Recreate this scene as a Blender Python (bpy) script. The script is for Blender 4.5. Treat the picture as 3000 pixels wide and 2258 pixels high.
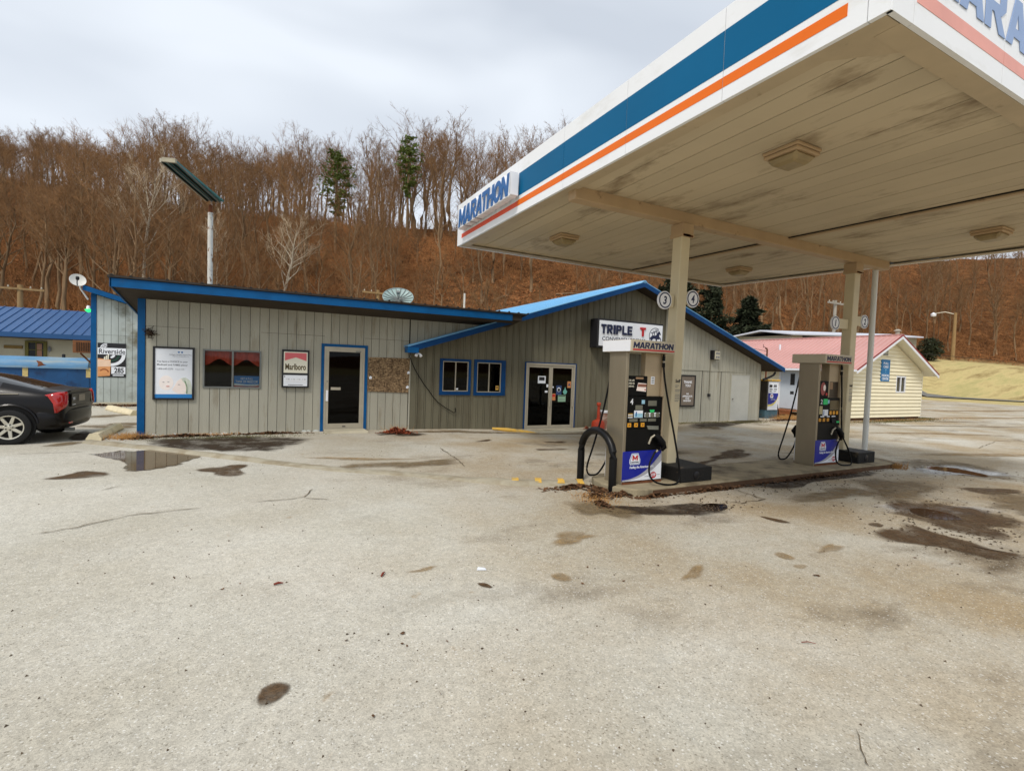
import bpy, bmesh, math, random
import numpy as np
from mathutils import Vector, Matrix, noise as mnoise

random.seed(7)
rng = np.random.default_rng(11)
scene = bpy.context.scene
C = scene.collection
for o in list(bpy.data.objects):
    bpy.data.objects.remove(o)

# ------------------------------------------------------------------ camera
YAW, PITCH, ROLL = math.radians(27.1716), math.radians(2.081), math.radians(2.0702)
EYE = Vector((0, 0, 1.8))
fw = Vector((math.sin(YAW) * math.cos(PITCH), math.cos(YAW) * math.cos(PITCH), -math.sin(PITCH)))
rt = Vector((math.cos(YAW), -math.sin(YAW), 0))
up = rt.cross(fw)
rt2 = math.cos(ROLL) * rt + math.sin(ROLL) * up
up2 = -math.sin(ROLL) * rt + math.cos(ROLL) * up
cam_data = bpy.data.cameras.new('camera')
cam_data.sensor_width = 36
cam_data.lens = 36 * 1434.05 / 3000
cam_data.clip_start = 0.05
cam_data.clip_end = 3000
cam = bpy.data.objects.new('camera', cam_data)
C.objects.link(cam)
cam.matrix_world = Matrix(((rt2.x, up2.x, -fw.x, EYE.x), (rt2.y, up2.y, -fw.y, EYE.y), (rt2.z, up2.z, -fw.z, EYE.z), (0, 0, 0, 1)))
scene.camera = cam

# ------------------------------------------------------------------ sky and sun (overcast)
SUN_EL, SUN_AZ = math.radians(52), math.radians(232)      # azimuth clockwise from +Y: light from the front left
world = bpy.data.worlds.new('World')
scene.world = world
world.use_nodes = True
nt = world.node_tree
nt.nodes.clear()
wo = nt.nodes.new('ShaderNodeOutputWorld')
bg = nt.nodes.new('ShaderNodeBackground')
bg.inputs['Strength'].default_value = 0.1
sky = nt.nodes.new('ShaderNodeTexSky')
sky.sky_type = 'NISHITA'
sky.sun_disc = False
sky.sun_elevation = SUN_EL
sky.sun_rotation = SUN_AZ
tc = nt.nodes.new('ShaderNodeTexCoord')
mp = nt.nodes.new('ShaderNodeMapping')
mp.inputs['Scale'].default_value = (1.0, 1.0, 2.6)
mp.inputs['Rotation'].default_value = (0.2, 0.25, 0.6)
nz = nt.nodes.new('ShaderNodeTexNoise')
nz.inputs['Scale'].default_value = 2.1
nz.inputs['Detail'].default_value = 3
nz.inputs['Roughness'].default_value = 0.42
nz.inputs['Distortion'].default_value = 0.3
rp = nt.nodes.new('ShaderNodeValToRGB')
rp.color_ramp.elements[0].position = 0.32
rp.color_ramp.elements[0].color = (0.62, 0.67, 0.74, 1)
rp.color_ramp.elements[1].position = 0.62
rp.color_ramp.elements[1].color = (0.86, 0.91, 0.97, 1)
sc_ = nt.nodes.new('ShaderNodeMix')
sc_.data_type = 'RGBA'
sc_.blend_type = 'MULTIPLY'
sc_.inputs['Factor'].default_value = 1
sc_.inputs[7].default_value = (6.7, 6.7, 6.7, 1)
mx = nt.nodes.new('ShaderNodeMix')
mx.data_type = 'RGBA'
mx.inputs['Factor'].default_value = 0.9
nt.links.new(tc.outputs['Generated'], mp.inputs['Vector'])
nt.links.new(mp.outputs['Vector'], nz.inputs['Vector'])
nt.links.new(nz.outputs['Fac'], rp.inputs['Fac'])
nt.links.new(rp.outputs['Color'], sc_.inputs[6])
nt.links.new(sky.outputs['Color'], mx.inputs[6])
nt.links.new(sc_.outputs[2], mx.inputs[7])
nt.links.new(mx.outputs[2], bg.inputs['Color'])
nt.links.new(bg.outputs['Background'], wo.inputs['Surface'])

sd = bpy.data.lights.new('sun', 'SUN')
sd.energy = 1.5
sd.angle = math.radians(15)
sd.color = (1.0, 0.94, 0.86)
sun = bpy.data.objects.new('sun', sd)
C.objects.link(sun)
sdir = Vector((math.sin(SUN_AZ) * math.cos(SUN_EL), math.cos(SUN_AZ) * math.cos(SUN_EL), math.sin(SUN_EL)))
sun.rotation_euler = (-sdir).to_track_quat('-Z', 'Y').to_euler()
sun.location = (-20, -20, 40)

vs = scene.view_settings
scene.display_settings.display_device = 'sRGB'
vs.view_transform = 'Standard'
vs.look = 'None'
vs.exposure = 0.72
vs.gamma = 1
vs.use_curve_mapping = False
scene.cycles.max_bounces = 6
scene.cycles.diffuse_bounces = 3
scene.cycles.glossy_bounces = 3
scene.cycles.transparent_max_bounces = 16
scene.cycles.caustics_reflective = False
scene.cycles.caustics_refractive = False

# ------------------------------------------------------------------ materials
def lin(c):
    return tuple(((x / 255) / 12.92 if x / 255 <= 0.04045 else ((x / 255 + 0.055) / 1.055) ** 2.4) for x in c) + (1.0,)

MATS = {}

def mat(name, col, rough=0.6, var=0.12, scale=2.0, bump=0.0, bscale=60.0, metal=0.0, spec=0.4, stretch=(1, 1, 1),
        col2=None, thr=(0.45, 0.7), rand=0.0, emit=0.0, coat=0.0, dirt=None, dirt_scale=1.2, dirt_thr=(0.52, 0.72), dirt_stretch=(1, 1, 1), detail=4):
    """Principled material: base colour mottled by noise, an optional second colour in patches, fine relief."""
    if name in MATS:
        return MATS[name]
    m = bpy.data.materials.new(name)
    m.use_nodes = True
    t = m.node_tree
    N, L = t.nodes, t.links
    b = N['Principled BSDF']
    b.inputs['Roughness'].default_value = rough
    b.inputs['Metallic'].default_value = metal
    b.inputs['Specular IOR Level'].default_value = spec
    if coat:
        b.inputs['Coat Weight'].default_value = coat
        b.inputs['Coat Roughness'].default_value = 0.05
    co = N.new('ShaderNodeTexCoord')
    ma = N.new('ShaderNodeMapping')
    ma.inputs['Scale'].default_value = stretch
    L.new(co.outputs['Object'], ma.inputs['Vector'])
    n1 = N.new('ShaderNodeTexNoise')
    n1.inputs['Scale'].default_value = scale
    n1.inputs['Detail'].default_value = detail
    n1.inputs['Roughness'].default_value = 0.6
    L.new(ma.outputs['Vector'], n1.inputs['Vector'])
    base = lin(col)
    r = N.new('ShaderNodeValToRGB')
    e = r.color_ramp.elements
    if col2 is None:
        e[0].position, e[1].position = 0.3, 0.7
        e[0].color = tuple(max(0, x * (1 - var)) for x in base[:3]) + (1,)
        e[1].color = tuple(min(1, x * (1 + var)) for x in base[:3]) + (1,)
    else:
        e[0].position, e[1].position = thr
        e[0].color = base
        e[1].color = lin(col2)
    L.new(n1.outputs['Fac'], r.inputs['Fac'])
    out = r.outputs['Color']
    if dirt is not None:
        md = N.new('ShaderNodeMapping')
        md.inputs['Scale'].default_value = dirt_stretch
        md.inputs['Location'].default_value = (3.1, 1.7, 0.4)
        L.new(co.outputs['Object'], md.inputs['Vector'])
        n3 = N.new('ShaderNodeTexNoise')
        n3.inputs['Scale'].default_value = dirt_scale
        n3.inputs['Detail'].default_value = 6
        n3.inputs['Roughness'].default_value = 0.65
        L.new(md.outputs['Vector'], n3.inputs['Vector'])
        r3 = N.new('ShaderNodeMapRange')
        r3.inputs['From Min'].default_value, r3.inputs['From Max'].default_value = dirt_thr
        L.new(n3.outputs['Fac'], r3.inputs['Value'])
        mm = N.new('ShaderNodeMix')
        mm.data_type = 'RGBA'
        mm.inputs[7].default_value = lin(dirt)
        L.new(r3.outputs['Result'], mm.inputs['Factor'])
        L.new(out, mm.inputs[6])
        out = mm.outputs[2]
    if rand:
        oi = N.new('ShaderNodeObjectInfo')
        mr = N.new('ShaderNodeMapRange')
        mr.inputs['To Min'].default_value = 1 - rand
        mr.inputs['To Max'].default_value = 1 + rand
        L.new(oi.outputs['Random'], mr.inputs['Value'])
        hs = N.new('ShaderNodeHueSaturation')
        L.new(mr.outputs['Result'], hs.inputs['Value'])
        L.new(out, hs.inputs['Color'])
        out = hs.outputs['Color']
    L.new(out, b.inputs['Base Color'])
    if emit:
        L.new(out, b.inputs['Emission Color'])
        b.inputs['Emission Strength'].default_value = emit
    if bump:
        n2 = N.new('ShaderNodeTexNoise')
        n2.inputs['Scale'].default_value = bscale
        n2.inputs['Detail'].default_value = 4
        L.new(ma.outputs['Vector'], n2.inputs['Vector'])
        bp = N.new('ShaderNodeBump')
        bp.inputs['Strength'].default_value = bump
        bp.inputs['Distance'].default_value = 0.02
        L.new(n2.outputs['Fac'], bp.inputs['Height'])
        L.new(bp.outputs['Normal'], b.inputs['Normal'])
    MATS[name] = m
    return m

def glass_mat(name, tint=(0.75, 0.78, 0.76), rough=0.03, mixf=0.0):
    if name in MATS:
        return MATS[name]
    m = bpy.data.materials.new(name)
    m.use_nodes = True
    t = m.node_tree
    t.nodes.clear()
    o = t.nodes.new('ShaderNodeOutputMaterial')
    tr = t.nodes.new('ShaderNodeBsdfTransparent')
    tr.inputs['Color'].default_value = tint + (1,)
    gl = t.nodes.new('ShaderNodeBsdfGlossy')
    gl.inputs['Roughness'].default_value = rough
    gl.inputs['Color'].default_value = (0.42, 0.42, 0.42, 1)
    fr = t.nodes.new('ShaderNodeFresnel')
    fr.inputs['IOR'].default_value = 1.4
    ad = t.nodes.new('ShaderNodeMath')
    ad.operation = 'ADD'
    ad.inputs[1].default_value = mixf
    mi = t.nodes.new('ShaderNodeMixShader')
    t.links.new(fr.outputs['Fac'], ad.inputs[0])
    t.links.new(ad.outputs[0], mi.inputs['Fac'])
    t.links.new(tr.outputs[0], mi.inputs[1])
    t.links.new(gl.outputs[0], mi.inputs[2])
    t.links.new(mi.outputs[0], o.inputs['Surface'])
    MATS[name] = m
    return m

# ------------------------------------------------------------------ geometry helpers
class Geo:
    def __init__(self):
        self.v, self.f = [], []

    def add(self, vs, fs):
        n = len(self.v)
        self.v.extend(tuple(p) for p in vs)
        self.f.extend(tuple(i + n for i in f) for f in fs)
        return self

    def hexa(self, p):
        return self.add(p, [(0, 3, 2, 1), (4, 5, 6, 7), (0, 1, 5, 4), (1, 2, 6, 5), (2, 3, 7, 6), (3, 0, 4, 7)])

    def box(self, x0, x1, y0, y1, z0, z1):
        x0, x1 = min(x0, x1), max(x0, x1)
        y0, y1 = min(y0, y1), max(y0, y1)
        z0, z1 = min(z0, z1), max(z0, z1)
        return self.hexa([(x0, y0, z0), (x1, y0, z0), (x1, y1, z0), (x0, y1, z0), (x0, y0, z1), (x1, y0, z1), (x1, y1, z1), (x0, y1, z1)])

    def prism(self, pts, o, u, w, depth):
        """2-D outline pts in the frame o + a*u + b*w, thickness depth along u x w (towards the viewer first)."""
        o, u, w = Vector(o), Vector(u), Vector(w)
        n = u.cross(w).normalized()
        k = len(pts)
        a = [o + u * p[0] + w * p[1] for p in pts]
        b = [q - n * depth for q in a]
        fs = [tuple(range(k)), tuple(range(2 * k - 1, k - 1, -1))]
        for i in range(k):
            j = (i + 1) % k
            fs.append((i, i + k, j + k, j))
        return self.add(a + b, fs)

    def tube(self, path, r, n=8, cap=True):
        path = [Vector(p) for p in path]
        rs = r if isinstance(r, (list, tuple)) else [r] * len(path)
        vs, fs = [], []
        ref = Vector((0, 0, 1))
        for i, p in enumerate(path):
            d = (path[min(i + 1, len(path) - 1)] - path[max(i - 1, 0)]).normalized()
            a = d.cross(ref)
            if a.length < 0.05:
                a = d.cross(Vector((1, 0, 0)))
            a.normalize()
            b = d.cross(a)
            for k in range(n):
                t = 2 * math.pi * k / n
                vs.append(p + (a * math.cos(t) + b * math.sin(t)) * rs[i])
        for i in range(len(path) - 1):
            for k in range(n):
                k2 = (k + 1) % n
                fs.append((i * n + k, i * n + k2, (i + 1) * n + k2, (i + 1) * n + k))
        if cap:
            fs.append(tuple(range(n)))
            fs.append(tuple(range((len(path) - 1) * n + n - 1, (len(path) - 1) * n - 1, -1)))
        return self.add(vs, fs)

    def lathe(self, prof, o=(0, 0, 0), n=20, axis=(0, 0, 1), cap=True):
        ax = Vector(axis).normalized()
        a = ax.cross(Vector((0, 1, 0)))
        if a.length < 0.1:
            a = ax.cross(Vector((1, 0, 0)))
        a.normalize()
        b = ax.cross(a)
        o = Vector(o)
        vs, fs = [], []
        for (r, h) in prof:
            for k in range(n):
                t = 2 * math.pi * k / n
                vs.append(o + ax * h + (a * math.cos(t) + b * math.sin(t)) * r)
        for i in range(len(prof) - 1):
            for k in range(n):
                k2 = (k + 1) % n
                fs.append((i * n + k, i * n + k2, (i + 1) * n + k2, (i + 1) * n + k))
        if cap:
            fs.append(tuple(range(n)))
            fs.append(tuple(range((len(prof) - 1) * n + n - 1, (len(prof) - 1) * n - 1, -1)))
        return self.add(vs, fs)

OFF = {}

def root_off(p):
    while p.parent is not None:
        p = p.parent
    return OFF.get(p.name, Vector((0, 0, 0)))

def link(name, me, parent=None):
    o = bpy.data.objects.new(name, me)
    C.objects.link(o)
    if parent is not None:
        o.parent = parent
    return o

def thing(name, label, cat, loc=(0, 0, 0), group=None, rotz=0.0, local=False):
    o = bpy.data.objects.new(name, None)
    o.empty_display_size = 0.3
    C.objects.link(o)
    o.location = loc
    o.rotation_euler = (0, 0, rotz)
    o['label'] = label
    o['category'] = cat
    if group:
        o['group'] = group
    OFF[o.name] = Vector((0, 0, 0)) if local else Vector(loc)
    return o

def tag(o, label, cat, group=None):
    o['label'] = label
    o['category'] = cat
    if group:
        o['group'] = group
    return o

def build(name, g, m, parent=None, smooth=False, bevel=0.0, kind=None, seg=1, normals=False):
    off = root_off(parent) if parent is not None else Vector((0, 0, 0))
    me = bpy.data.meshes.new(name)
    me.from_pydata([(v[0] - off.x, v[1] - off.y, v[2] - off.z) for v in g.v], [], g.f)
    if bevel or normals:
        bm = bmesh.new()
        bm.from_mesh(me)
        if normals:
            bmesh.ops.recalc_face_normals(bm, faces=bm.faces)
        if bevel:
            es = [e for e in bm.edges if e.is_manifold and e.calc_face_angle(0) > 0.5]
            bmesh.ops.bevel(bm, geom=es, offset=bevel, segments=seg, affect='EDGES', profile=0.6)
        bm.to_mesh(me)
        bm.free()
    if smooth:
        for p in me.polygons:
            p.use_smooth = True
        try:
            me.set_sharp_from_angle(angle=math.radians(40))
        except Exception:
            pass
    if m is not None:
        me.materials.append(m)
    o = link(name, me, parent)
    if kind:
        o['kind'] = kind
    return o

def box(name, b, m, parent=None, bevel=0.0, kind=None):
    return build(name, Geo().box(*b), m, parent, bevel=bevel, kind=kind)

def single(name, g, m, loc, label, cat, group=None, smooth=False, bevel=0.0):
    """A thing that is one mesh: origin at its base."""
    loc = Vector(loc)
    me_g = Geo()
    me_g.add([(v[0] - loc.x, v[1] - loc.y, v[2] - loc.z) for v in g.v], g.f)
    o = build(name, me_g, m, None, smooth=smooth, bevel=bevel)
    o.location = loc
    return tag(o, label, cat, group)

TXT = {}

def text(name, s, m, parent, center, w, h, u=(1, 0, 0), v=(0, 0, 1), bold=0.0, depth=0.004, shear=0.0, space=1.0):
    """Lettering fitted into a w x h box, facing u x v."""
    key = (s, bold, shear, space)
    if key not in TXT:
        cu = bpy.data.curves.new('lettering', 'FONT')
        cu.body = s
        cu.size = 1.0
        cu.offset = bold
        cu.shear = shear
        cu.space_character = space
        cu.align_x = 'CENTER'
        cu.resolution_u = 3
        ob = bpy.data.objects.new('lettering', cu)
        C.objects.link(ob)
        me = bpy.data.meshes.new_from_object(ob)
        bpy.data.objects.remove(ob)
        bpy.data.curves.remove(cu)
        vs = np.array([tuple(q.co) for q in me.vertices])
        fs = [tuple(q.vertices) for q in me.polygons]
        bpy.data.meshes.remove(me)
        TXT[key] = (vs, fs)
    vs, fs = TXT[key]
    mn, mxx = vs.min(0), vs.max(0)
    c = (mn + mxx) / 2
    k = np.array([w / max(1e-6, mxx[0] - mn[0]), h / max(1e-6, mxx[1] - mn[1])])
    U, V = Vector(u).normalized(), Vector(v).normalized()
    n = U.cross(V)
    ctr = Vector(center)
    g = Geo()
    P = [ctr + U * float((q[0] - c[0]) * k[0]) + V * float((q[1] - c[1]) * k[1]) for q in vs]
    g.add([p + n * depth for p in P], fs)
    # side walls along the boundary edges
    cnt = {}
    for f in fs:
        for i in range(len(f)):
            e = (f[i], f[(i + 1) % len(f)])
            cnt[e] = cnt.get(e, 0) + 1
    nb = len(P)
    g2 = [p + n * depth for p in P] + P
    side = [(a, a + nb, b + nb, b) for (a, b) in cnt if (b, a) not in cnt]
    g.add(g2, side)
    return build(name, g, m, parent)

def disc_pts(r, n=28, rx=None, cx=0, cy=0):
    rx = rx or r
    return [(cx + rx * math.cos(2 * math.pi * k / n), cy + r * math.sin(2 * math.pi * k / n)) for k in range(n)]

def flat(name, pts, o, u, v, m, parent, depth=0.003):
    """thin printed / applied shape, depth proud of o."""
    U, V = Vector(u).normalized(), Vector(v).normalized()
    n = U.cross(V)
    return build(name, Geo().prism(pts, Vector(o) + n * depth, U, V, depth), m, parent)

def rect(x0, x1, y0, y1):
    return [(x0, y0), (x1, y0), (x1, y1), (x0, y1)]

# heavy block capitals (outlines in a unit box, butted pieces)
def _ring(n=20, ix=0.22, iy=0.27):
    P = []
    for k in range(n):
        a, b = 2 * math.pi * k / n, 2 * math.pi * (k + 1) / n
        q = lambda t_, rx, ry: (0.5 + rx * math.cos(t_), 0.5 + ry * math.sin(t_))
        P.append([q(a, ix, iy), q(a, 0.5, 0.5), q(b, 0.5, 0.5), q(b, ix, iy)])
    return P
_BOWL = [[(0.28, 0.80), (0.62, 0.80), (0.76, 1), (0.28, 1)], [(0.62, 0.80), (0.69, 0.74), (0.97, 0.84), (0.76, 1)], [(0.69, 0.74), (0.69, 0.64), (0.97, 0.54), (0.97, 0.84)],
         [(0.69, 0.64), (0.62, 0.58), (0.76, 0.38), (0.97, 0.54)], [(0.28, 0.38), (0.76, 0.38), (0.62, 0.58), (0.28, 0.58)]]
GLY = {
    'T': [[(0, 0.77), (1, 0.77), (1, 1), (0, 1)], [(0.35, 0), (0.65, 0), (0.65, 0.77), (0.35, 0.77)]],
    'H': [[(0, 0), (0.3, 0), (0.3, 1), (0, 1)], [(0.7, 0), (1, 0), (1, 1), (0.7, 1)], [(0.3, 0.39), (0.7, 0.39), (0.7, 0.61), (0.3, 0.61)]],
    'N': [[(0, 0), (0.28, 0), (0.28, 1), (0, 1)], [(0.72, 0), (1, 0), (1, 1), (0.72, 1)], [(0.28, 1), (0.28, 0.58), (0.72, 0), (0.72, 0.42)]],
    'M': [[(0, 0), (0.23, 0), (0.23, 1), (0, 1)], [(0.77, 0), (1, 0), (1, 1), (0.77, 1)], [(0.23, 1), (0.23, 0.50), (0.5, 0.05), (0.5, 0.50)], [(0.77, 1), (0.5, 0.50), (0.5, 0.05), (0.77, 0.50)]],
    'A': [[(0, 0), (0.29, 0), (0.5, 0.70), (0.5, 1), (0.34, 1)], [(1, 0), (0.66, 1), (0.5, 1), (0.5, 0.70), (0.71, 0)], [(0.347, 0.19), (0.653, 0.19), (0.596, 0.38), (0.404, 0.38)]],
    'O': _ring(),
    'R': [[(0, 0), (0.28, 0), (0.28, 1), (0, 1)]] + _BOWL + [[(0.40, 0.38), (0.68, 0), (1, 0), (0.70, 0.38)]],
    'P': [[(0, 0), (0.28, 0), (0.28, 1), (0, 1)]] + _BOWL,
    'I': [[(0, 0), (1, 0), (1, 1), (0, 1)]],
    'L': [[(0, 0), (0.32, 0), (0.32, 1), (0, 1)], [(0.32, 0), (1, 0), (1, 0.23), (0.32, 0.23)]],
    'E': [[(0, 0), (0.32, 0), (0.32, 1), (0, 1)], [(0.32, 0), (1, 0), (1, 0.22), (0.32, 0.22)], [(0.32, 0.40), (0.92, 0.40), (0.92, 0.60), (0.32, 0.60)], [(0.32, 0.78), (1, 0.78), (1, 1), (0.32, 1)]],
}
GW = {'M': 1.18, 'A': 1.02, 'R': 0.95, 'T': 0.86, 'H': 0.95, 'O': 1.04, 'N': 0.98, 'I': 0.34, 'P': 0.92, 'L': 0.78, 'E': 0.82}

def glyph(name, ch, m, parent, o, w, h, u=(1, 0, 0), v=(0, 0, 1), depth=0.004, slant=0.0, grow=0.0):
    """one block letter: lower left corner o, size w x h"""
    U, V = Vector(u).normalized(), Vector(v).normalized()
    n = U.cross(V)
    g = Geo()
    for poly in GLY[ch]:
        pts = [((x - 0.5) * (w + grow) + w / 2 + slant * h * (y - 0.5), (y - 0.5) * (h + grow) + h / 2) for (x, y) in poly]
        area = sum(pts[i][0] * pts[(i + 1) % len(pts)][1] - pts[(i + 1) % len(pts)][0] * pts[i][1] for i in range(len(pts)))
        if area < 0:
            pts = pts[::-1]
        g.prism(pts, Vector(o) + n * depth, U, V, depth)
    return build(name, g, m, parent)

def word_layout(s, w, gap=0.09):
    tot = sum(GW[c] for c in s) + gap * (len(s) - 1)
    k = w / tot
    x, out = 0.0, []
    for i, c in enumerate(s):
        out.append((c, x, GW[c] * k))
        x += (GW[c] + gap - (0.13 if s[i:i + 2] == 'AT' else 0)) * k
    return out

def block_word(name, s, m, parent, center, w, h, u=(1, 0, 0), v=(0, 0, 1), depth=0.004, slant=0.0, gap=0.09, grow=0.0, whole=False):
    U, V = Vector(u).normalized(), Vector(v).normalized()
    o = Vector(center) - U * (w / 2) - V * (h / 2)
    res = []
    for (c, x, cw) in word_layout(s, w, gap):
        res.append(glyph(name, c, m, parent, o + U * x, cw, h, u, v, depth, slant, grow))
    return res

# ------------------------------------------------------------------ palette
M_SIDING = mat('painted_siding', (166, 163, 148), rough=0.75, var=0.10, scale=1.1, bump=0.25, bscale=40, stretch=(1, 1, 0.35), rand=0.05,
               dirt=(128, 116, 92), dirt_scale=2.2, dirt_thr=(0.55, 0.8), dirt_stretch=(2.5, 2.5, 0.35))
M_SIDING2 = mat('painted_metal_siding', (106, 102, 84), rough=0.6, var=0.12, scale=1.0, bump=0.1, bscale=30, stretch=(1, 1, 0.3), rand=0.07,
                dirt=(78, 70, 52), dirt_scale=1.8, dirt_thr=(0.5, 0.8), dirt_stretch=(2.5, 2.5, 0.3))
M_BACK = mat('siding_groove', (40, 37, 31), rough=0.9)
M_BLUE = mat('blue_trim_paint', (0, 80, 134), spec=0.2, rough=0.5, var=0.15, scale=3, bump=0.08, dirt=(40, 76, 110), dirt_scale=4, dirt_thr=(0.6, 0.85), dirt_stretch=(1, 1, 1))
M_BLUE2 = mat('shaded_blue_paint', (0, 58, 108), rough=0.5, var=0.15, scale=3, spec=0.2, dirt=(20, 40, 60), dirt_scale=4, dirt_thr=(0.58, 0.85))  # trim blue copy with the shade under the eaves put into the colour
M_BLUEROOF = mat('blue_roof_metal', (112, 172, 212), rough=0.35, var=0.06, scale=0.8, spec=0.6)  # sky reflection on the metal is put into this paler base blue
M_DARKROOF = mat('dark_roof_metal', (44, 36, 30), rough=0.6, var=0.25, scale=2)
M_SOFFIT_W = mat('soffit_wood', (58, 49, 38), rough=0.85, var=0.2, scale=2)
M_ALU = mat('aluminium_frame', (176, 168, 150), rough=0.42, metal=0.35, var=0.08, scale=4)
M_ALUDARK = mat('aged_aluminium', (120, 122, 118), rough=0.5, metal=0.3, var=0.15, scale=4)
M_GLASS = glass_mat('window_glass', (0.20, 0.21, 0.20), 0.02)
M_INT = mat('dark_interior', (14, 12, 11), rough=0.9)
M_WHITE = mat('white_plastic', (232, 234, 238), rough=0.4, var=0.03, scale=2)
M_PAPER = mat('poster_paper', (232, 236, 242), rough=0.55, var=0.02, scale=3)
M_BLACK = mat('black_paint', (8, 8, 8), rough=0.5, var=0.3, scale=6, spec=0.2)
M_BLACKFRAME = mat('black_frame', (22, 22, 26), rough=0.35, var=0.2, scale=3)
M_RUBBER = mat('black_rubber', (7, 7, 7), spec=0.2, rough=0.6, var=0.2, scale=10)
M_NAVY = mat('navy_print', (18, 28, 66), rough=0.4, var=0.05)
M_RED = mat('red_print', (186, 28, 34), rough=0.45, var=0.06)
M_INK = mat('dark_ink', (30, 30, 34), rough=0.5, var=0.05)
M_GREYINK = mat('grey_ink', (110, 112, 118), rough=0.5, var=0.05)
M_CONC = mat('pale_concrete', (176, 168, 146), rough=0.9, var=0.14, scale=3, bump=0.5, bscale=70, dirt=(104, 90, 66), dirt_scale=1.5, dirt_thr=(0.5, 0.78))
M_ISLAND = mat('stained_concrete', (150, 138, 112), rough=0.85, var=0.16, scale=2.5, bump=0.4, bscale=80, dirt=(70, 58, 42), dirt_scale=1.6, dirt_thr=(0.47, 0.72))
M_YELLOW = mat('yellow_paint', (206, 164, 70), rough=0.7, var=0.12, scale=8, dirt=(150, 140, 110), dirt_scale=7, dirt_thr=(0.52, 0.66))
M_CANWHITE = mat('canopy_white', (236, 238, 240), rough=0.35, var=0.025, scale=0.7, dirt=(206, 204, 196), dirt_scale=1.1, dirt_thr=(0.55, 0.9), dirt_stretch=(1, 1, 2.5))
M_CANBLUE = mat('canopy_blue', (0, 94, 138), rough=0.45, var=0.05, scale=0.8, spec=0.15)
M_ORANGE = mat('canopy_orange', (230, 112, 34), rough=0.45, var=0.04, spec=0.15)
M_CANRED = mat('canopy_red', (226, 84, 50), rough=0.4, var=0.04)
M_FADERED = mat('faded_red', (226, 160, 148), rough=0.5, var=0.08, scale=2)
M_FADEBLUE = mat('faded_blue', (142, 166, 206), rough=0.5, var=0.06, scale=2)
M_SIGNBLUE = mat('sign_blue', (26, 92, 156), rough=0.4, var=0.08, scale=5)
M_SOFFIT = mat('canopy_soffit', (196, 181, 153), rough=0.6, var=0.07, scale=0.5, rand=0.05, dirt=(124, 104, 78), dirt_scale=1.0,
               dirt_thr=(0.55, 0.72), dirt_stretch=(1.3, 0.6, 1), spec=0.25)
M_BEAM = mat('canopy_beam_paint', (180, 154, 120), rough=0.55, var=0.08, scale=2, dirt=(96, 70, 48), dirt_scale=4, dirt_thr=(0.63, 0.75))
M_COLUMN = mat('column_paint', (206, 194, 162), rough=0.5, var=0.06, scale=2, dirt=(112, 84, 56), dirt_scale=5, dirt_thr=(0.66, 0.74))
M_STEEL = mat('brushed_steel', (150, 140, 120), rough=0.38, metal=0.55, var=0.1, scale=2, stretch=(1, 1, 0.3))
M_RUST = mat('rusty_steel', (112, 66, 40), rough=0.9, var=0.3, scale=6, bump=0.3)
M_LENS = mat('dirty_lens', (150, 132, 96), rough=0.4, var=0.15, scale=6)

# ------------------------------------------------------------------ ground
def dip(x, y):
    return -0.15 * math.exp(-((x - 8.6) / 2.9) ** 2 - ((y - 13.2) / 2.3) ** 2)

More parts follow.
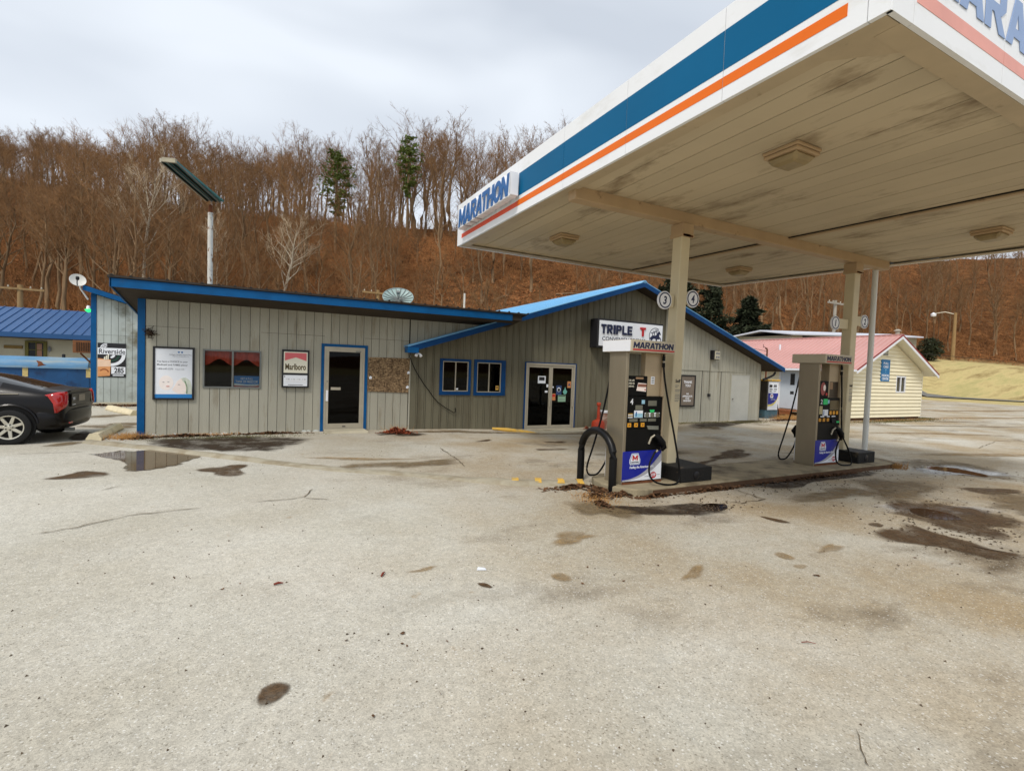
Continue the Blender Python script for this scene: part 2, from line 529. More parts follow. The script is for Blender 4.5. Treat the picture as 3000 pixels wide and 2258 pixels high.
def asphalt_material():
    m = bpy.data.materials.new('bleached_asphalt')
    m.use_nodes = True
    t = m.node_tree
    N, L = t.nodes, t.links
    b = N['Principled BSDF']
    b.inputs['Roughness'].default_value = 0.85
    b.inputs['Specular IOR Level'].default_value = 0.3
    co = N.new('ShaderNodeTexCoord')
    P = co.outputs['Object']

    def noise(scale, detail=4, rough=0.55, loc=(0, 0, 0), st=(1, 1, 1)):
        mp_ = N.new('ShaderNodeMapping')
        mp_.inputs['Location'].default_value = loc
        mp_.inputs['Scale'].default_value = st
        L.new(P, mp_.inputs['Vector'])
        n = N.new('ShaderNodeTexNoise')
        n.inputs['Scale'].default_value = scale
        n.inputs['Detail'].default_value = detail
        n.inputs['Roughness'].default_value = rough
        L.new(mp_.outputs['Vector'], n.inputs['Vector'])
        return n.outputs['Fac']

    def rng_(v, a, b_, c=0.0, d=1.0):
        r = N.new('ShaderNodeMapRange')
        for k, q in zip(('From Min', 'From Max', 'To Min', 'To Max'), (a, b_, c, d)):
            r.inputs[k].default_value = q
        L.new(v, r.inputs['Value'])
        return r.outputs['Result']

    def mixc(f, a, bcol, blend='MIX'):
        x = N.new('ShaderNodeMix')
        x.data_type = 'RGBA'
        x.blend_type = blend
        if isinstance(f, float):
            x.inputs['Factor'].default_value = f
        else:
            L.new(f, x.inputs['Factor'])
        for s, q in ((6, a), (7, bcol)):
            if isinstance(q, tuple):
                x.inputs[s].default_value = q
            else:
                L.new(q, x.inputs[s])
        return x.outputs[2]

    def math2(op, a, b_):
        x = N.new('ShaderNodeMath')
        x.operation = op
        x.use_clamp = True
        for s, q in ((0, a), (1, b_)):
            if isinstance(q, (int, float)):
                x.inputs[s].default_value = q
            else:
                L.new(q, x.inputs[s])
        return x.outputs[0]

    c = mixc(rng_(noise(0.35, 5), 0.36, 0.64), lin((180, 175, 160)), lin((200, 197, 186)))
    # tan wear, broad and soft, stronger on the drive lanes to the right of the pumps
    sx = N.new('ShaderNodeSeparateXYZ')
    L.new(P, sx.inputs['Vector'])
    lane = rng_(sx.outputs['X'], -0.5, 5.0)
    wear = math2('MULTIPLY', rng_(noise(0.45, 6, 0.62, (4, 2, 0)), 0.30, 0.62), math2('ADD', math2('MULTIPLY', lane, 0.78), 0.16))
    c = mixc(wear, c, lin((160, 141, 110)))
    oil = math2('MULTIPLY', rng_(noise(0.9, 6, 0.66, (9, 5, 0), (0.6, 1, 1)), 0.55, 0.72), math2('ADD', math2('MULTIPLY', lane, 0.8), 0.08))
    c = mixc(oil, c, lin((92, 78, 58)))
    # small tan flecks
    fl = rng_(noise(5.0, 5, 0.6, (1, 7, 0)), 0.66, 0.74, 0, 0.55)
    c = mixc(fl, c, lin((150, 126, 92)))
    # broad tonal drift of old paving
    dr = rng_(noise(0.13, 3, 0.5, (7, 1, 0)), 0.3, 0.7, 0.90, 1.08)
    cmd_ = N.new('ShaderNodeCombineColor')
    for k in ('Red', 'Green', 'Blue'):
        L.new(dr, cmd_.inputs[k])
    c = mixc(1.0, c, cmd_.outputs['Color'], 'MULTIPLY')
    # aggregate
    vo = N.new('ShaderNodeTexVoronoi')
    vo.inputs['Scale'].default_value = 115
    L.new(P, vo.inputs['Vector'])
    sepc = N.new('ShaderNodeSeparateColor')
    L.new(vo.outputs['Color'], sepc.inputs['Color'])
    v1 = rng_(sepc.outputs['Red'], 0.0, 1.0, 0.76, 1.16)
    cm = N.new('ShaderNodeCombineColor')
    for k in ('Red', 'Green', 'Blue'):
        L.new(v1, cm.inputs[k])
    c = mixc(0.75, c, cm.outputs['Color'], 'MULTIPLY')
    dk = rng_(sepc.outputs['Green'], 0.93, 0.97, 0, 0.45)
    c = mixc(dk, c, lin((92, 82, 64)))
    lt = rng_(sepc.outputs['Blue'], 0.95, 0.98, 0, 0.5)
    c = mixc(lt, c, lin((224, 222, 214)))
    vo2 = N.new('ShaderNodeTexVoronoi')
    vo2.inputs['Scale'].default_value = 22
    L.new(P, vo2.inputs['Vector'])
    s2 = N.new('ShaderNodeSeparateColor')
    L.new(vo2.outputs['Color'], s2.inputs['Color'])
    v2 = rng_(s2.outputs['Red'], 0, 1, 0.93, 1.07)
    cm2 = N.new('ShaderNodeCombineColor')
    for k in ('Red', 'Green', 'Blue'):
        L.new(v2, cm2.inputs[k])
    c = mixc(1.0, c, cm2.outputs['Color'], 'MULTIPLY')
    L.new(c, b.inputs['Base Color'])
    bp = N.new('ShaderNodeBump')
    bp.inputs['Strength'].default_value = 0.55
    bp.inputs['Distance'].default_value = 0.006
    h = math2('ADD', rng_(vo.outputs['Distance'], 0, 0.012, 1, 0), noise(140, 2))
    L.new(h, bp.inputs['Height'])
    L.new(bp.outputs['Normal'], b.inputs['Normal'])
    return m

M_ASPHALT = asphalt_material()

def grid_sheet(name, xs, ys, zf, m, kind='structure'):
    v = [(x, y, zf(x, y)) for y in ys for x in xs]
    nx = len(xs)
    f = [(j * nx + i, j * nx + i + 1, (j + 1) * nx + i + 1, (j + 1) * nx + i) for j in range(len(ys) - 1) for i in range(nx - 1)]
    g = Geo().add(v, f)
    return build(name, g, m, None, smooth=True, kind=kind)

xs = sorted(set([-45, -30, -20, -12, -8] + [round(-5 + 0.6 * i, 2) for i in range(52)] + [28, 32, 38, 46, 54, 62]))
ys = sorted(set([-40, -20, -8, -3] + [round(0.6 * i, 2) for i in range(40)] + [25, 28, 31, 34]))
lot = grid_sheet('asphalt_lot', xs, ys, dip, M_ASPHALT)

# terrain: flat valley floor, wooded hill behind, dry field on the right
AZ = [-180, -90, -60, -25, -10, 0, 10, 25, 40, 52, 58, 63, 68, 75, 100, 140, 180]
TOE = [90, 80, 60, 46, 43, 41, 40, 40, 43, 50, 60, 88, 118, 122, 140, 120, 90]
RID = [200, 200, 160, 138, 116, 100, 96, 96, 102, 115, 130, 160, 190, 205, 230, 220, 200]
SLO = [0.0, 0.04, 0.2, 0.232, 0.246, 0.258, 0.268, 0.275, 0.265, 0.245, 0.225, 0.205, 0.19, 0.178, 0.14, 0.05, 0.0]
ZTO = [0.0, 0.0, 0.3, 0.3, 0.3, 0.3, 0.3, 0.3, 0.3, 0.3, 0.6, 3.6, 6.1, 4.8, 2.0, 0.0, 0.0]

def terrain_z(x, y):
    d = math.hypot(x, y)
    a = math.degrees(math.atan2(x, y))
    toe, rid = np.interp(a, AZ, TOE), np.interp(a, AZ, RID)
    zr, zt = 1.8 + np.interp(a, AZ, SLO) * rid, np.interp(a, AZ, ZTO)
    if zr < 2.0:
        zr = 0.0
    if d < toe:
        s = min(1, max(0, (d - toe * 0.73) / (toe * 0.27)))
        z = -0.14 + (zt + 0.14) * s * s * (3 - 2 * s)
    elif d < rid:
        t = (d - toe) / (rid - toe)
        z = zt + (zr - zt) * (0.75 * t + 0.25 * t * t * (3 - 2 * t))
    else:
        z = zr - (d - rid) * 0.22
    if d > toe - 4:
        k = min(1, (d - toe + 4) / 10)
        z += k * 1.1 * mnoise.noise(Vector((x * 0.06, y * 0.06, 3.0))) + k * 0.35 * mnoise.noise(Vector((x * 0.3, y * 0.3, 7.0)))
    return float(z)

def forest_w(x, y):
    d = math.hypot(x, y)
    a = math.degrees(math.atan2(x, y))
    return float(d - np.interp(a, AZ, TOE))

def terrain_material():
    m = bpy.data.materials.new('hillside_ground')
    m.use_nodes = True
    t = m.node_tree
    N, L = t.nodes, t.links
    b = N['Principled BSDF']
    b.inputs['Roughness'].default_value = 0.95
    b.inputs['Specular IOR Level'].default_value = 0.1
    at = N.new('ShaderNodeAttribute')
    at.attribute_name = 'wood'
    co = N.new('ShaderNodeTexCoord')

    def ramp(scale, cols, detail=8, st=(1, 1, 1)):
        mp_ = N.new('ShaderNodeMapping')
        mp_.inputs['Scale'].default_value = st
        L.new(co.outputs['Object'], mp_.inputs['Vector'])
        n = N.new('ShaderNodeTexNoise')
        n.inputs['Scale'].default_value = scale
        n.inputs['Detail'].default_value = detail
        n.inputs['Roughness'].default_value = 0.7
        L.new(mp_.outputs['Vector'], n.inputs['Vector'])
        r = N.new('ShaderNodeValToRGB')
        e = r.color_ramp.elements
        e[0].position, e[1].position = 0.3, 0.72
        e[0].color, e[1].color = lin(cols[0]), lin(cols[2])
        k = e.new(0.5)
        k.color = lin(cols[1])
        L.new(n.outputs['Fac'], r.inputs['Fac'])
        return r.outputs['Color']
    leaf = ramp(0.9, ((40, 28, 16), (102, 67, 38), (154, 107, 66)), 10)
    grass = ramp(0.22, ((118, 98, 58), (194, 176, 124), (146, 146, 92)), 12, (0.35, 1.8, 1))
    mxx = N.new('ShaderNodeMix')
    mxx.data_type = 'RGBA'
    L.new(at.outputs['Fac'], mxx.inputs['Factor'])
    L.new(grass, mxx.inputs[6])
    L.new(leaf, mxx.inputs[7])
    L.new(mxx.outputs[2], b.inputs['Base Color'])
    n = N.new('ShaderNodeTexNoise')
    n.inputs['Scale'].default_value = 4
    n.inputs['Detail'].default_value = 8
    L.new(co.outputs['Object'], n.inputs['Vector'])
    bp = N.new('ShaderNodeBump')
    bp.inputs['Strength'].default_value = 0.8
    bp.inputs['Distance'].default_value = 0.3
    L.new(n.outputs['Fac'], bp.inputs['Height'])
    L.new(bp.outputs['Normal'], b.inputs['Normal'])
    return m

azs = [-180 + 6 * i for i in range(25)] + [-34 + 1.2 * i for i in range(97)] + [84 + 6 * i for i in range(17)]
azs = sorted(set(round(a, 2) for a in azs if a < 179.9))
ds = [0.5, 15, 25, 30, 34, 37] + [39 + 2 * i for i in range(55)] + [150 + 6 * i for i in range(14)] + [260, 340, 480, 700, 1100]
tv, wv = [], []
for a in azs:
    for d in ds:
        x, y = d * math.sin(math.radians(a)), d * math.cos(math.radians(a))
        tv.append((x, y, terrain_z(x, y)))
        w = forest_w(x, y)
        wv.append(min(1, max(0, (w + 2.0) / 5)))
nd = len(ds)
tf = [(i * nd + j, i * nd + j + 1, ((i + 1) % len(azs)) * nd + j + 1, ((i + 1) % len(azs)) * nd + j) for i in range(len(azs)) for j in range(nd - 1)]
tg = Geo().add(tv, tf)
terrain = build('hillside', tg, terrain_material(), None, smooth=True, kind='structure')
at_ = terrain.data.attributes.new('wood', 'FLOAT', 'POINT')
at_.data.foreach_set('value', np.array(wv, dtype=np.float32))

# narrow lane across the field on the right
lane = Geo()
for k in range(14):
    a = math.radians(65.5 + k * 2)
    for d in (84.0, 88.5):
        x, y = d * math.sin(a), d * math.cos(a)
        lane.v.append((x, y, terrain_z(x, y) + 0.12))
for k in range(13):
    lane.f.append((2 * k, 2 * k + 1, 2 * k + 3, 2 * k + 2))
build('field_lane', lane, mat('lane_asphalt', (112, 110, 104), rough=0.9, var=0.15, scale=0.6), None, kind='structure')

# ------------------------------------------------------------------ stains, puddles, cracks (shapes of their own on the lot)
def patch_material(name, col, rough, spec, alpha=1.0, soft=0.35, bump=0.4):
    m = bpy.data.materials.new(name)
    m.use_nodes = True
    t = m.node_tree
    N, L = t.nodes, t.links
    b = N['Principled BSDF']
    out = N['Material Output']
    b.inputs['Roughness'].default_value = rough
    b.inputs['Specular IOR Level'].default_value = spec
    co = N.new('ShaderNodeTexCoord')
    n = N.new('ShaderNodeTexNoise')
    n.inputs['Scale'].default_value = 7
    n.inputs['Detail'].default_value = 8
    n.inputs['Roughness'].default_value = 0.65
    L.new(co.outputs['Object'], n.inputs['Vector'])
    r = N.new('ShaderNodeValToRGB')
    e = r.color_ramp.elements
    e[0].position, e[1].position = 0.3, 0.7
    c = lin(col)
    e[0].color = tuple(q * 0.72 for q in c[:3]) + (1,)
    e[1].color = tuple(min(1, q * 1.3) for q in c[:3]) + (1,)
    L.new(n.outputs['Fac'], r.inputs['Fac'])
    vo = N.new('ShaderNodeTexVoronoi')
    vo.inputs['Scale'].default_value = 85
    L.new(co.outputs['Object'], vo.inputs['Vector'])
    sp = N.new('ShaderNodeSeparateColor')
    L.new(vo.outputs['Color'], sp.inputs['Color'])
    mr = N.new('ShaderNodeMapRange')
    mr.inputs['To Min'].default_value, mr.inputs['To Max'].default_value = 0.7, 1.3
    L.new(sp.outputs['Red'], mr.inputs['Value'])
    cm = N.new('ShaderNodeCombineColor')
    for k in ('Red', 'Green', 'Blue'):
        L.new(mr.outputs['Result'], cm.inputs[k])
    mu = N.new('ShaderNodeMix')
    mu.data_type = 'RGBA'
    mu.blend_type = 'MULTIPLY'
    mu.inputs['Factor'].default_value = 1 if bump else 0.0
    L.new(r.outputs['Color'], mu.inputs[6])
    L.new(cm.outputs['Color'], mu.inputs[7])
    L.new(mu.outputs[2], b.inputs['Base Color'])
    if bump:
        bp = N.new('ShaderNodeBump')
        bp.inputs['Strength'].default_value = bump
        bp.inputs['Distance'].default_value = 0.004
        L.new(vo.outputs['Distance'], bp.inputs['Height'])
        L.new(bp.outputs['Normal'], b.inputs['Normal'])
    at = N.new('ShaderNodeAttribute')
    at.attribute_name = 'inside'
    n2 = N.new('ShaderNodeTexNoise')
    n2.inputs['Scale'].default_value = 3.2
    n2.inputs['Detail'].default_value = 9
    n2.inputs['Roughness'].default_value = 0.62
    L.new(co.outputs['Object'], n2.inputs['Vector'])
    ad = N.new('ShaderNodeMath')
    ad.operation = 'ADD'
    L.new(at.outputs['Fac'], ad.inputs[0])
    L.new(n2.outputs['Fac'], ad.inputs[1])
    mr2 = N.new('ShaderNodeMapRange')
    mr2.inputs['From Min'].default_value = 0.74
    mr2.inputs['From Max'].default_value = 0.74 + soft
    mr2.inputs['To Max'].default_value = alpha
    L.new(ad.outputs[0], mr2.inputs['Value'])
    tr = N.new('ShaderNodeBsdfTransparent')
    mi = N.new('ShaderNodeMixShader')
    fac = mr2.outputs['Result']
    if bump:
        n4 = N.new('ShaderNodeTexNoise')
        n4.inputs['Scale'].default_value = 2.3
        n4.inputs['Detail'].default_value = 7
        n4.inputs['Roughness'].default_value = 0.7
        mo = N.new('ShaderNodeMapping')
        mo.inputs['Location'].default_value = (5.3, 2.2, 0)
        L.new(co.outputs['Object'], mo.inputs['Vector'])
        L.new(mo.outputs['Vector'], n4.inputs['Vector'])
        mr4 = N.new('ShaderNodeMapRange')
        mr4.inputs['From Min'].default_value, mr4.inputs['From Max'].default_value = 0.36, 0.58
        mr4.inputs['To Min'].default_value = 0.42
        L.new(n4.outputs['Fac'], mr4.inputs['Value'])
        ml = N.new('ShaderNodeMath')
        ml.operation = 'MULTIPLY'
        L.new(fac, ml.inputs[0])
        L.new(mr4.outputs['Result'], ml.inputs[1])
        fac = ml.outputs[0]
    L.new(fac, mi.inputs['Fac'])
    L.new(tr.outputs[0], mi.inputs[1])
    L.new(b.outputs[0], mi.inputs[2])
    L.new(mi.outputs[0], out.inputs['Surface'])
    return m

M_WET = patch_material('wet_asphalt', (84, 64, 42), 0.8, 0.2, 0.9, 0.34)
M_WETDARK = patch_material('soaked_asphalt', (52, 39, 25), 0.75, 0.25, 0.95, 0.40)
M_DAMP = patch_material('damp_asphalt', (118, 100, 72), 0.8, 0.3, 0.8, 0.5)
M_WATER = patch_material('shallow_water', (92, 74, 51), 0.05, 0.28, 1.0, 0.10, bump=0.0)
M_WATERD = patch_material('dark_water', (30, 21, 13), 0.05, 0.3, 1.0, 0.10, bump=0.0)  # dark reflection of canopy and hill is put into the water colour
M_TAN = patch_material('tan_stain', (150, 124, 84), 0.85, 0.3, 0.65, 0.5)
M_SALT = patch_material('pale_film', (214, 214, 212), 0.5, 0.4, 0.8, 0.5)

PLAYER = [0]

def patch(name, pts, m, grow=1.12, kind='structure'):
    n = len(pts)
    c = Vector((sum(p[0] for p in pts) / n, sum(p[1] for p in pts) / n))
    # smooth outline
    P = [Vector(p) for p in pts]
    for _ in range(2):
        Q = []
        for i in range(len(P)):
            a, b = P[i], P[(i + 1) % len(P)]
            Q += [a * 0.75 + b * 0.25, a * 0.25 + b * 0.75]
        P = Q
    k = len(P)
    PLAYER[0] += 1
    lift = 0.004 + 0.0007 * (PLAYER[0] % 8)
    rings = [(grow + 0.25, 0.0), (grow + 0.02, 0.22), (0.84, 0.55), (0.6, 0.85), (0.3, 1.0)]
    v, w, f = [], [], []
    for s, val in rings:
        for p in P:
            q = c + (p - c) * s
            v.append((q.x, q.y, dip(q.x, q.y) + lift))
            w.append(val)
    v.append((c.x, c.y, dip(c.x, c.y) + lift))
    w.append(1.0)
    for r in range(len(rings) - 1):
        for i in range(k):
            j = (i + 1) % k
            f.append((r * k + i, r * k + j, (r + 1) * k + j, (r + 1) * k + i))
    for i in range(k):
        f.append(((len(rings) - 1) * k + i, (len(rings) - 1) * k + (i + 1) % k, len(v) - 1))
    o = build(name, Geo().add(v, f), m, None, kind=kind, normals=False)
    a = o.data.attributes.new('inside', 'FLOAT', 'POINT')
    a.data.foreach_set('value', np.array(w, dtype=np.float32))
    return o

PAT = {
'A':[(-2.69, 11.0), (-1.95, 11.29), (-1.62, 11.2), (-0.97, 10.54), (-0.96, 10.23), (-1.16, 9.78), (-1.36, 9.38), (-1.53, 9.22), (-1.8, 9.34), (-1.91, 9.56), (-1.92, 10.01), (-2.27, 10.53)],
'B':[(-2.73, 9.05), (-2.54, 9.19), (-2.43, 9.43), (-2.32, 9.51), (-1.99, 9.21), (-1.99, 9.01), (-2.2, 8.93), (-2.49, 8.89)],
'C':[(-0.92, 9.15), (-0.55, 9.29), (-0.37, 9.41), (-0.17, 9.34), (-0.19, 9.15), (-0.31, 8.94), (-0.17, 8.6), (-0.25, 8.42), (-0.65, 8.6), (-0.6, 8.79), (-0.84, 8.98)],
'D':[(-2.17, 12.44), (-1.81, 11.46), (-1.31, 11.01), (-0.81, 10.98), (-0.55, 10.56), (-0.12, 10.74), (0.26, 10.55), (0.5, 10.95), (1.04, 11.78), (0.94, 12.28), (-0.59, 12.93), (-1.32, 12.8), (-2.15, 12.77)],
'E1':[(-3.74, 12.15), (-3.45, 12.65), (-3.12, 12.67), (-3.1, 12.36), (-3.38, 12.06)],
'E2':[(-3.61, 13.33), (-3.6, 14.58), (-3.28, 13.73), (-3.12, 12.67), (-3.44, 12.85)],
'F':[(3.75, 5.0), (4.16, 5.22), (4.49, 4.98), (4.72, 4.94), (5.23, 4.88), (5.45, 4.84), (5.75, 4.49), (5.54, 4.38), (5.13, 4.32), (4.78, 4.45), (4.23, 4.68)],
'G':[(5.5, 4.8), (5.83, 4.66), (5.61, 4.43), (5.3, 4.47), (5.32, 4.61)],
'S':[(6.91, 5.44), (8.67, 5.50), (10.07, 5.48), (11.07, 5.23), (10.37, 5.02), (8.44, 5.14), (7.94, 4.86), (7.29, 5.03), (7.02, 5.22)],
'H':[(8.19, 3.9), (8.74, 3.79), (9.34, 3.23), (9.33, 2.68), (8.53, 2.44), (8.28, 2.67), (7.98, 2.36), (7.65, 2.38), (7.54, 2.7), (7.54, 3.01), (7.71, 3.28), (7.68, 3.55), (8.02, 3.62)],
'Hw':[(8.04, 3.46), (8.32, 3.51), (8.57, 3.34), (8.37, 2.93), (8.05, 3.05), (7.89, 3.22)],
'I':[(6.5, 3.19), (6.93, 3.12), (7.34, 3.15), (7.3, 2.97), (7.2, 2.72), (7.28, 2.47), (7.09, 2.2), (7.32, 2.08), (7.0, 1.99), (6.79, 2.05), (6.72, 2.21), (6.72, 2.46), (6.5, 2.65), (6.3, 2.93)],
'I2':[(6.79, 3.36), (6.99, 3.35), (6.95, 3.23), (6.81, 3.19), (6.75, 3.28)],
'Jw':[(12.41, 5.2), (12.86, 5.15), (13.2, 4.91), (12.93, 4.27), (12.57, 4.17), (12.58, 4.45), (12.43, 4.77)],
'J':[(12.49, 5.7), (14.05, 5.81), (14.49, 5.01), (13.41, 3.9), (12.77, 3.7), (12.47, 4.07), (11.91, 4.81), (12.33, 5.39)],
'K':[(10.86, 3.98), (11.91, 3.45), (11.4, 3.3), (10.59, 3.48), (10.59, 3.73)],
'L':[(-0.0, 2.79), (0.01, 2.88), (0.06, 2.94), (0.14, 2.93), (0.18, 2.87), (0.15, 2.81), (0.09, 2.76), (0.03, 2.75)],
'M':[(2.28, 3.58), (2.37, 3.6), (2.42, 3.54), (2.42, 3.42), (2.37, 3.38), (2.28, 3.41), (2.25, 3.51)],
'N':[(1.62, 3.68), (1.69, 3.66), (1.72, 3.56), (1.7, 3.53), (1.65, 3.57), (1.62, 3.62)],
'O':[(5.75, 4.12), (5.86, 3.94), (5.91, 3.72), (5.75, 3.78), (5.72, 3.93)],
'P':[(4.68, 3.16), (4.82, 3.15), (4.79, 2.96), (4.67, 2.95), (4.62, 3.05)],
'Q':[(4.56, 2.87), (4.68, 2.86), (4.72, 2.8), (4.61, 2.77), (4.53, 2.8)],
}
def blob(cx, cy, rx, ry, n=15, jit=0.42):
    """ragged outline, some lobes drawn out"""
    ph = [random.uniform(0, 6.28) for _ in range(3)]
    rot = random.uniform(-0.35, 0.35)
    P = []
    for k in range(n):
        t = 2 * math.pi * k / n
        r = 1 + 0.30 * math.sin(2 * t + ph[0]) + 0.22 * math.sin(3 * t + ph[1]) + 0.14 * math.sin(5 * t + ph[2]) + random.uniform(-jit, jit) * 0.35
        x, y = rx * r * math.cos(t), ry * r * math.sin(t)
        P.append((cx + x * math.cos(rot) - y * math.sin(rot), cy + x * math.sin(rot) + y * math.cos(rot)))
    return P

for k, m in (('D', M_WETDARK), ('E1', M_DAMP), ('E2', M_WETDARK), ('S', M_WETDARK), ('H', M_WET), ('I', M_WET), ('I2', M_WET), ('J', M_DAMP), ('K', M_WET), ('O', M_WET), ('F', M_WETDARK),
             ('B', M_WET), ('C', M_WET), ('L', M_WET), ('M', M_TAN), ('N', M_WET), ('P', M_TAN), ('Q', M_TAN)):
    patch('wet_stain' if m in (M_WET, M_WETDARK) else 'damp_stain', PAT[k], m, grow=1.04)
patch('pale_film', blob(8.5, 3.35, 0.75, 0.35), M_SALT)
patch('pale_film', blob(12.9, 4.7, 0.75, 0.75), M_SALT)
for k in ('A', 'Hw', 'Jw', 'G'):
    patch('puddle', PAT[k], M_WATER if k == 'A' else M_WATERD, grow=1.03)
for (cx, cy, rx, ry, m) in ((8.8, 12.3, 2.2, 0.7, M_DAMP), (3.2, 12.5, 0.6, 0.4, M_WETDARK), (4.8, 12.7, 1.3, 0.35, M_DAMP), (15.5, 12.6, 2.4, 0.55, M_WETDARK), (13.6, 11.6, 0.7, 0.3, M_DAMP),
                            (2.4, 8.6, 0.9, 0.35, M_DAMP), (7.6, 8.2, 1.1, 0.35, M_DAMP), (9.6, 7.6, 0.9, 0.3, M_WET), (5.8, 9.3, 0.3, 0.12, M_WET), (6.6, 10.3, 0.35, 0.12, M_WET), (4.9, 10.9, 0.25, 0.1, M_WET),
                            (9.6, 4.3, 1.2, 0.5, M_DAMP), (8.2, 4.4, 0.9, 0.3, M_DAMP), (10.4, 2.9, 1.1, 0.5, M_DAMP), (9.2, 2.0, 0.9, 0.3, M_DAMP), (16.5, 5.6, 1.6, 0.35, M_TAN), (21, 8.6, 3.2, 0.25, M_TAN), (26, 9.8, 3.6, 0.22, M_DAMP), (29.5, 10.8, 2.0, 0.22, M_DAMP), (36, 11.6, 5, 0.4, M_TAN), (44, 15, 6, 0.7, M_TAN),
                            (3.95, 5.05, 0.3, 0.45, M_DAMP), (5.4, 3.0, 0.22, 0.08, M_TAN), (1.3, 4.1, 0.12, 0.04, M_TAN), (-3.2, 15.3, 0.8, 0.5, M_DAMP), (-4.2, 17.5, 0.9, 0.4, M_DAMP),
                            (3.0, 4.3, 0.35, 0.14, M_TAN), (3.5, 3.1, 0.2, 0.07, M_TAN), (7.6, 6.9, 0.8, 0.15, M_WET), (12.6, 7.2, 1.2, 0.2, M_DAMP), (1.7, 9.3, 0.8, 0.15, M_TAN)):
    patch('wet_stain' if m in (M_WET, M_WETDARK) else 'damp_stain', blob(cx, cy, rx, ry), m)

M_CRACK = mat('crack_dirt', (96, 82, 60), rough=0.95, var=0.25, scale=6)
CR = {
'cr1':[(-1.92, 6.32), (-1.83, 6.34), (-1.59, 6.48), (-1.29, 6.7), (-0.97, 6.74), (-0.62, 6.8)],
'cr2':[(-0.08, 6.86), (0.39, 6.84), (0.53, 6.91), (0.67, 7.29)],
'cr3':[(0.53, 6.87), (0.8, 6.62)],
'cr4':[(-3.74, 11.32), (-2.85, 11.31)],
'cr5':[(2.75, 1.35), (2.68, 1.29), (2.58, 1.22), (2.54, 1.18)],
'cr6':[(3.47, 10.07), (3.36, 8.66), (3.26, 8.09)],
'cr7':[(6.66, 5.46), (6.66, 4.95), (6.62, 4.63), (6.05, 4.58), (5.95, 4.7)],
'cr8':[(-1.83, 8.06), (-1.68, 8.27)],
'cr9':[(13.5, 8.2), (15.2, 8.6), (16.5, 8.1)],
'cr10':[(12.0, 3.2), (11.2, 2.6), (10.9, 2.0)],
'cr11':[(18, 6.2), (21, 6.8), (24, 6.6), (27, 7.2)],
'cr12':[(34, 15), (44, 17.5), (58, 19)],
}
for k, pts in CR.items():
    P = [Vector((p[0], p[1], 0)) for p in pts]
    Q = []
    for i in range(len(P) - 1):
        seg = max(2, int((P[i + 1] - P[i]).length / 0.09))
        for s in range(seg):
            Q.append(P[i].lerp(P[i + 1], s / seg))
    Q.append(P[-1])
    g = Geo()
    wbase = 0.010 if k not in ('cr7', 'cr12') else 0.014
    if k == 'cr5':
        wbase = 0.0035
    for i, q in enumerate(Q):
        d = (Q[min(i + 1, len(Q) - 1)] - Q[max(0, i - 1)]).normalized()
        s = Vector((-d.y, d.x, 0))
        jit = s * random.gauss(0, wbase * 1.3)
        w = wbase * random.uniform(0.4, 1.0) * (0.35 if i in (0, len(Q) - 1) else 1)
        a, b_ = q + jit + s * w, q + jit - s * w
        z = dip(q.x, q.y) + 0.0105
        g.v += [(a.x, a.y, z), (b_.x, b_.y, z)]
        if i:
            n = len(g.v)
            g.f.append((n - 4, n - 3, n - 1, n - 2))
    build('pavement_crack', g, M_CRACK, None, kind='structure')

# low rounded kerb running from the wheel stop to the pump island, with worn yellow marks
BERM = [(-3.05, 12.5), (-2.97, 12.43), (-1.91, 11.49), (-0.97, 10.54), (0.04, 9.56), (1.21, 8.46), (1.66, 8.15), (2.32, 7.70), (3.08, 7.02), (3.47, 6.72), (4.0, 6.5), (4.62, 6.25)]
g = Geo()
prof = [(-0.16, -0.02), (-0.12, 0.03), (-0.05, 0.055), (0.05, 0.055), (0.12, 0.03), (0.16, -0.02)]
pts = []
for i in range(len(BERM) - 1):
    a, b_ = Vector(BERM[i]), Vector(BERM[i + 1])
    k = max(1, int((b_ - a).length / 0.15))
    pts += [a.lerp(b_, s / k) for s in range(k)]
pts.append(Vector(BERM[-1]))
for i, p in enumerate(pts):
    d = (pts[min(i + 1, len(pts) - 1)] - pts[max(i - 1, 0)]).normalized()
    s = Vector((-d.y, d.x))
    hh = 1.0 + 0.25 * mnoise.noise(Vector((p.x * 2, p.y * 2, 0)))
    e = 0.55 if p.x > 0 and p.x < 3 else 1.0
    for (a, z) in prof:
        q = p + s * a * (0.85 if p.x < 0 else 1.0) + s * 0.02 * mnoise.noise(Vector((p.x * 5, p.y * 5, 2)))
        g.v.append((q.x, q.y, z * hh * e))
n = len(prof)
for i in range(len(pts) - 1):
    for k in range(n - 1):
        g.f.append((i * n + k, i * n + k + 1, (i + 1) * n + k + 1, (i + 1) * n + k))
M_BERM = mat('worn_kerb', (160, 152, 132), rough=0.9, var=0.14, scale=4, bump=0.6, bscale=60, dirt=(124, 108, 80), dirt_scale=2.5, dirt_thr=(0.48, 0.75))
kerb = build('low_kerb', g, M_BERM, None, smooth=True, kind='structure')
for (cx, cy) in ((3.56, 6.72), (3.9, 6.58), (4.22, 6.44), (4.5, 6.31)):
    d = Vector((0.88, -0.42)).normalized()
    s = Vector((0.42, 0.88)).normalized()
    g = Geo()
    for j, (a, z) in enumerate(((-0.13, 0.029), (-0.055, 0.062), (0.055, 0.064), (0.12, 0.036))):
        for t_ in (-0.05, 0.05):
            q = Vector((cx, cy)) + d * (t_ + random.uniform(-.01, .01)) + s * a
            g.v.append((q.x, q.y, z + 0.012))
    for j in range(3):
        g.f.append((2 * j, 2 * j + 1, 2 * j + 3, 2 * j + 2))
    build('yellow_mark', g, M_YELLOW, kerb)

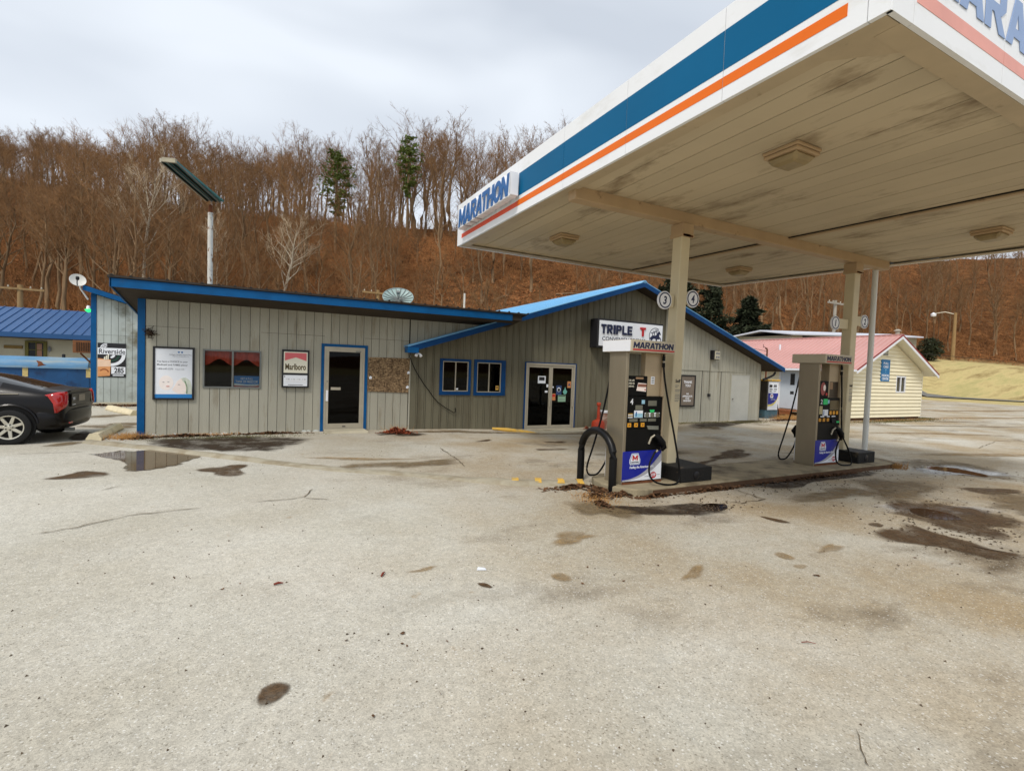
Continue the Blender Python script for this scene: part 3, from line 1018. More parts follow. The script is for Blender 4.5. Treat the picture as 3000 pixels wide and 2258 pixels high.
# ------------------------------------------------------------------ the convenience store
YF = 13.32
store = thing('convenience_store', 'long grey-sided convenience store with bright blue trim and a gabled front', 'building', (8.0, 13.4, 0))

def rake_top(x):
    return 2.27 + (x - 3.5) * (4.84 - 2.27) / 8.0 if x < 11.5 else 4.84 - (x - 11.5) * (4.84 - 2.19) / 7.65

def gable_under(x):
    return rake_top(x) - 0.17

OPEN = [(-1.19, -0.01, 1.08, 1.97), (1.43, 2.43, 0.03, 2.17), (4.60, 5.38, 1.06, 1.92), (5.66, 6.44, 1.04, 1.92), (7.3, 9.13, -0.15, 1.97)]

def split_rects(xa, xb, zb, ztop, openings):
    """strips of [xa, xb] cut round the openings: (x0, x1, z0, z1 at x0, z1 at x1)"""
    cuts = sorted(set([xa, xb] + [c for o in openings for c in o[:2] if xa < c < xb]))
    res = []
    for a, b in zip(cuts[:-1], cuts[1:]):
        mid = (a + b) / 2
        spans = [(zb, None)]
        for o in openings:
            if o[0] < mid < o[1]:
                nspans = []
                for (s, e) in spans:
                    if o[2] > s:
                        nspans.append((s, o[2]))
                    nspans.append((o[3], e))
                spans = nspans
        for (s, e) in spans:
            ta = ztop(a) if e is None else min(e, ztop(a))
            tb = ztop(b) if e is None else min(e, ztop(b))
            if min(ta, tb) - s > 0.01:
                res.append((a, b, s, ta, tb))
    return res

def strip_geo(rects, y0, y1, g=None):
    g = g or Geo()
    for (a, b, s, ta, tb) in rects:
        g.hexa([(a, y0, s), (b, y0, s), (b, y1, s), (a, y1, s), (a, y0, ta), (b, y0, tb), (b, y1, tb), (a, y1, ta)])
    return g

def boards(name, rects, y0, y1, m_, par):
    for r_ in rects:
        build(name, strip_geo([r_], y0, y1), m_, par)

# wall sheets behind the boards (the groove colour shows between boards)
LW_TOP = lambda x: 3.06
wl = build('wall', strip_geo(split_rects(-2.4, 3.66, -0.2, LW_TOP, OPEN), YF + 0.014, YF + 0.10), M_BACK, store)
wu = build('wall', strip_geo(split_rects(3.66, 6.95, -0.2, lambda x: max(3.06, gable_under(x)), OPEN) + split_rects(6.95, 11.5, -0.2, gable_under, OPEN) + split_rects(11.5, 18.36, -0.2, gable_under, OPEN), YF + 0.014, YF + 0.10), M_BACK, store)
wu['label'] = 'gabled wall of vertical ribbed boards under the roof peak'
# boards, left wing: two courses with a seam at 2.43 m
x = -2.28
while x < 3.60:
    xb = min(x + 0.2032, 3.64)
    lowop = OPEN
    boards('siding_board', split_rects(x + 0.005, xb - 0.005, 0.0 + random.uniform(-0.01, 0.012), lambda q: 2.428, lowop), YF, YF + 0.0138, M_SIDING, wl)
    boards('siding_board', split_rects(x + 0.005, xb - 0.005, 2.434, LW_TOP, lowop), YF - 0.003, YF + 0.0138, M_SIDING, wl)
    x += 0.2032
# boards above the low roof edge where the two roofs meet
x = 3.64
while x < 6.7:
    xb = x + 0.2032
    build('siding_board', strip_geo([(x + 0.005, xb - 0.005, max(gable_under(x) + 0.15, 2.2), 3.06, 3.06)], YF, YF + 0.0138), M_SIDING, wu) if gable_under(xb) + 0.15 < 3.0 else None
    x += 0.2032
# boards and narrow ribs of the gabled front
x = 3.665
k = 0
while x < 18.34:
    ribbed = x < 12.9
    xb = min(x + (0.228 if ribbed else 0.2032), 18.36)
    top = lambda q: gable_under(q) - 0.005
    if x < 11.5 < xb:
        segs = split_rects(x + 0.005, 11.5, -0.16, top, OPEN) + split_rects(11.5, xb - 0.005, -0.16, top, OPEN)
    else:
        segs = split_rects(x + 0.005, xb - (0.052 if ribbed else 0.005), -0.16 if x < 13 else -0.02, top, OPEN)
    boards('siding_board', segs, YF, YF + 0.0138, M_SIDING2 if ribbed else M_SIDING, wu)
    if ribbed and not (x < 11.5 < xb):
        rs = split_rects(xb - 0.046, xb - 0.008, -0.16, top, OPEN)
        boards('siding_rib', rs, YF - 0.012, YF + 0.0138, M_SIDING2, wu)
    x = xb
    k += 1
# trim boards
box('corner_board', (-2.42, -2.285, YF - 0.02, YF + 0.1, -0.02, 3.05), M_BLUE, store)
box('corner_strip', (3.63, 3.67, YF - 0.015, YF + 0.012, -0.05, 2.15), M_SIDING, store)
# shell: side, rear and inner floor so that the rooms behind the glass are dark
box('side_wall', (-2.40, -2.30, YF + 0.102, 21.4, -0.2, 1.9), M_SIDING, store)
g = Geo().hexa([(-2.40, YF + 0.102, 1.9), (-2.30, YF + 0.102, 1.9), (-2.30, 21.4, 1.9), (-2.40, 21.4, 1.9), (-2.40, YF + 0.102, 3.03), (-2.30, YF + 0.102, 3.03), (-2.30, 21.4, 1.92), (-2.40, 21.4, 1.92)])
build('side_wall', g, M_SIDING, store)
box('side_wall', (18.28, 18.38, YF + 0.102, 27.0, -0.2, 2.28), M_SIDING, store)
box('rear_wall', (-2.40, 18.38, 27.0, 27.1, -0.2, 2.28), M_SIDING, store)
box('interior_floor', (-2.28, 18.26, YF + 0.11, 26.9, -0.16, -0.12), M_INT, store)
box('interior_partition', (-2.28, 18.26, 17.0, 17.1, -0.12, 2.2), M_INT, store)
box('interior_ceiling', (-2.28, 18.26, YF + 0.11, 26.9, 2.3, 2.34), M_INT, store)

# left roof: low shed falling to the back
ZS = -0.15
def lr(y):
    return 3.30 + (y - 12.42) * ZS
roof = build('roof', Geo().hexa([(-2.68, 12.42, lr(12.42) - 0.15), (6.62, 12.42, lr(12.42) - 0.15), (6.62, 21.5, lr(21.5) - 0.15), (-2.68, 21.5, lr(21.5) - 0.15),
                                 (-2.68, 12.42, lr(12.42)), (6.62, 12.42, lr(12.42)), (6.62, 21.5, lr(21.5)), (-2.68, 21.5, lr(21.5))]), M_SOFFIT_W, store)
roof['label'] = 'low dark shed roof over the left part'
build('roof_sheet', Geo().hexa([(-2.74, 12.36, lr(12.36) + 0.002), (6.75, 12.36, lr(12.36) + 0.002), (6.75, 21.6, lr(21.6) + 0.002), (-2.74, 21.6, lr(21.6) + 0.002),
                                (-2.74, 12.36, lr(12.36) + 0.045), (6.75, 12.36, lr(12.36) + 0.045), (6.75, 21.6, lr(21.6) + 0.045), (-2.74, 21.6, lr(21.6) + 0.045)]), M_DARKROOF, roof)
for i in range(32):
    xx = -2.70 + i * 0.305
    build('roof_rib', Geo().hexa([(xx, 12.35, lr(12.36) + 0.043), (xx + 0.06, 12.35, lr(12.36) + 0.043), (xx + 0.06, 21.6, lr(21.6) + 0.043), (xx, 21.6, lr(21.6) + 0.043),
                                  (xx + 0.015, 12.35, lr(12.36) + 0.07), (xx + 0.045, 12.35, lr(12.36) + 0.07), (xx + 0.045, 21.6, lr(21.6) + 0.07), (xx + 0.015, 21.6, lr(21.6) + 0.07)]), M_DARKROOF, roof)
box('fascia', (-2.70, 6.30, 12.39, 12.417, 3.125, 3.296), M_BLUE, roof)
build('fascia', Geo().hexa([(-2.71, 12.39, 3.125), (-2.684, 12.39, 3.125), (-2.684, 21.5, 3.125 - 1.362), (-2.71, 21.5, 3.125 - 1.362), (-2.71, 12.39, 3.30), (-2.684, 12.39, 3.30), (-2.684, 21.5, 3.30 - 1.362), (-2.71, 21.5, 3.30 - 1.362)]), M_BLUE, roof)

# gabled roof
RY0, RY1 = 12.86, 27.2
gr = Geo()
for (xa, xb) in ((3.5, 11.5), (11.5, 19.15)):
    za, zb = rake_top(xa), rake_top(xb)
    gr.hexa([(xa, RY0, za - 0.16), (xb, RY0, zb - 0.16), (xb, RY1, zb - 0.16), (xa, RY1, za - 0.16), (xa, RY0, za), (xb, RY0, zb), (xb, RY1, zb), (xa, RY1, za)])
groof = build('roof', gr, M_SOFFIT_W, store)
groof['label'] = 'wide blue gabled roof'
for (xa, xb) in ((3.46, 11.5), (11.5, 19.2)):
    za, zb = rake_top(xa) + 0.003, rake_top(xb) + 0.003
    build('roof_sheet', Geo().hexa([(xa, RY0 - 0.03, za), (xb, RY0 - 0.03, zb), (xb, RY1, zb), (xa, RY1, za), (xa, RY0 - 0.03, za + 0.02), (xb, RY0 - 0.03, zb + 0.02), (xb, RY1, zb + 0.02), (xa, RY1, za + 0.02)]), M_BLUEROOF, groof)
    # rake fascia
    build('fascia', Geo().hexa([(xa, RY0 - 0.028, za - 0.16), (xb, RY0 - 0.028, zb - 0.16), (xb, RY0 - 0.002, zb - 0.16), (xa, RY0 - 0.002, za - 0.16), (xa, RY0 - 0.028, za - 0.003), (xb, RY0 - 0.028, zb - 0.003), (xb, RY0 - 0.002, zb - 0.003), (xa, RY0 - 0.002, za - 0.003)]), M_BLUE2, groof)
rib = None
for i in range(46):
    yy = RY0 + 0.15 + i * 0.305
    for (xa, xb) in ((3.46, 11.48), (11.52, 19.2)):
        za, zb = rake_top(xa) + 0.02, rake_top(xb) + 0.02
        build('roof_rib', Geo().hexa([(xa, yy, za), (xb, yy, zb), (xb, yy + 0.05, zb), (xa, yy + 0.05, za), (xa, yy + 0.012, za + 0.022), (xb, yy + 0.012, zb + 0.022), (xb, yy + 0.038, zb + 0.022), (xa, yy + 0.038, za + 0.022)]), M_BLUEROOF, groof)
g = Geo().hexa([(11.36, RY0 - 0.03, 4.815), (11.64, RY0 - 0.03, 4.815), (11.64, RY1, 4.815), (11.36, RY1, 4.815), (11.47, RY0 - 0.03, 4.905), (11.53, RY0 - 0.03, 4.905), (11.53, RY1, 4.905), (11.47, RY1, 4.905)])
build('ridge_cap', g, M_BLUEROOF, groof)
box('eave_box', (3.44, 3.74, RY0 - 0.05, RY0 + 0.25, 2.10, 2.245), M_BLUE, groof)
box('gutter', (19.1, 19.2, RY0 - 0.02, 26, 2.06, 2.16), M_BLUE, groof)

# --- windows and doors
def window(parent, x0, x1, z0, z1, frame_m, fw_, mull=True, outer=None, yf=YF):
    w = build('window', strip_geo([(x0, x1, z0, z0 + fw_, z0 + fw_), (x0, x1, z1 - fw_, z1, z1), (x0, x0 + fw_, z0 + fw_, z1 - fw_, z1 - fw_), (x1 - fw_, x1, z0 + fw_, z1 - fw_, z1 - fw_)] +
                                  ([((x0 + x1) / 2 - fw_ * 0.55, (x0 + x1) / 2 + fw_ * 0.55, z0 + fw_, z1 - fw_, z1 - fw_)] if mull else []), yf - 0.022, yf + 0.05), frame_m, parent)
    xm = (x0 + x1) / 2
    for (a, b_) in (((x0 + fw_, xm - fw_ * 0.55), (xm + fw_ * 0.55, x1 - fw_)) if mull else ((x0 + fw_, x1 - fw_),)):
        build('pane', Geo().box(a, b_, yf + 0.018, yf + 0.022, z0 + fw_, z1 - fw_), M_GLASS, w)
    return w

M_GLASS_C = glass_mat('clear_window_glass', (0.88, 0.9, 0.88), 0.02)
w1 = window(store, -1.20, 0.0, 1.075, 1.975, M_ALUDARK, 0.035)
for c_ in w1.children:
    c_.data.materials.clear()
    c_.data.materials.append(M_GLASS_C)
w1['label'] = 'sliding window with red valance and blue banner'
M_CURTAIN = mat('red_valance', (206, 84, 66), rough=0.9, var=0.2, scale=3, stretch=(3, 1, 0.5))
g = Geo()
nx = 60
for i in range(nx + 1):
    t_ = i / nx
    xx = -1.16 + 1.12 * t_
    yb = YF + 0.10 + 0.02 * math.sin(t_ * 42) + 0.01 * math.sin(t_ * 17)
    bot = 1.66 - 0.075 * math.cos(t_ * 4 * math.pi)
    bot = bot + 0.02
    for (z, dy) in ((1.94, 0), (1.80, -0.012), (bot, 0.015)):
        g.v.append((xx, yb + dy, z))
for i in range(nx):
    for j in range(2):
        g.f.append((i * 3 + j, i * 3 + j + 1, (i + 1) * 3 + j + 1, (i + 1) * 3 + j))
build('valance', g, M_CURTAIN, w1, smooth=True)
M_BANNER = mat('banner_blue', (52, 128, 206), rough=0.5, var=0.1, scale=3)
ban = box('banner', (-0.57, -0.04, YF + 0.03, YF + 0.033, 1.10, 1.37), M_BANNER, w1)
# the banner's print is part of the pane behind the glass
flat('banner_stripe', [(-0.265, 0), (0.265, 0), (0.265, 0.045), (0, 0.03), (-0.265, 0.055)], (-0.305, YF + 0.029, 1.135), (1, 0, 0), (0, 0, 1), M_PAPER, w1, 0.002)
flat('banner_stripe', [(-0.265, 0), (0.265, 0), (0.265, 0.035), (0, 0.02), (-0.265, 0.038)], (-0.305, YF + 0.027, 1.105), (1, 0, 0), (0, 0, 1), M_RED, w1, 0.002)
text('lettering', 'GET A FULL', M_WHITE, w1, (-0.305, YF + 0.028, 1.305), 0.26, 0.045, bold=0.01, depth=0.001)
text('lettering', 'TANK OF FREEDOM', M_WHITE, w1, (-0.305, YF + 0.028, 1.235), 0.46, 0.06, bold=0.01, depth=0.001)

for (x0, x1, z0, z1, ox0, ox1, oz0, oz1, lab) in ((4.60, 5.38, 1.06, 1.92, 4.51, 5.46, 0.955, 1.99, 'left of the two blue-trimmed square windows'), (5.66, 6.44, 1.04, 1.92, 5.56, 6.59, 0.945, 2.005, 'right of the two blue-trimmed square windows')):
    w = window(store, x0, x1, z0, z1, M_ALU, 0.022)
    w['label'] = lab
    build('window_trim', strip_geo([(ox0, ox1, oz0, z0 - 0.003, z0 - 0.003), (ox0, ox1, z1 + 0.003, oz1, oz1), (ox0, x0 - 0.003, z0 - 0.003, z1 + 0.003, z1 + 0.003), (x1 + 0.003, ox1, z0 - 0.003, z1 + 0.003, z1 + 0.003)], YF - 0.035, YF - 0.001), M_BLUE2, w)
    M_POSTIN = mat('faded_poster', (128, 76, 56), rough=0.7, var=0.3, scale=6)
    if x0 < 5:
        build('poster', Geo().prism([(0, 0), (0.26, -0.02), (0.22, -0.36), (0.16, -0.36)], (5.02, YF + 0.12, 1.84), (1, 0, 0), (0, 0, 1), 0.004), M_POSTIN, w)
        flat('sticker', rect(0, 0.07, 0, 0.05), (5.02, YF + 0.016, 1.10), (1, 0, 0), (0, 0, 1), M_PAPER, w, 0.001)
        for q in (4.70, 4.78):
            build('post', Geo().tube([(q, YF + 0.35, 1.0), (q + 0.03, YF + 0.35, 1.5)], 0.015, 6), M_GREYINK, w)
    else:
        flat('sticker', rect(0, 0.10, 0, 0.13), (6.29, YF + 0.016, 1.11), (1, 0, 0), (0, 0, 1), M_YELLOW, w, 0.001)
        flat('sticker', disc_pts(0.03, 12), (6.34, YF + 0.0145, 1.185), (1, 0, 0), (0, 0, 1), M_POSTIN, w, 0.001)
        box('shade', (5.70, 5.95, YF + 0.12, YF + 0.125, 1.05, 1.88), mat('brown_shade', (84, 72, 50), rough=0.8), w)

def glazed_door(parent, x0, x1, z0, z1, hinge, label):
    st, top, bot = 0.065, 0.075, 0.16
    d = build('door', strip_geo([(x0, x0 + st, z0, z1, z1), (x1 - st, x1, z0, z1, z1), (x0 + st, x1 - st, z0, z0 + bot, z0 + bot), (x0 + st, x1 - st, z1 - top, z1, z1)], YF - 0.012, YF + 0.035), M_ALU, parent)
    d['label'] = label
    box('pane', (x0 + st, x1 - st, YF + 0.008, YF + 0.014, z0 + bot, z1 - top), M_GLASS, d)
    zc = z0 + 0.98
    box('push_bar', (x0 + st, x1 - st, YF + 0.02, YF + 0.04, zc - 0.012, zc + 0.012), M_ALU, d)
    hx = x0 + 0.03 if hinge == 'R' else x1 - 0.03
    box('pull_handle', (hx - 0.028, hx + 0.028, YF - 0.06, YF - 0.014, zc - 0.24, zc + 0.04), M_WHITE if hinge == 'R' else M_ALU, d, bevel=0.008)
    return d

# single door with blue casing
dfr = build('door_frame', strip_geo([(1.43, 1.475, 0.02, 2.17, 2.17), (2.385, 2.43, 0.02, 2.17, 2.17), (1.475, 2.385, 2.125, 2.17, 2.17)], YF - 0.02, YF + 0.06), M_ALU, store)
build('casing', strip_geo([(1.355, 1.428, -0.02, 2.24, 2.24), (2.432, 2.505, -0.02, 2.24, 2.24), (1.428, 2.432, 2.172, 2.24, 2.24)], YF - 0.03, YF + 0.01), M_BLUE, dfr)
d1 = glazed_door(store, 1.478, 2.382, 0.03, 2.122, 'R', 'single aluminium glass door in the blue casing')
box('push_plate', (1.60, 1.84, YF - 0.006, YF + 0.006, 1.06, 1.13), M_ALU, d1)
box('closer', (2.20, 2.33, YF - 0.03, YF - 0.013, 2.055, 2.085), M_ALUDARK, d1)
box('maker_plate', (1.90, 1.98, YF - 0.016, YF - 0.013, 0.10, 0.125), M_INK, d1)
build('lock', Geo().lathe([(0.0, -0.004), (0.018, -0.004), (0.018, 0.01)], (1.51, YF - 0.012, 1.28), 12, (0, -1, 0)), M_ALUDARK, d1)

# double doors
dfr2 = build('door_frame', strip_geo([(7.30, 7.35, -0.15, 1.97, 1.97), (9.08, 9.13, -0.15, 1.97, 1.97), (7.35, 9.08, 1.915, 1.97, 1.97)], YF - 0.035, YF + 0.06), M_ALU, store)
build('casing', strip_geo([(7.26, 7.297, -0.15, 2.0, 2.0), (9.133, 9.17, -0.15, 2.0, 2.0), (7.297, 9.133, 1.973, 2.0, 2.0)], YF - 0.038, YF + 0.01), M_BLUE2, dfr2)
d2 = glazed_door(store, 7.353, 8.213, -0.15, 1.912, 'L', 'left leaf of the double glass entrance doors')
d3 = glazed_door(store, 8.217, 9.077, -0.15, 1.912, 'R2', 'right leaf of the double glass entrance doors, covered in stickers')
M_STK = {'w': M_PAPER, 'g': mat('green_sticker', (150, 190, 160), rough=0.5), 'b': mat('blue_sticker', (44, 66, 108), rough=0.5), 'o': mat('orange_sticker', (196, 130, 80), rough=0.5), 't': mat('teal_sticker', (110, 178, 166), rough=0.5)}
def sticker(par, k, x0, x1, z0, z1, dd=0.003):
    return flat('sticker', rect(0, x1 - x0, 0, z1 - z0), (x0, YF + 0.008, z0), (1, 0, 0), (0, 0, 1), M_STK[k], par, dd)
sticker(d2, 'w', 7.75, 8.03, 1.34, 1.57)
flat('sticker', rect(0, 0.20, 0, 0.11), (7.79, YF + 0.0045, 1.43), (1, 0, 0), (0, 0, 1), M_INK, d2, 0.002)
sticker(d2, 'w', 8.07, 8.14, 1.22, 1.31)
sticker(d2, 'w', 8.02, 8.12, 1.05, 1.11)
sticker(d3, 'b', 8.44, 8.64, 0.98, 1.28)
flat('sticker', disc_pts(0.07, 20), (8.54, YF + 0.0045, 1.15), (1, 0, 0), (0, 0, 1), M_PAPER, d3, 0.002)
flat('sticker', disc_pts(0.05, 20), (8.54, YF + 0.0025, 1.14), (1, 0, 0), (0, 0, 1), M_INK, d3, 0.002)
flat('sticker', [(0.08 * math.cos(a) * (1 if math.sin(a) < 0 else (1 - 0.75 * math.sin(a))), 0.09 * math.sin(a) + (0.05 if math.sin(a) > 0.8 else 0)) for a in [2 * math.pi * q / 22 for q in range(22)]], (8.78, YF + 0.008, 1.09), (1, 0, 0), (0, 0, 1), M_STK['t'], d3, 0.003)
sticker(d3, 'o', 8.86, 9.0, 1.21, 1.42)
flat('sticker', [(-0.05, 0), (0.05, 0), (0, 0.09)], (8.93, YF + 0.0045, 1.28), (1, 0, 0), (0, 0, 1), M_STK['b'], d3, 0.002)
sticker(d3, 'o', 8.295, 8.42, 0.80, 1.02)
flat('sticker', rect(0, 0.10, 0, 0.07), (8.305, YF + 0.0045, 0.92), (1, 0, 0), (0, 0, 1), M_RED, d3, 0.002)
sticker(d3, 'g', 8.52, 8.81, 0.76, 0.97)
flat('sticker', rect(0, 0.26, 0, 0.03), (8.535, YF + 0.0045, 0.925), (1, 0, 0), (0, 0, 1), M_INK, d3, 0.002)
for r_ in range(2):
    flat('sticker', rect(0, 0.24, 0, 0.012), (8.545, YF + 0.0045, 0.80 + 0.05 * r_), (1, 0, 0), (0, 0, 1), M_GREYINK, d3, 0.002)
sticker(d3, 'w', 8.295, 8.34, 1.20, 1.25)

# flush service door on the right and its neighbour outline
fd = box('door', (16.60, 17.66, YF - 0.022, YF - 0.002, -0.04, 1.83), mat('service_door_paint', (176, 176, 168), rough=0.6, var=0.06, scale=2, dirt=(120, 110, 90), dirt_scale=5, dirt_thr=(0.66, 0.75)), store)
fd['label'] = 'flush painted service door near the right corner'
build('door_frame', strip_geo([(16.54, 16.597, -0.05, 1.885, 1.885), (17.663, 17.72, -0.05, 1.885, 1.885), (16.597, 17.663, 1.833, 1.885, 1.885)], YF - 0.03, YF - 0.001), M_SIDING, fd)
build('door_knob', Geo().lathe([(0.0, 0.06), (0.028, 0.05), (0.028, 0.03), (0.01, 0.02), (0.01, 0)], (16.68, YF - 0.022, 0.88), 12, (0, -1, 0)), M_ALUDARK, fd, smooth=True)
box('belt_rail', (13.2, 17.75, YF - 0.02, YF - 0.001, 1.945, 1.985), M_SIDING, store)
build('conduit', Geo().tube([(15.35, YF - 0.03, 2.42), (15.35, YF - 0.03, 1.06)], 0.013, 6), M_SIDING2, store)
box('outlet_box', (15.30, 15.40, YF - 0.07, YF - 0.001, 0.96, 1.07), M_INK, store)
box('hinge_line', (14.96, 14.985, YF - 0.006, YF - 0.0005, 0.0, 1.94), M_BACK, store)
box('hinge_line', (16.0, 16.02, YF - 0.006, YF - 0.0005, 0.0, 1.94), M_BACK, store)
build('downspout', Geo().tube([(18.95, 13.1, 2.1), (18.95, 13.1, 1.98), (18.90, 13.12, 1.88), (18.6, 13.2, 1.74), (18.42, 13.24, 1.68)], 0.045, 8), M_INK, store, smooth=True)
build('downspout', Geo().tube([(18.45, 13.40, 2.1), (18.45, 13.40, 0.0)], 0.03, 8), M_SIDING2, store, smooth=True)
# ragged paint and litter strip along the foot of the left wall
M_PEEL = mat('peeling_paint', (196, 200, 196), rough=0.8, var=0.1, scale=8)
for i in range(8):
    xx = random.choice([random.uniform(-2.2, -1.0), random.uniform(-0.9, 1.2)])
    w_ = random.uniform(0.05, 0.16)
    build('paint_flake', Geo().prism([(0, 0), (w_, 0.005), (w_ * 0.9, 0.03), (w_ * 0.4, 0.05), (0.01, 0.035)], (xx, YF - 0.006 - 0.001 * i, -0.005), (1, 0, 0), (0, 0, 1), 0.003), M_PEEL, store)

# concrete step at the single door
single('door_step', Geo().hexa([(1.40, 12.75, -0.05), (2.50, 12.75, -0.05), (2.46, 13.285, -0.05), (1.44, 13.285, -0.05), (1.42, 12.80, 0.05), (2.48, 12.80, 0.05), (2.44, 13.285, 0.055), (1.46, 13.285, 0.055)]), M_CONC, (1.95, 13.0, 0),
       'pale concrete step below the single glass door', 'step', bevel=0.012)
# rounded concrete landing at the double doors with a yellow kerb nose
g = Geo()
N_ = 26
top, bot = [], []
for i in range(N_ + 1):
    t_ = math.pi * i / N_
    xx, yy = 8.15 - 1.95 * math.cos(t_), 13.25 - 0.95 * abs(math.sin(t_)) ** 0.8
    top.append((xx, yy, -0.085))
    bot.append((xx, yy - 0.0, -0.25))
g.add(top + bot, [tuple(range(N_ + 1))[::-1]] + [(i, i + 1, i + N_ + 2, i + N_ + 1) for i in range(N_)])
landing = build('concrete_landing', g, M_CONC, None, kind='structure', normals=True)
build('yellow_nose', Geo().tube([(6.12, 13.10, -0.02), (6.5, 12.86, -0.04), (6.95, 12.55, -0.075), (7.25, 12.42, -0.10)], [0.035, 0.06, 0.05, 0.02], 8), M_YELLOW, landing, smooth=True)
build('yellow_nose', Geo().tube([(9.95, 12.95, -0.05), (9.7, 12.75, -0.07), (9.5, 12.62, -0.085)], [0.03, 0.04, 0.02], 8), M_YELLOW, landing, smooth=True)

# ------------------------------------------------------------------ things hung on the store
UX, UZ = (1, 0, 0), (0, 0, 1)

# health-plan poster
p = thing('framed_poster', 'large white framed poster of a smiling baby kissed by a woman', 'poster', (-1.75, YF, 0.8))
build('frame', strip_geo([(-2.14, -1.36, 0.80, 0.84, 0.84), (-2.14, -1.36, 1.95, 1.99, 1.99), (-2.14, -2.10, 0.84, 1.95, 1.95), (-1.40, -1.36, 0.84, 1.95, 1.95)], YF - 0.045, YF - 0.004), M_BLACKFRAME, p)
box('sheet', (-2.099, -1.401, YF - 0.03, YF - 0.006, 0.841, 1.949), M_PAPER, p)
Yp = YF - 0.03
M_SKIN = mat('print_skin', (242, 228, 220), rough=0.5, var=0.05, scale=6)
M_SKIN2 = mat('print_skin_pale', (244, 235, 230), rough=0.5, var=0.04, scale=6)
M_HAIR = mat('print_hair', (208, 214, 200), rough=0.5, var=0.25, scale=14, stretch=(1, 1, 0.3))
M_HAIR2 = mat('print_hair_dark', (128, 150, 118), rough=0.5, var=0.2, scale=10)
flat('printed_band', rect(-0.349, 0.349, 0, 0.085), (-1.75, Yp, 0.842), UX, UZ, mat('print_blue', (34, 122, 190), rough=0.45), p, 0.002)
def ell(cx, cy, rx, ry, n=26, a0=0.0):
    return [(cx + rx * math.cos(2 * math.pi * q / n) * math.cos(a0) - ry * math.sin(2 * math.pi * q / n) * math.sin(a0), cy + rx * math.cos(2 * math.pi * q / n) * math.sin(a0) + ry * math.sin(2 * math.pi * q / n) * math.cos(a0)) for q in range(n)]
o_ = (-1.75, Yp, 0.94)
flat('printed_baby', ell(-0.17, 0.0, 0.13, 0.10)[:14] + [(-0.30, -0.012), (-0.04, -0.012)][::1], o_, UX, UZ, M_PAPER, p, 0.001)
flat('printed_baby', ell(-0.14, 0.24, 0.135, 0.165), o_, UX, UZ, M_SKIN2, p, 0.002)
flat('printed_woman', [(-0.02, 0.12), (0.02, 0.18), (0.06, 0.28), (0.13, 0.34), (0.24, 0.33), (0.28, 0.22), (0.26, 0.08), (0.20, -0.01), (0.10, 0.0), (0.03, 0.03), (-0.03, 0.08)], o_, UX, UZ, M_SKIN, p, 0.003)
flat('printed_woman', [(0.13, 0.35), (0.22, 0.37), (0.31, 0.30), (0.345, 0.15), (0.345, -0.01), (0.26, -0.01), (0.27, 0.10), (0.24, 0.20), (0.17, 0.28)], o_, UX, UZ, M_HAIR, p, 0.005)
flat('printed_woman', [(0.19, 0.30), (0.23, 0.28), (0.26, 0.15), (0.26, 0.0), (0.235, 0.0), (0.24, 0.14), (0.215, 0.24)], o_, UX, UZ, M_HAIR2, p, 0.007)
for (cx, cy, rx, ry, mm) in ((-0.19, 0.255, 0.022, 0.005, M_GREYINK), (-0.10, 0.262, 0.022, 0.005, M_GREYINK), (-0.11, 0.165, 0.035, 0.018, mat('print_lips', (222, 178, 170), rough=0.5)), (0.10, 0.205, 0.024, 0.005, M_GREYINK)):
    flat('printed_feature', ell(cx, cy, rx, ry, 14), o_, UX, UZ, mm, p, 0.006)
text('lettering', 'You have a CHOICE in your', M_GREYINK, p, (-1.78, Yp, 1.655), 0.58, 0.052, bold=0.012, depth=0.002)
text('lettering', 'Medicaid and FAMIS plans!', M_GREYINK, p, (-1.78, Yp, 1.582), 0.57, 0.052, bold=0.012, depth=0.002)
text('lettering', '1-800-643-2273', M_GREYINK, p, (-1.915, Yp, 1.495), 0.30, 0.036, bold=0.008, depth=0.002)
text('lettering', 'Medicaid / FAMIS', M_GREYINK, p, (-1.64, Yp, 1.49), 0.17, 0.02, bold=0.0, depth=0.002)
text('lettering', 'Anthem HealthKeepers Plus', M_GREYINK, p, (-1.63, Yp, 1.815), 0.42, 0.032, bold=0.0, depth=0.002)
text('lettering', 'Offered by HealthKeepers, Inc.', M_GREYINK, p, (-1.62, Yp, 1.778), 0.32, 0.02, bold=0.0, depth=0.002)
M_LOGO = mat('print_logo', (64, 120, 176), rough=0.5)
for dx in (-0.03, 0.03):
    flat('printed_emblem', [(dx - 0.012, 0), (dx - 0.012, -0.012), (dx + 0.012, -0.012), (dx + 0.012, 0), (dx + 0.024, 0.012), (dx + 0.012, 0.024), (dx - 0.012, 0.024), (dx - 0.024, 0.012)], (-1.63, Yp, 1.868), UX, UZ, M_LOGO, p, 0.002)

# cigarette price board
p = thing('price_board', 'black framed cigarette board with red chevron above a white price strip', 'sign', (0.76, YF, 1.1))
box('backing', (0.45, 1.07, YF - 0.07, YF - 0.004, 1.11, 2.045), M_BLACKFRAME, p)
Yp = YF - 0.07
M_CREAM = mat('print_cream', (232, 228, 208), rough=0.5, var=0.03)
fp = flat('face', rect(0, 0.54, 0, 0.52), (0.49, Yp, 1.475), UX, UZ, M_CREAM, p, 0.004)
M_CHEV = mat('print_chevron', (222, 108, 112), rough=0.5, var=0.04)
flat('chevron', [(0.025, 0.495), (0.025, 0.30), (0.27, 0.385), (0.515, 0.30), (0.515, 0.495)], (0.49, Yp - 0.004, 1.475), UX, UZ, M_CHEV, p, 0.002)
text('lettering', 'Marlboro', mat('print_olive', (92, 78, 44), rough=0.5), p, (0.76, Yp - 0.004, 1.625), 0.47, 0.155, bold=0.028, depth=0.002)
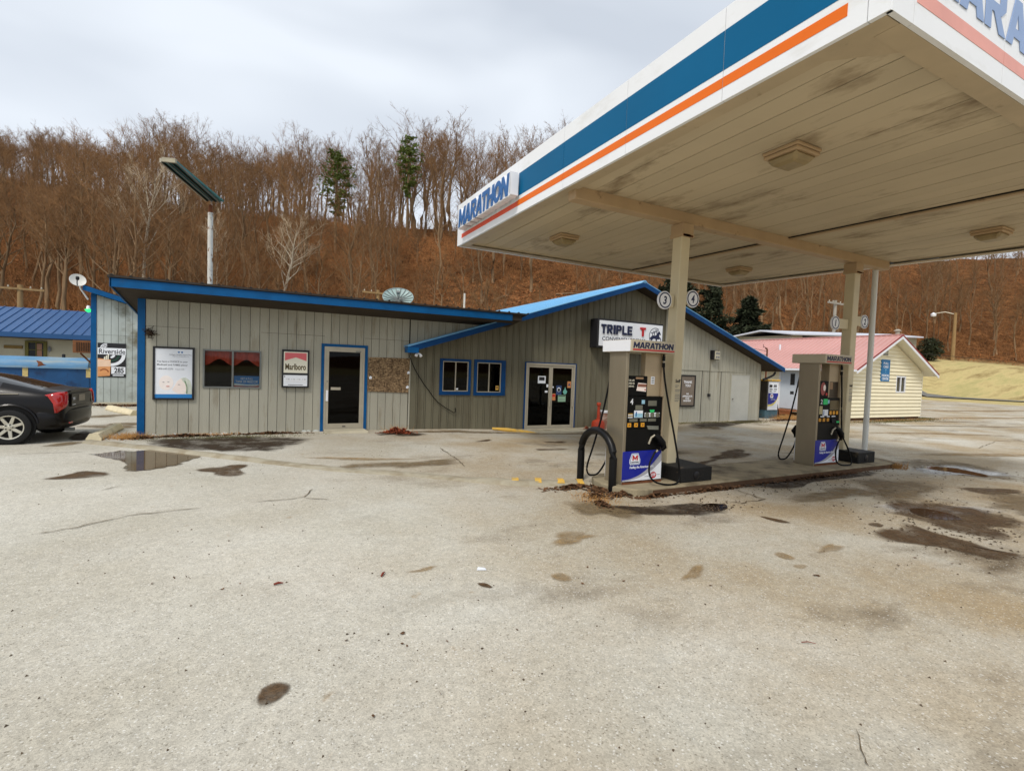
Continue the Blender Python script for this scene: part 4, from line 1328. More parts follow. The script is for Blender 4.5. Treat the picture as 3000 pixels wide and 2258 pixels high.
flat('price_strip', rect(0, 0.54, 0, 0.27), (0.49, Yp, 1.15), UX, UZ, M_PAPER, p, 0.004)
for k in range(4):
    flat('price_card', rect(0, 0.105, 0, 0.10), (0.535 + k * 0.122, Yp - 0.004, 1.25), UX, UZ, M_WHITE, p, 0.006)
    text('lettering', ('1 18', '1 13', '1 13', '1 18')[k], M_GREYINK, p, (0.585 + k * 0.122, Yp - 0.010, 1.32), 0.07, 0.03, depth=0.001)
flat('rule', rect(0, 0.34, 0, 0.012), (0.59, Yp - 0.004, 1.175), UX, UZ, M_INK, p, 0.002)
text('lettering', '$', M_INK, p, (0.515, Yp - 0.004, 1.385), 0.025, 0.05, bold=0.01, depth=0.002)

# particle board over an old opening
def osb_material():
    m = bpy.data.materials.new('particle_board')
    m.use_nodes = True
    t = m.node_tree
    N, L = t.nodes, t.links
    b = N['Principled BSDF']
    b.inputs['Roughness'].default_value = 0.85
    co = N.new('ShaderNodeTexCoord')
    outs = []
    for rot, st in ((0.5, (9, 1, 34)), (2.1, (9, 1, 30)), (1.2, (34, 1, 9))):
        mp_ = N.new('ShaderNodeMapping')
        mp_.inputs['Rotation'].default_value = (0, rot, 0)
        mp_.inputs['Scale'].default_value = st
        L.new(co.outputs['Object'], mp_.inputs['Vector'])
        v = N.new('ShaderNodeTexVoronoi')
        v.inputs['Scale'].default_value = 2.0
        L.new(mp_.outputs['Vector'], v.inputs['Vector'])
        s = N.new('ShaderNodeSeparateColor')
        L.new(v.outputs['Color'], s.inputs['Color'])
        outs.append(s.outputs['Red'])
    a = N.new('ShaderNodeMath')
    a.operation = 'ADD'
    L.new(outs[0], a.inputs[0])
    L.new(outs[1], a.inputs[1])
    a2 = N.new('ShaderNodeMath')
    a2.operation = 'ADD'
    L.new(a.outputs[0], a2.inputs[0])
    L.new(outs[2], a2.inputs[1])
    mr = N.new('ShaderNodeMath')
    mr.operation = 'DIVIDE'
    mr.inputs[1].default_value = 3
    L.new(a2.outputs[0], mr.inputs[0])
    r = N.new('ShaderNodeValToRGB')
    e = r.color_ramp.elements
    e[0].position, e[1].position = 0.2, 0.8
    e[0].color, e[1].color = lin((64, 48, 31)), lin((168, 142, 106))
    k = e.new(0.5)
    k.color = lin((118, 94, 66))
    L.new(mr.outputs[0], r.inputs['Fac'])
    L.new(r.outputs['Color'], b.inputs['Base Color'])
    bp = N.new('ShaderNodeBump')
    bp.inputs['Strength'].default_value = 0.6
    bp.inputs['Distance'].default_value = 0.006
    L.new(mr.outputs[0], bp.inputs['Height'])
    L.new(bp.outputs['Normal'], b.inputs['Normal'])
    return m
p = thing('boarded_panel', 'weathered particle board nailed over an opening right of the blue-cased door', 'board', (3.08, YF, 1.0))
build('board', Geo().prism([(2.515, 1.03), (3.62, 1.0), (3.645, 1.955), (2.525, 1.94)], (0, YF - 0.02, 0), UX, UZ, 0.016), osb_material(), p)
for (q, z) in ((2.56, 1.36), (3.58, 1.52), (3.56, 1.12)):
    flat('paper_scrap', [(0, 0), (0.06, 0.01), (0.07, 0.06), (0.03, 0.085), (-0.01, 0.05)], (q, YF - 0.02, z), UX, UZ, M_PAPER, p, 0.002)

# satellite and cable
single('wall_cable', Geo().tube([(3.66, 13.0, 2.22), (3.63, 13.2, 2.12), (3.63, 13.27, 2.0), (3.71, 13.27, 1.80), (3.80, 13.27, 1.62), (3.92, 13.27, 1.44), (4.05, 13.27, 1.25), (4.20, 13.27, 1.07), (4.34, 13.27, 0.88), (4.48, 13.27, 0.74), (4.68, 13.27, 0.60), (4.88, 13.27, 0.49), (4.97, 13.27, 0.44), (5.01, 13.27, 0.48), (5.0, 13.285, 0.58)], 0.011, 6), M_RUBBER, (4.3, 13.3, 0.4),
       'black cable drooping across the ribbed wall from the roof corner', 'cable', smooth=True)
p = thing('flood_light', 'small twin flood light under the blue roof corner', 'lamp', (3.78, 12.95, 2.0))
box('mount', (3.72, 3.82, 12.9, 13.0, 2.07, 2.10), M_WHITE, p)
build('bulb', Geo().lathe([(0.01, 0), (0.03, 0.03), (0.045, 0.1), (0.0, 0.12)], (3.80, 12.95, 2.09), 10, (0.3, -0.5, -0.7)), M_WHITE, p, smooth=True)
build('bulb', Geo().lathe([(0.01, 0), (0.03, 0.03), (0.045, 0.1), (0.0, 0.12)], (3.74, 12.95, 2.09), 10, (-0.4, -0.6, -0.5)), M_WHITE, p, smooth=True)

# bird nest on the wall by the blue corner board
g = Geo()
for i in range(60):
    c = Vector((-2.20 + random.gauss(0, 0.05), YF - 0.05 + random.gauss(0, 0.03), 2.28 + random.gauss(0, 0.05)))
    d = Vector((random.gauss(0, 1), random.gauss(0, 0.5), random.gauss(0, 0.8))).normalized() * random.uniform(0.03, 0.08)
    g.tube([c - d, c + d], 0.005, 3)
g.lathe([(0.0, 0.0), (0.05, 0.01), (0.07, 0.05), (0.05, 0.1), (0.0, 0.11)], (-2.2, YF - 0.06, 2.22), 10)
single('bird_nest', g, mat('nest_twigs', (52, 38, 26), rough=0.95, var=0.3, scale=20), (-2.2, YF, 2.2), 'dark twig nest on the wall beside the blue corner post', 'nest')

# main lit sign box
p = thing('store_sign', 'white box sign reading TRIPLE T with a horse emblem on the gabled wall', 'sign', (11.1, 13.2, 2.6))
box('cabinet', (9.66, 12.48, 12.90, 13.31, 2.56, 3.50), M_INK, p, bevel=0.01)
box('face', (9.72, 12.43, 12.878, 12.899, 2.62, 3.44), M_PAPER, p)
Yp = 12.878
block_word('letter', 'TRIPLE', M_NAVY, p, (10.42, Yp, 3.17), 1.28, 0.30, depth=0.03, gap=0.16)
glyph('letter', 'T', M_RED, p, (11.415, Yp, 3.02), 0.24, 0.30, depth=0.03)
text('lettering', 'CONVENIENCE', M_NAVY, p, (10.52, Yp, 2.86), 1.36, 0.13, bold=0.004, depth=0.004)
text('lettering', 'STORE', M_NAVY, p, (11.45, Yp, 2.86), 0.42, 0.13, bold=0.004, depth=0.004)
# emblem: ring, three small Ts and a horse
cx, cz, R_ = 12.11, 3.06, 0.285
ring = []
N_ = 34
a0, a1 = math.radians(60), math.radians(250)
out_ = [(math.cos(a0 + (a1 - a0) * k / N_) * R_, math.sin(a0 + (a1 - a0) * k / N_) * R_) for k in range(N_ + 1)]
inn_ = [(q[0] * 0.93, q[1] * 0.93) for q in out_]
for k in range(N_):
    flat('emblem_ring', [out_[k], out_[k + 1], inn_[k + 1], inn_[k]], (cx, Yp, cz), UX, UZ, M_NAVY, p, 0.004) if k == -1 else None
g = Geo()
for k in range(N_):
    g.prism([out_[k + 1], out_[k], inn_[k], inn_[k + 1]][::-1], Vector((cx, Yp - 0.004, cz)), Vector(UX), Vector(UZ), 0.004)
build('emblem_ring', g, M_NAVY, p)
horse = [(-0.26, -0.08), (-0.20, -0.03), (-0.12, 0.03), (-0.02, 0.02), (0.05, 0.05), (0.10, 0.13), (0.14, 0.17), (0.17, 0.16), (0.18, 0.19), (0.20, 0.15), (0.25, 0.07), (0.23, 0.05), (0.17, 0.08), (0.18, -0.02), (0.24, -0.05), (0.28, -0.12), (0.24, -0.24), (0.22, -0.23), (0.25, -0.13), (0.21, -0.08), (0.15, -0.10), (0.08, -0.10), (0.07, -0.18), (0.03, -0.27), (0.0, -0.26), (0.03, -0.18), (0.02, -0.10), (-0.06, -0.08), (-0.14, -0.13), (-0.22, -0.27), (-0.25, -0.25), (-0.19, -0.13), (-0.22, -0.11), (-0.27, -0.11)]
flat('emblem_horse', horse, (cx, Yp, cz), UX, UZ, M_NAVY, p, 0.005)
for (dx, dz) in ((-0.13, 0.05), (-0.04, 0.10), (0.06, 0.15)):
    g = Geo()
    g.prism([(-0.085, 0.045), (0.075, 0.045), (0.085, 0.07), (-0.075, 0.07)], Vector((cx + dx, Yp - 0.004, cz + dz)), Vector(UX), Vector(UZ), 0.004)
    g.prism([(-0.015, -0.07), (0.010, -0.07), (0.015, 0.0445), (-0.010, 0.0445)], Vector((cx + dx, Yp - 0.004, cz + dz)), Vector(UX), Vector(UZ), 0.004)
    build('emblem_letter', g, M_NAVY, p)

# thank-you sign
p = thing('thank_you_sign', 'black framed THANK YOU sign on the right half of the wall', 'sign', (14.2, YF, 0.6))
M_TY = mat('thank_you_face', (120, 108, 96), rough=0.35, var=0.22, scale=1.6)
build('frame', strip_geo([(13.83, 14.60, 0.585, 0.635, 0.635), (13.83, 14.60, 1.715, 1.765, 1.765), (13.83, 13.88, 0.635, 1.715, 1.715), (14.55, 14.60, 0.635, 1.715, 1.715)], YF - 0.05, YF - 0.004), M_BLACKFRAME, p)
box('face', (13.881, 14.549, YF - 0.035, YF - 0.006, 0.636, 1.714), M_TY, p)
for s_, z, w_, h_ in (('THANK', 1.50, 0.44, 0.10), ('YOU', 1.37, 0.28, 0.10), ('WE', 1.06, 0.13, 0.06), ('APPRECIATE', 0.97, 0.50, 0.065), ('YOUR', 0.885, 0.22, 0.06), ('BUSINESS', 0.80, 0.38, 0.065)):
    text('lettering', s_, M_WHITE, p, (14.21, YF - 0.035, z), w_, h_, bold=0.03, depth=0.003)

# wall pack light on the right half
p = thing('wall_pack_light', 'beige square wall light high on the right half of the wall', 'lamp', (15.5, YF, 2.4))
box('housing', (15.34, 15.66, YF - 0.16, YF - 0.002, 2.38, 2.74), M_BLACKFRAME, p, bevel=0.01)
box('lens', (15.40, 15.68, YF - 0.19, YF - 0.161, 2.40, 2.72), mat('lamp_lens', (186, 180, 158), rough=0.4, var=0.1, scale=9), p, bevel=0.008)
for i in range(2):
    for j in range(2):
        box('lens_rib', (15.45 + i * 0.11, 15.53 + i * 0.11, YF - 0.196, YF - 0.19, 2.45 + j * 0.14, 2.52 + j * 0.14), M_GREYINK, p)

# smokers' post and the bucket beside it
zg = -0.13
p = thing('ash_receptacle', 'red smokers post ashtray standing by the entrance', 'ashtray', (9.82, 12.85, zg))
M_REDPL = mat('faded_red_plastic', (176, 62, 36), rough=0.55, var=0.12, scale=4)
build('base', Geo().lathe([(0.19, 0.0), (0.215, 0.02), (0.215, 0.22), (0.19, 0.29), (0.06, 0.36), (0.055, 0.40)], (9.80, 12.85, zg), 22), M_REDPL, p, smooth=True)
build('neck', Geo().lathe([(0.05, 0.395), (0.045, 0.80)], (9.80, 12.85, zg), 14), M_REDPL, p, smooth=True)
build('head', Geo().lathe([(0.065, 0.79), (0.07, 0.80), (0.07, 0.88), (0.06, 0.90)], (9.80, 12.85, zg), 14), M_REDPL, p, smooth=True)
p = thing('bucket', 'dirty white bucket behind the red smokers post', 'bucket', (10.16, 13.0, zg))
M_BUCK = mat('dirty_bucket', (150, 110, 92), rough=0.6, var=0.12, scale=5, col2=(196, 180, 166), thr=(0.45, 0.6))
build('body', Geo().lathe([(0.0, 0.01), (0.15, 0.01), (0.20, 0.58), (0.19, 0.58), (0.145, 0.03)], (10.16, 13.0, zg), 22, cap=False), M_BUCK, p, smooth=True)
build('rim', Geo().lathe([(0.201, 0.55), (0.215, 0.56), (0.215, 0.61), (0.195, 0.615), (0.19, 0.575)], (10.16, 13.0, zg), 22, cap=False), M_WHITE, p, smooth=True)

# ------------------------------------------------------------------ canopy
ZB, ZT = 4.38, 5.25
NL, FL, FR, NR = (3.85, 1.95), (3.74, 10.13), (11.95, 10.10), (13.25, 1.95)
canopy = thing('fuel_canopy', 'white gas station canopy with a blue and orange band over the pumps', 'canopy', (8.5, 6.03, 0.1))

def lerp2(a, b_, t_):
    return (a[0] + (b_[0] - a[0]) * t_, a[1] + (b_[1] - a[1]) * t_)

def side_panel(name, a, b_, z0, z1, thick, m, par, out, proud=0.0):
    """vertical slab between plan points a and b; out = outward unit normal"""
    o1 = Vector((out[0], out[1], 0)) * proud
    o2 = Vector((out[0], out[1], 0)) * (proud - thick)
    A, B = Vector((a[0], a[1], 0)), Vector((b_[0], b_[1], 0))
    P = [A + o1, B + o1, B + o2, A + o2]
    g_ = Geo().hexa([(q.x, q.y, z0) for q in P] + [(q.x, q.y, z1) for q in P])
    return build(name, g_, m, par, normals=True)

LX = lambda y: FL[0] + (NL[0] - FL[0]) * (FL[1] - y) / (FL[1] - NL[1])
ye = [10.13, 7.40, 6.03, 4.70, 3.34, 2.10, 1.95]
for i in range(len(ye) - 1):
    a, b_ = (LX(ye[i] - 0.003), ye[i] - 0.003), (LX(ye[i + 1] + 0.003), ye[i + 1] + 0.003)
    fpnl = side_panel('fascia_panel', a, b_, ZB, ZT, 0.04, M_CANWHITE, canopy, (-1, 0))
    if 1 <= i <= 4:
        side_panel('blue_band', (a[0], a[1] - (0.03 if i == 1 else 0)), b_, 4.665, 5.035, 0.004, M_CANBLUE, fpnl, (-1, 0), 0.003)
        side_panel('orange_stripe', a, (LX(2.24), 2.24) if i == 4 else b_, 4.505, 4.60, 0.004, M_ORANGE, fpnl, (-1, 0), 0.003)
    if i == 0:
        side_panel('red_stripe', (LX(9.88), 9.88), b_, 4.505, 4.59, 0.004, M_CANRED, fpnl, (-1, 0), 0.003)
xe = [3.86, 4.15, 5.62, 7.10, 8.58, 10.06, 11.54, 13.25]
for i in range(len(xe) - 1):
    fpnl = side_panel('fascia_panel', (xe[i] + 0.003, 1.95), (xe[i + 1] - 0.003, 1.95), ZB, ZT, 0.04, M_CANWHITE, canopy, (0, -1))
    if 1 <= i <= 6:
        side_panel('red_stripe', (xe[i] + (0.03 if i == 1 else 0.003), 1.95), (xe[i + 1] - 0.003, 1.95), 4.545, 4.655, 0.004, M_FADERED, fpnl, (0, -1), 0.003)
block_word('letter', 'MARATHON', M_FADEBLUE, canopy, (5.98, 1.947, 4.95), 3.36, 0.40, depth=0.005, gap=0.05)
yr = [1.98, 4.0, 6.03, 8.06, 10.07]
RX = lambda y: NR[0] + (FR[0] - NR[0]) * (y - 1.95) / (10.10 - 1.95)
for i in range(4):
    side_panel('fascia_panel', (RX(yr[i] + 0.003), yr[i] + 0.003), (RX(yr[i + 1] - 0.003), yr[i + 1] - 0.003), ZB, ZT, 0.04, M_CANWHITE, canopy, (1, 0))
xf = [3.75, 5.8, 7.85, 9.9, 11.94]
for i in range(4):
    side_panel('fascia_panel', (xf[i] + 0.003, 10.13 - 0.001 * i), (xf[i + 1] - 0.003, 10.13 - 0.001 * i), ZB, ZT, 0.04, M_CANWHITE, canopy, (0, 1))
# bottom flange round the edge
M_FLANGE = mat('flange_paint', (186, 168, 138), rough=0.5, var=0.1, scale=2, dirt=(110, 88, 60), dirt_scale=3, dirt_thr=(0.6, 0.75))
fl_w = 0.17
def quad_slab(name, P, z0, z1, m, par):
    return build(name, Geo().hexa([(q[0], q[1], z0) for q in P] + [(q[0], q[1], z1) for q in P]), m, par, normals=True)
quad_slab('flange', [(LX(1.99) + 0.045, 2.0), (LX(1.99) + 0.045 + fl_w, 2.0), (LX(10.08) + 0.045 + fl_w, 10.08), (LX(10.08) + 0.045, 10.08)], ZB + 0.002, ZB + 0.012, M_FLANGE, canopy)
quad_slab('flange', [(LX(2) + 0.05 + fl_w, 1.995), (RX(2) - 0.05 - fl_w, 1.995), (RX(2) - 0.05 - fl_w, 1.995 + fl_w), (LX(2) + 0.05 + fl_w, 1.995 + fl_w)], ZB + 0.003, ZB + 0.013, M_FLANGE, canopy)
quad_slab('flange', [(RX(1.99) - 0.045 - fl_w, 2.0), (RX(1.99) - 0.045, 2.0), (RX(10.05) - 0.045, 10.05), (RX(10.05) - 0.045 - fl_w, 10.05)], ZB + 0.002, ZB + 0.012, M_FLANGE, canopy)
quad_slab('flange', [(LX(10) + 0.05 + fl_w, 10.085 - fl_w), (RX(10) - 0.05 - fl_w, 10.085 - fl_w), (RX(10) - 0.05 - fl_w, 10.085), (LX(10) + 0.05 + fl_w, 10.085)], ZB + 0.003, ZB + 0.013, M_FLANGE, canopy)
build('corner_plate', Geo().prism([(0, 0), (0.62, 0.0), (0.0, 0.58)], (LX(2) + 0.10, 2.06, ZB + 0.016), (1, 0, 0), (0, 1, 0), 0.003), M_FLANGE, canopy)
# soffit boards, two lengths each side of the beam
x = 3.99
k = 0
while x < 12.9:
    xb = x + 0.30
    for (y0, y1) in ((2.18, 5.93), (6.13, 9.93)):
        if xb > RX((y0 + y1) / 2) + 0.35:
            continue
        dz = random.uniform(-0.003, 0.003)
        xr0, xr1 = min(xb - 0.013, RX(y0) - 0.08), min(xb - 0.013, RX(y1) - 0.08)
        if xr1 - x < 0.05:
            xr1 = x + 0.05
        g = Geo().hexa([(x, y0, ZB + 0.045 + dz), (xr0, y0, ZB + 0.045 + dz), (xr1, y1, ZB + 0.045 + dz), (x, y1, ZB + 0.045 + dz), (x, y0, ZB + 0.065), (xr0, y0, ZB + 0.065), (xr1, y1, ZB + 0.065), (x, y1, ZB + 0.065)])
        build('soffit_board', g, M_SOFFIT, canopy)
    x = xb
# edge boards closing the gap between flange and boards
quad_slab('soffit_edge', [(LX(2) + 0.15, 2.05), (RX(2) - 0.12, 2.05), (RX(2.2) - 0.12, 2.178), (LX(2) + 0.15, 2.178)], ZB + 0.04, ZB + 0.06, M_SOFFIT, canopy)
quad_slab('soffit_edge', [(LX(10) + 0.15, 9.932), (RX(10) - 0.12, 9.932), (RX(10) - 0.12, 10.06), (LX(10) + 0.15, 10.06)], ZB + 0.04, ZB + 0.06, M_SOFFIT, canopy)
quad_slab('soffit_edge', [(3.86, 2.18), (3.988, 2.18), (3.988, 9.93), (3.82, 9.93)], ZB + 0.046, ZB + 0.064, M_SOFFIT, canopy)
quad_slab('roof_deck', [(3.90, 2.0), (RX(2.0) - 0.06, 2.0), (RX(10.0) - 0.06, 10.05), (3.82, 10.05)], ZB + 0.075, ZB + 0.13, M_BACK, canopy)
box('beam', (3.95, 12.3, 5.935, 6.125, 4.25, ZB + 0.06), M_BEAM, canopy, bevel=0.01)
for (y0, y1) in ((2.2, 5.93), (6.13, 9.9)):
    g = Geo().hexa([(8.78 + (6.0 - y0) * 0.08, y0, ZB + 0.005), (8.86 + (6.0 - y0) * 0.08, y0, ZB + 0.005), (8.86 + (6.0 - y1) * 0.08, y1, ZB + 0.005), (8.78 + (6.0 - y1) * 0.08, y1, ZB + 0.005),
                    (8.78 + (6.0 - y0) * 0.08, y0, ZB + 0.044), (8.86 + (6.0 - y0) * 0.08, y0, ZB + 0.044), (8.86 + (6.0 - y1) * 0.08, y1, ZB + 0.044), (8.78 + (6.0 - y1) * 0.08, y1, ZB + 0.044)])
    build('drain_channel', g, M_BEAM, canopy)
    gq = Geo().hexa([(8.735 + (6.0 - y0) * 0.08, y0, ZB + 0.030), (8.779 + (6.0 - y0) * 0.08, y0, ZB + 0.030), (8.779 + (6.0 - y1) * 0.08, y1, ZB + 0.030), (8.735 + (6.0 - y1) * 0.08, y1, ZB + 0.030),
                     (8.735 + (6.0 - y0) * 0.08, y0, ZB + 0.041), (8.779 + (6.0 - y0) * 0.08, y0, ZB + 0.041), (8.779 + (6.0 - y1) * 0.08, y1, ZB + 0.041), (8.735 + (6.0 - y1) * 0.08, y1, ZB + 0.041)])
    build('drain_shade_strip', gq, M_BLACK, canopy)  # black strip standing in for the shadow line beside the channel
    ym = y0 + 2.0
    box('drain_joint', (8.76 + (6 - ym) * 0.08, 8.88 + (6 - ym) * 0.08, ym, ym + 0.12, ZB - 0.003, ZB + 0.043), M_BEAM, canopy)
# columns
for (xb_, xt_, lab) in ((6.06, 6.15, 'square column beside the left pump'), (11.04, 11.10, 'square column beside the right pump')):
    h = 0.1
    g = Geo().hexa([(xb_ - h, 5.93, 0.28), (xb_ + h, 5.93, 0.28), (xb_ + h, 6.13, 0.28), (xb_ - h, 6.13, 0.28), (xt_ - h, 5.93, 4.249), (xt_ + h, 5.93, 4.249), (xt_ + h, 6.13, 4.249), (xt_ - h, 6.13, 4.249)])
    col_ = build('column', g, M_COLUMN, canopy, bevel=0.012)
    col_['label'] = lab
    build('collar', Geo().box(xt_ - 0.135, xt_ + 0.135, 5.895, 6.165, 4.03, 4.09).box(xt_ - 0.125, xt_ + 0.125, 5.905, 6.155, 4.09, 4.245), M_BEAM, col_)
    g = Geo()
    for i in range(12):
        s_ = random.choice((-1, 1))
        g.box(xt_ - 0.13 + random.random() * 0.24, xt_ - 0.13 + random.random() * 0.24 + 0.02, 5.89, 5.896, 4.032, 4.04 + random.random() * 0.03)
    build('rust_chips', g, M_RUST, col_)
    # printed self-service notice on the face towards the camera
    xm = (xb_ + (xt_ - xb_) * 0.36)
    text('notice', 'Self', M_INK, col_, (xm + 0.02, 5.928, 1.68), 0.11, 0.055, bold=0.02, depth=0.002)
    for i in range(9):
        w_ = (0.08, 0.05, 0.11, 0.10, 0.12, 0.12, 0.11, 0.12, 0.08)[i]
        flat('notice', rect(0, w_, 0, 0.010), (xm - 0.035, 5.929, 1.60 - i * 0.028 - (0.015 if i > 1 else 0) - (0.02 if i > 3 else 0)), UX, UZ, M_GREYINK, col_, 0.0015)
build('drainpipe', Geo().tube([(12.12, 6.12, 0.02), (12.12, 6.12, ZB + 0.0)], 0.055, 14), mat('pipe_white', (220, 222, 218), rough=0.45, var=0.06, scale=2), canopy, smooth=True)
# lights
for (lx, ly) in ((5.43, 3.70), (5.28, 8.26), (10.35, 8.25), (11.0, 3.81)):
    L_ = box('light_fixture', (lx - 0.22, lx + 0.22, ly - 0.22, ly + 0.22, ZB + 0.0, ZB + 0.04), M_BEAM, canopy, bevel=0.01)
    g = Geo()
    a_, b2 = 0.20, 0.13
    g.hexa([(lx - b2, ly - b2, ZB - 0.135), (lx + b2, ly - b2, ZB - 0.135), (lx + b2, ly + b2, ZB - 0.135), (lx - b2, ly + b2, ZB - 0.135), (lx - a_, ly - a_, ZB - 0.045), (lx + a_, ly - a_, ZB - 0.045), (lx + a_, ly + a_, ZB - 0.045), (lx - a_, ly + a_, ZB - 0.045)])
    build('lens', g, M_LENS, L_, bevel=0.03)
    build('rim', Geo().box(lx - 0.21, lx + 0.21, ly - 0.21, ly + 0.21, ZB - 0.044, ZB - 0.001), M_BEAM, L_, bevel=0.012)

# raised sign letters at the far end of the long fascia
cs = build('raised_sign', Geo().box(3.60, 3.735, 7.32, 9.68, 4.64, 4.66), M_WHITE, canopy)
cs['label'] = 'raised MARATHON letter sign on the canopy edge'
for (ch, xo, cw) in word_layout('MARATHON', 2.32, 0.02):
    glyph('letter_can', ch, M_WHITE, cs, (3.735, 9.67 - xo, 4.650), cw, 0.355, u=(0, -1, 0), depth=0.14, slant=0.12, grow=0.045)
    glyph('letter_face', ch, M_SIGNBLUE, cs, (3.595, 9.67 - xo, 4.650), cw, 0.355, u=(0, -1, 0), depth=0.008, slant=0.12, grow=0.006)
box('sign_end', (3.60, 3.735, 7.31, 7.325, 4.645, 4.99), M_WHITE, cs)

# number discs on the columns
for (cx_, z_, n_, lab) in ((5.80, 2.98, '3', 'round number 3 sign left of the nearer canopy column'), (6.42, 3.06, '4', 'round number 4 sign right of the nearer canopy column'),
                           (10.50, 2.96, '1', 'round number 1 sign left of the farther canopy column'), (11.56, 3.06, '2', 'round number 2 sign right of the farther canopy column')):
    t_ = thing('number_sign', lab, 'sign', (cx_, 6.02, z_), group='pump number signs')
    build('disc', Geo().prism(disc_pts(0.145, 32), (cx_, 5.985, z_), UX, UZ, 0.03), M_WHITE, t_)
    g = Geo()
    for k in range(32):
        a, b_ = 2 * math.pi * k / 32, 2 * math.pi * (k + 1) / 32
        g.prism([(0.108 * math.cos(a), 0.108 * math.sin(a)), (0.128 * math.cos(a), 0.128 * math.sin(a)), (0.128 * math.cos(b_), 0.128 * math.sin(b_)), (0.108 * math.cos(b_), 0.108 * math.sin(b_))], (cx_, 5.982, z_), UX, UZ, 0.003)
    build('ring', g, M_NAVY, t_)
    text('numeral', n_, M_NAVY, t_, (cx_, 5.985, z_), 0.075 if n_ != '1' else 0.04, 0.135, bold=0.03, depth=0.003, shear=0.15)
    inner = 6.0 if cx_ < 6 else (6.22 if cx_ < 8 else (10.97 if cx_ < 11 else 11.19))
    xa, xb_ = (cx_ + 0.06, inner) if cx_ < inner else (inner, cx_ - 0.06)
    box('bracket', (xa, xb_, 5.995, 6.045, z_ - 0.10, z_ + 0.10), M_COLUMN, t_)

# ------------------------------------------------------------------ pump island
g = Geo()
outl = []
for k in range(9):
    a = math.pi / 2 + math.pi * k / 8
    outl.append((5.05 + 0.42 * math.cos(a), 5.94 + 0.56 * math.sin(a)))
for k in range(9):
    a = -math.pi / 2 + math.pi * k / 8
    outl.append((11.75 + 0.42 * math.cos(a), 5.94 + 0.56 * math.sin(a)))
island = build('pump_island', Geo().prism(outl, (0, 0, 0.10), (1, 0, 0), (0, 1, 0), 0.25), M_ISLAND, None, kind='structure', bevel=0.02, seg=2)
M_LIP = mat('rusty_kerb_edge', (86, 62, 42), rough=0.9, var=0.3, scale=4)
box('kerb_lip', (5.15, 11.7, 5.372, 5.379, -0.02, 0.075), M_LIP, island)

# black blocks at the foot of the columns
M_BLOCK = mat('flaking_black_paint', (12, 11, 10), rough=0.7, var=0.4, scale=5, bump=0.4, bscale=30, col2=(92, 80, 62), thr=(0.62, 0.74))
for (x0, x1, y0, y1, lab) in ((5.84, 6.52, 5.50, 6.34, 'black painted block at the foot of the nearer canopy column'), (10.84, 11.46, 5.58, 6.34, 'black painted block at the foot of the farther canopy column')):
    t_ = thing('column_block', lab, 'block', ((x0 + x1) / 2, (y0 + y1) / 2, 0.1), group='column blocks')
    build('block', Geo().box(x0, x1, y0, y1, 0.095, 0.325), M_BLOCK, t_, bevel=0.012)
    build('knockout', Geo().lathe([(0.0, 0.012), (0.05, 0.012), (0.065, 0.006), (0.065, -0.005)], (x0 + 0.48 * (x1 - x0), y0, 0.20), 16, (0, -1, 0)), M_BLACKFRAME, t_, smooth=True)

# hoop bollard
path = [(4.70, 6.58, -0.05), (4.70, 6.58, 0.50)]
for k in range(1, 12):
    a = math.pi * k / 12
    path.append((4.70, 6.17 + 0.41 * math.cos(a), 0.50 + 0.37 * math.sin(a)))
path += [(4.70, 5.76, 0.50), (4.70, 5.76, -0.05)]
single('hoop_bollard', Geo().tube(path, 0.058, 16), mat('chipped_black_paint', (9, 9, 10), rough=0.42, var=0.3, scale=3, spec=0.3, dirt=(110, 104, 92), dirt_scale=9, dirt_thr=(0.69, 0.73)), (4.70, 6.17, 0),
       'black steel hoop guard in front of the left pump', 'bollard', smooth=True)

# ------------------------------------------------------------------ fuel pumps (built in local coordinates, front = -y)
M_CONSOLE = mat('pump_console', (6, 6, 6), rough=0.5, var=0.2, scale=4, spec=0.15)
M_PUMPBLUE = mat('pump_blue', (20, 34, 146), rough=0.35, var=0.08, scale=3)
M_SILVER = mat('pump_silver_swoosh', (168, 168, 176), rough=0.4, var=0.05)
M_LCD = mat('lcd_grey', (104, 104, 92), rough=0.25, var=0.1, scale=8)
M_BTN = mat('grade_button', (222, 156, 44), rough=0.45, var=0.05)
M_GRN = mat('green_tag', (40, 196, 110), rough=0.5, var=0.05)
M_CYAN = mat('pale_blue_card', (150, 194, 214), rough=0.5, var=0.15, scale=14)
M_TOPGREY = mat('topper_grey', (190, 180, 158), rough=0.4, var=0.05, scale=2)
M_TAN = mat('pump_tan_panel', (172, 154, 126), rough=0.45, metal=0.2, var=0.12, scale=1.5)

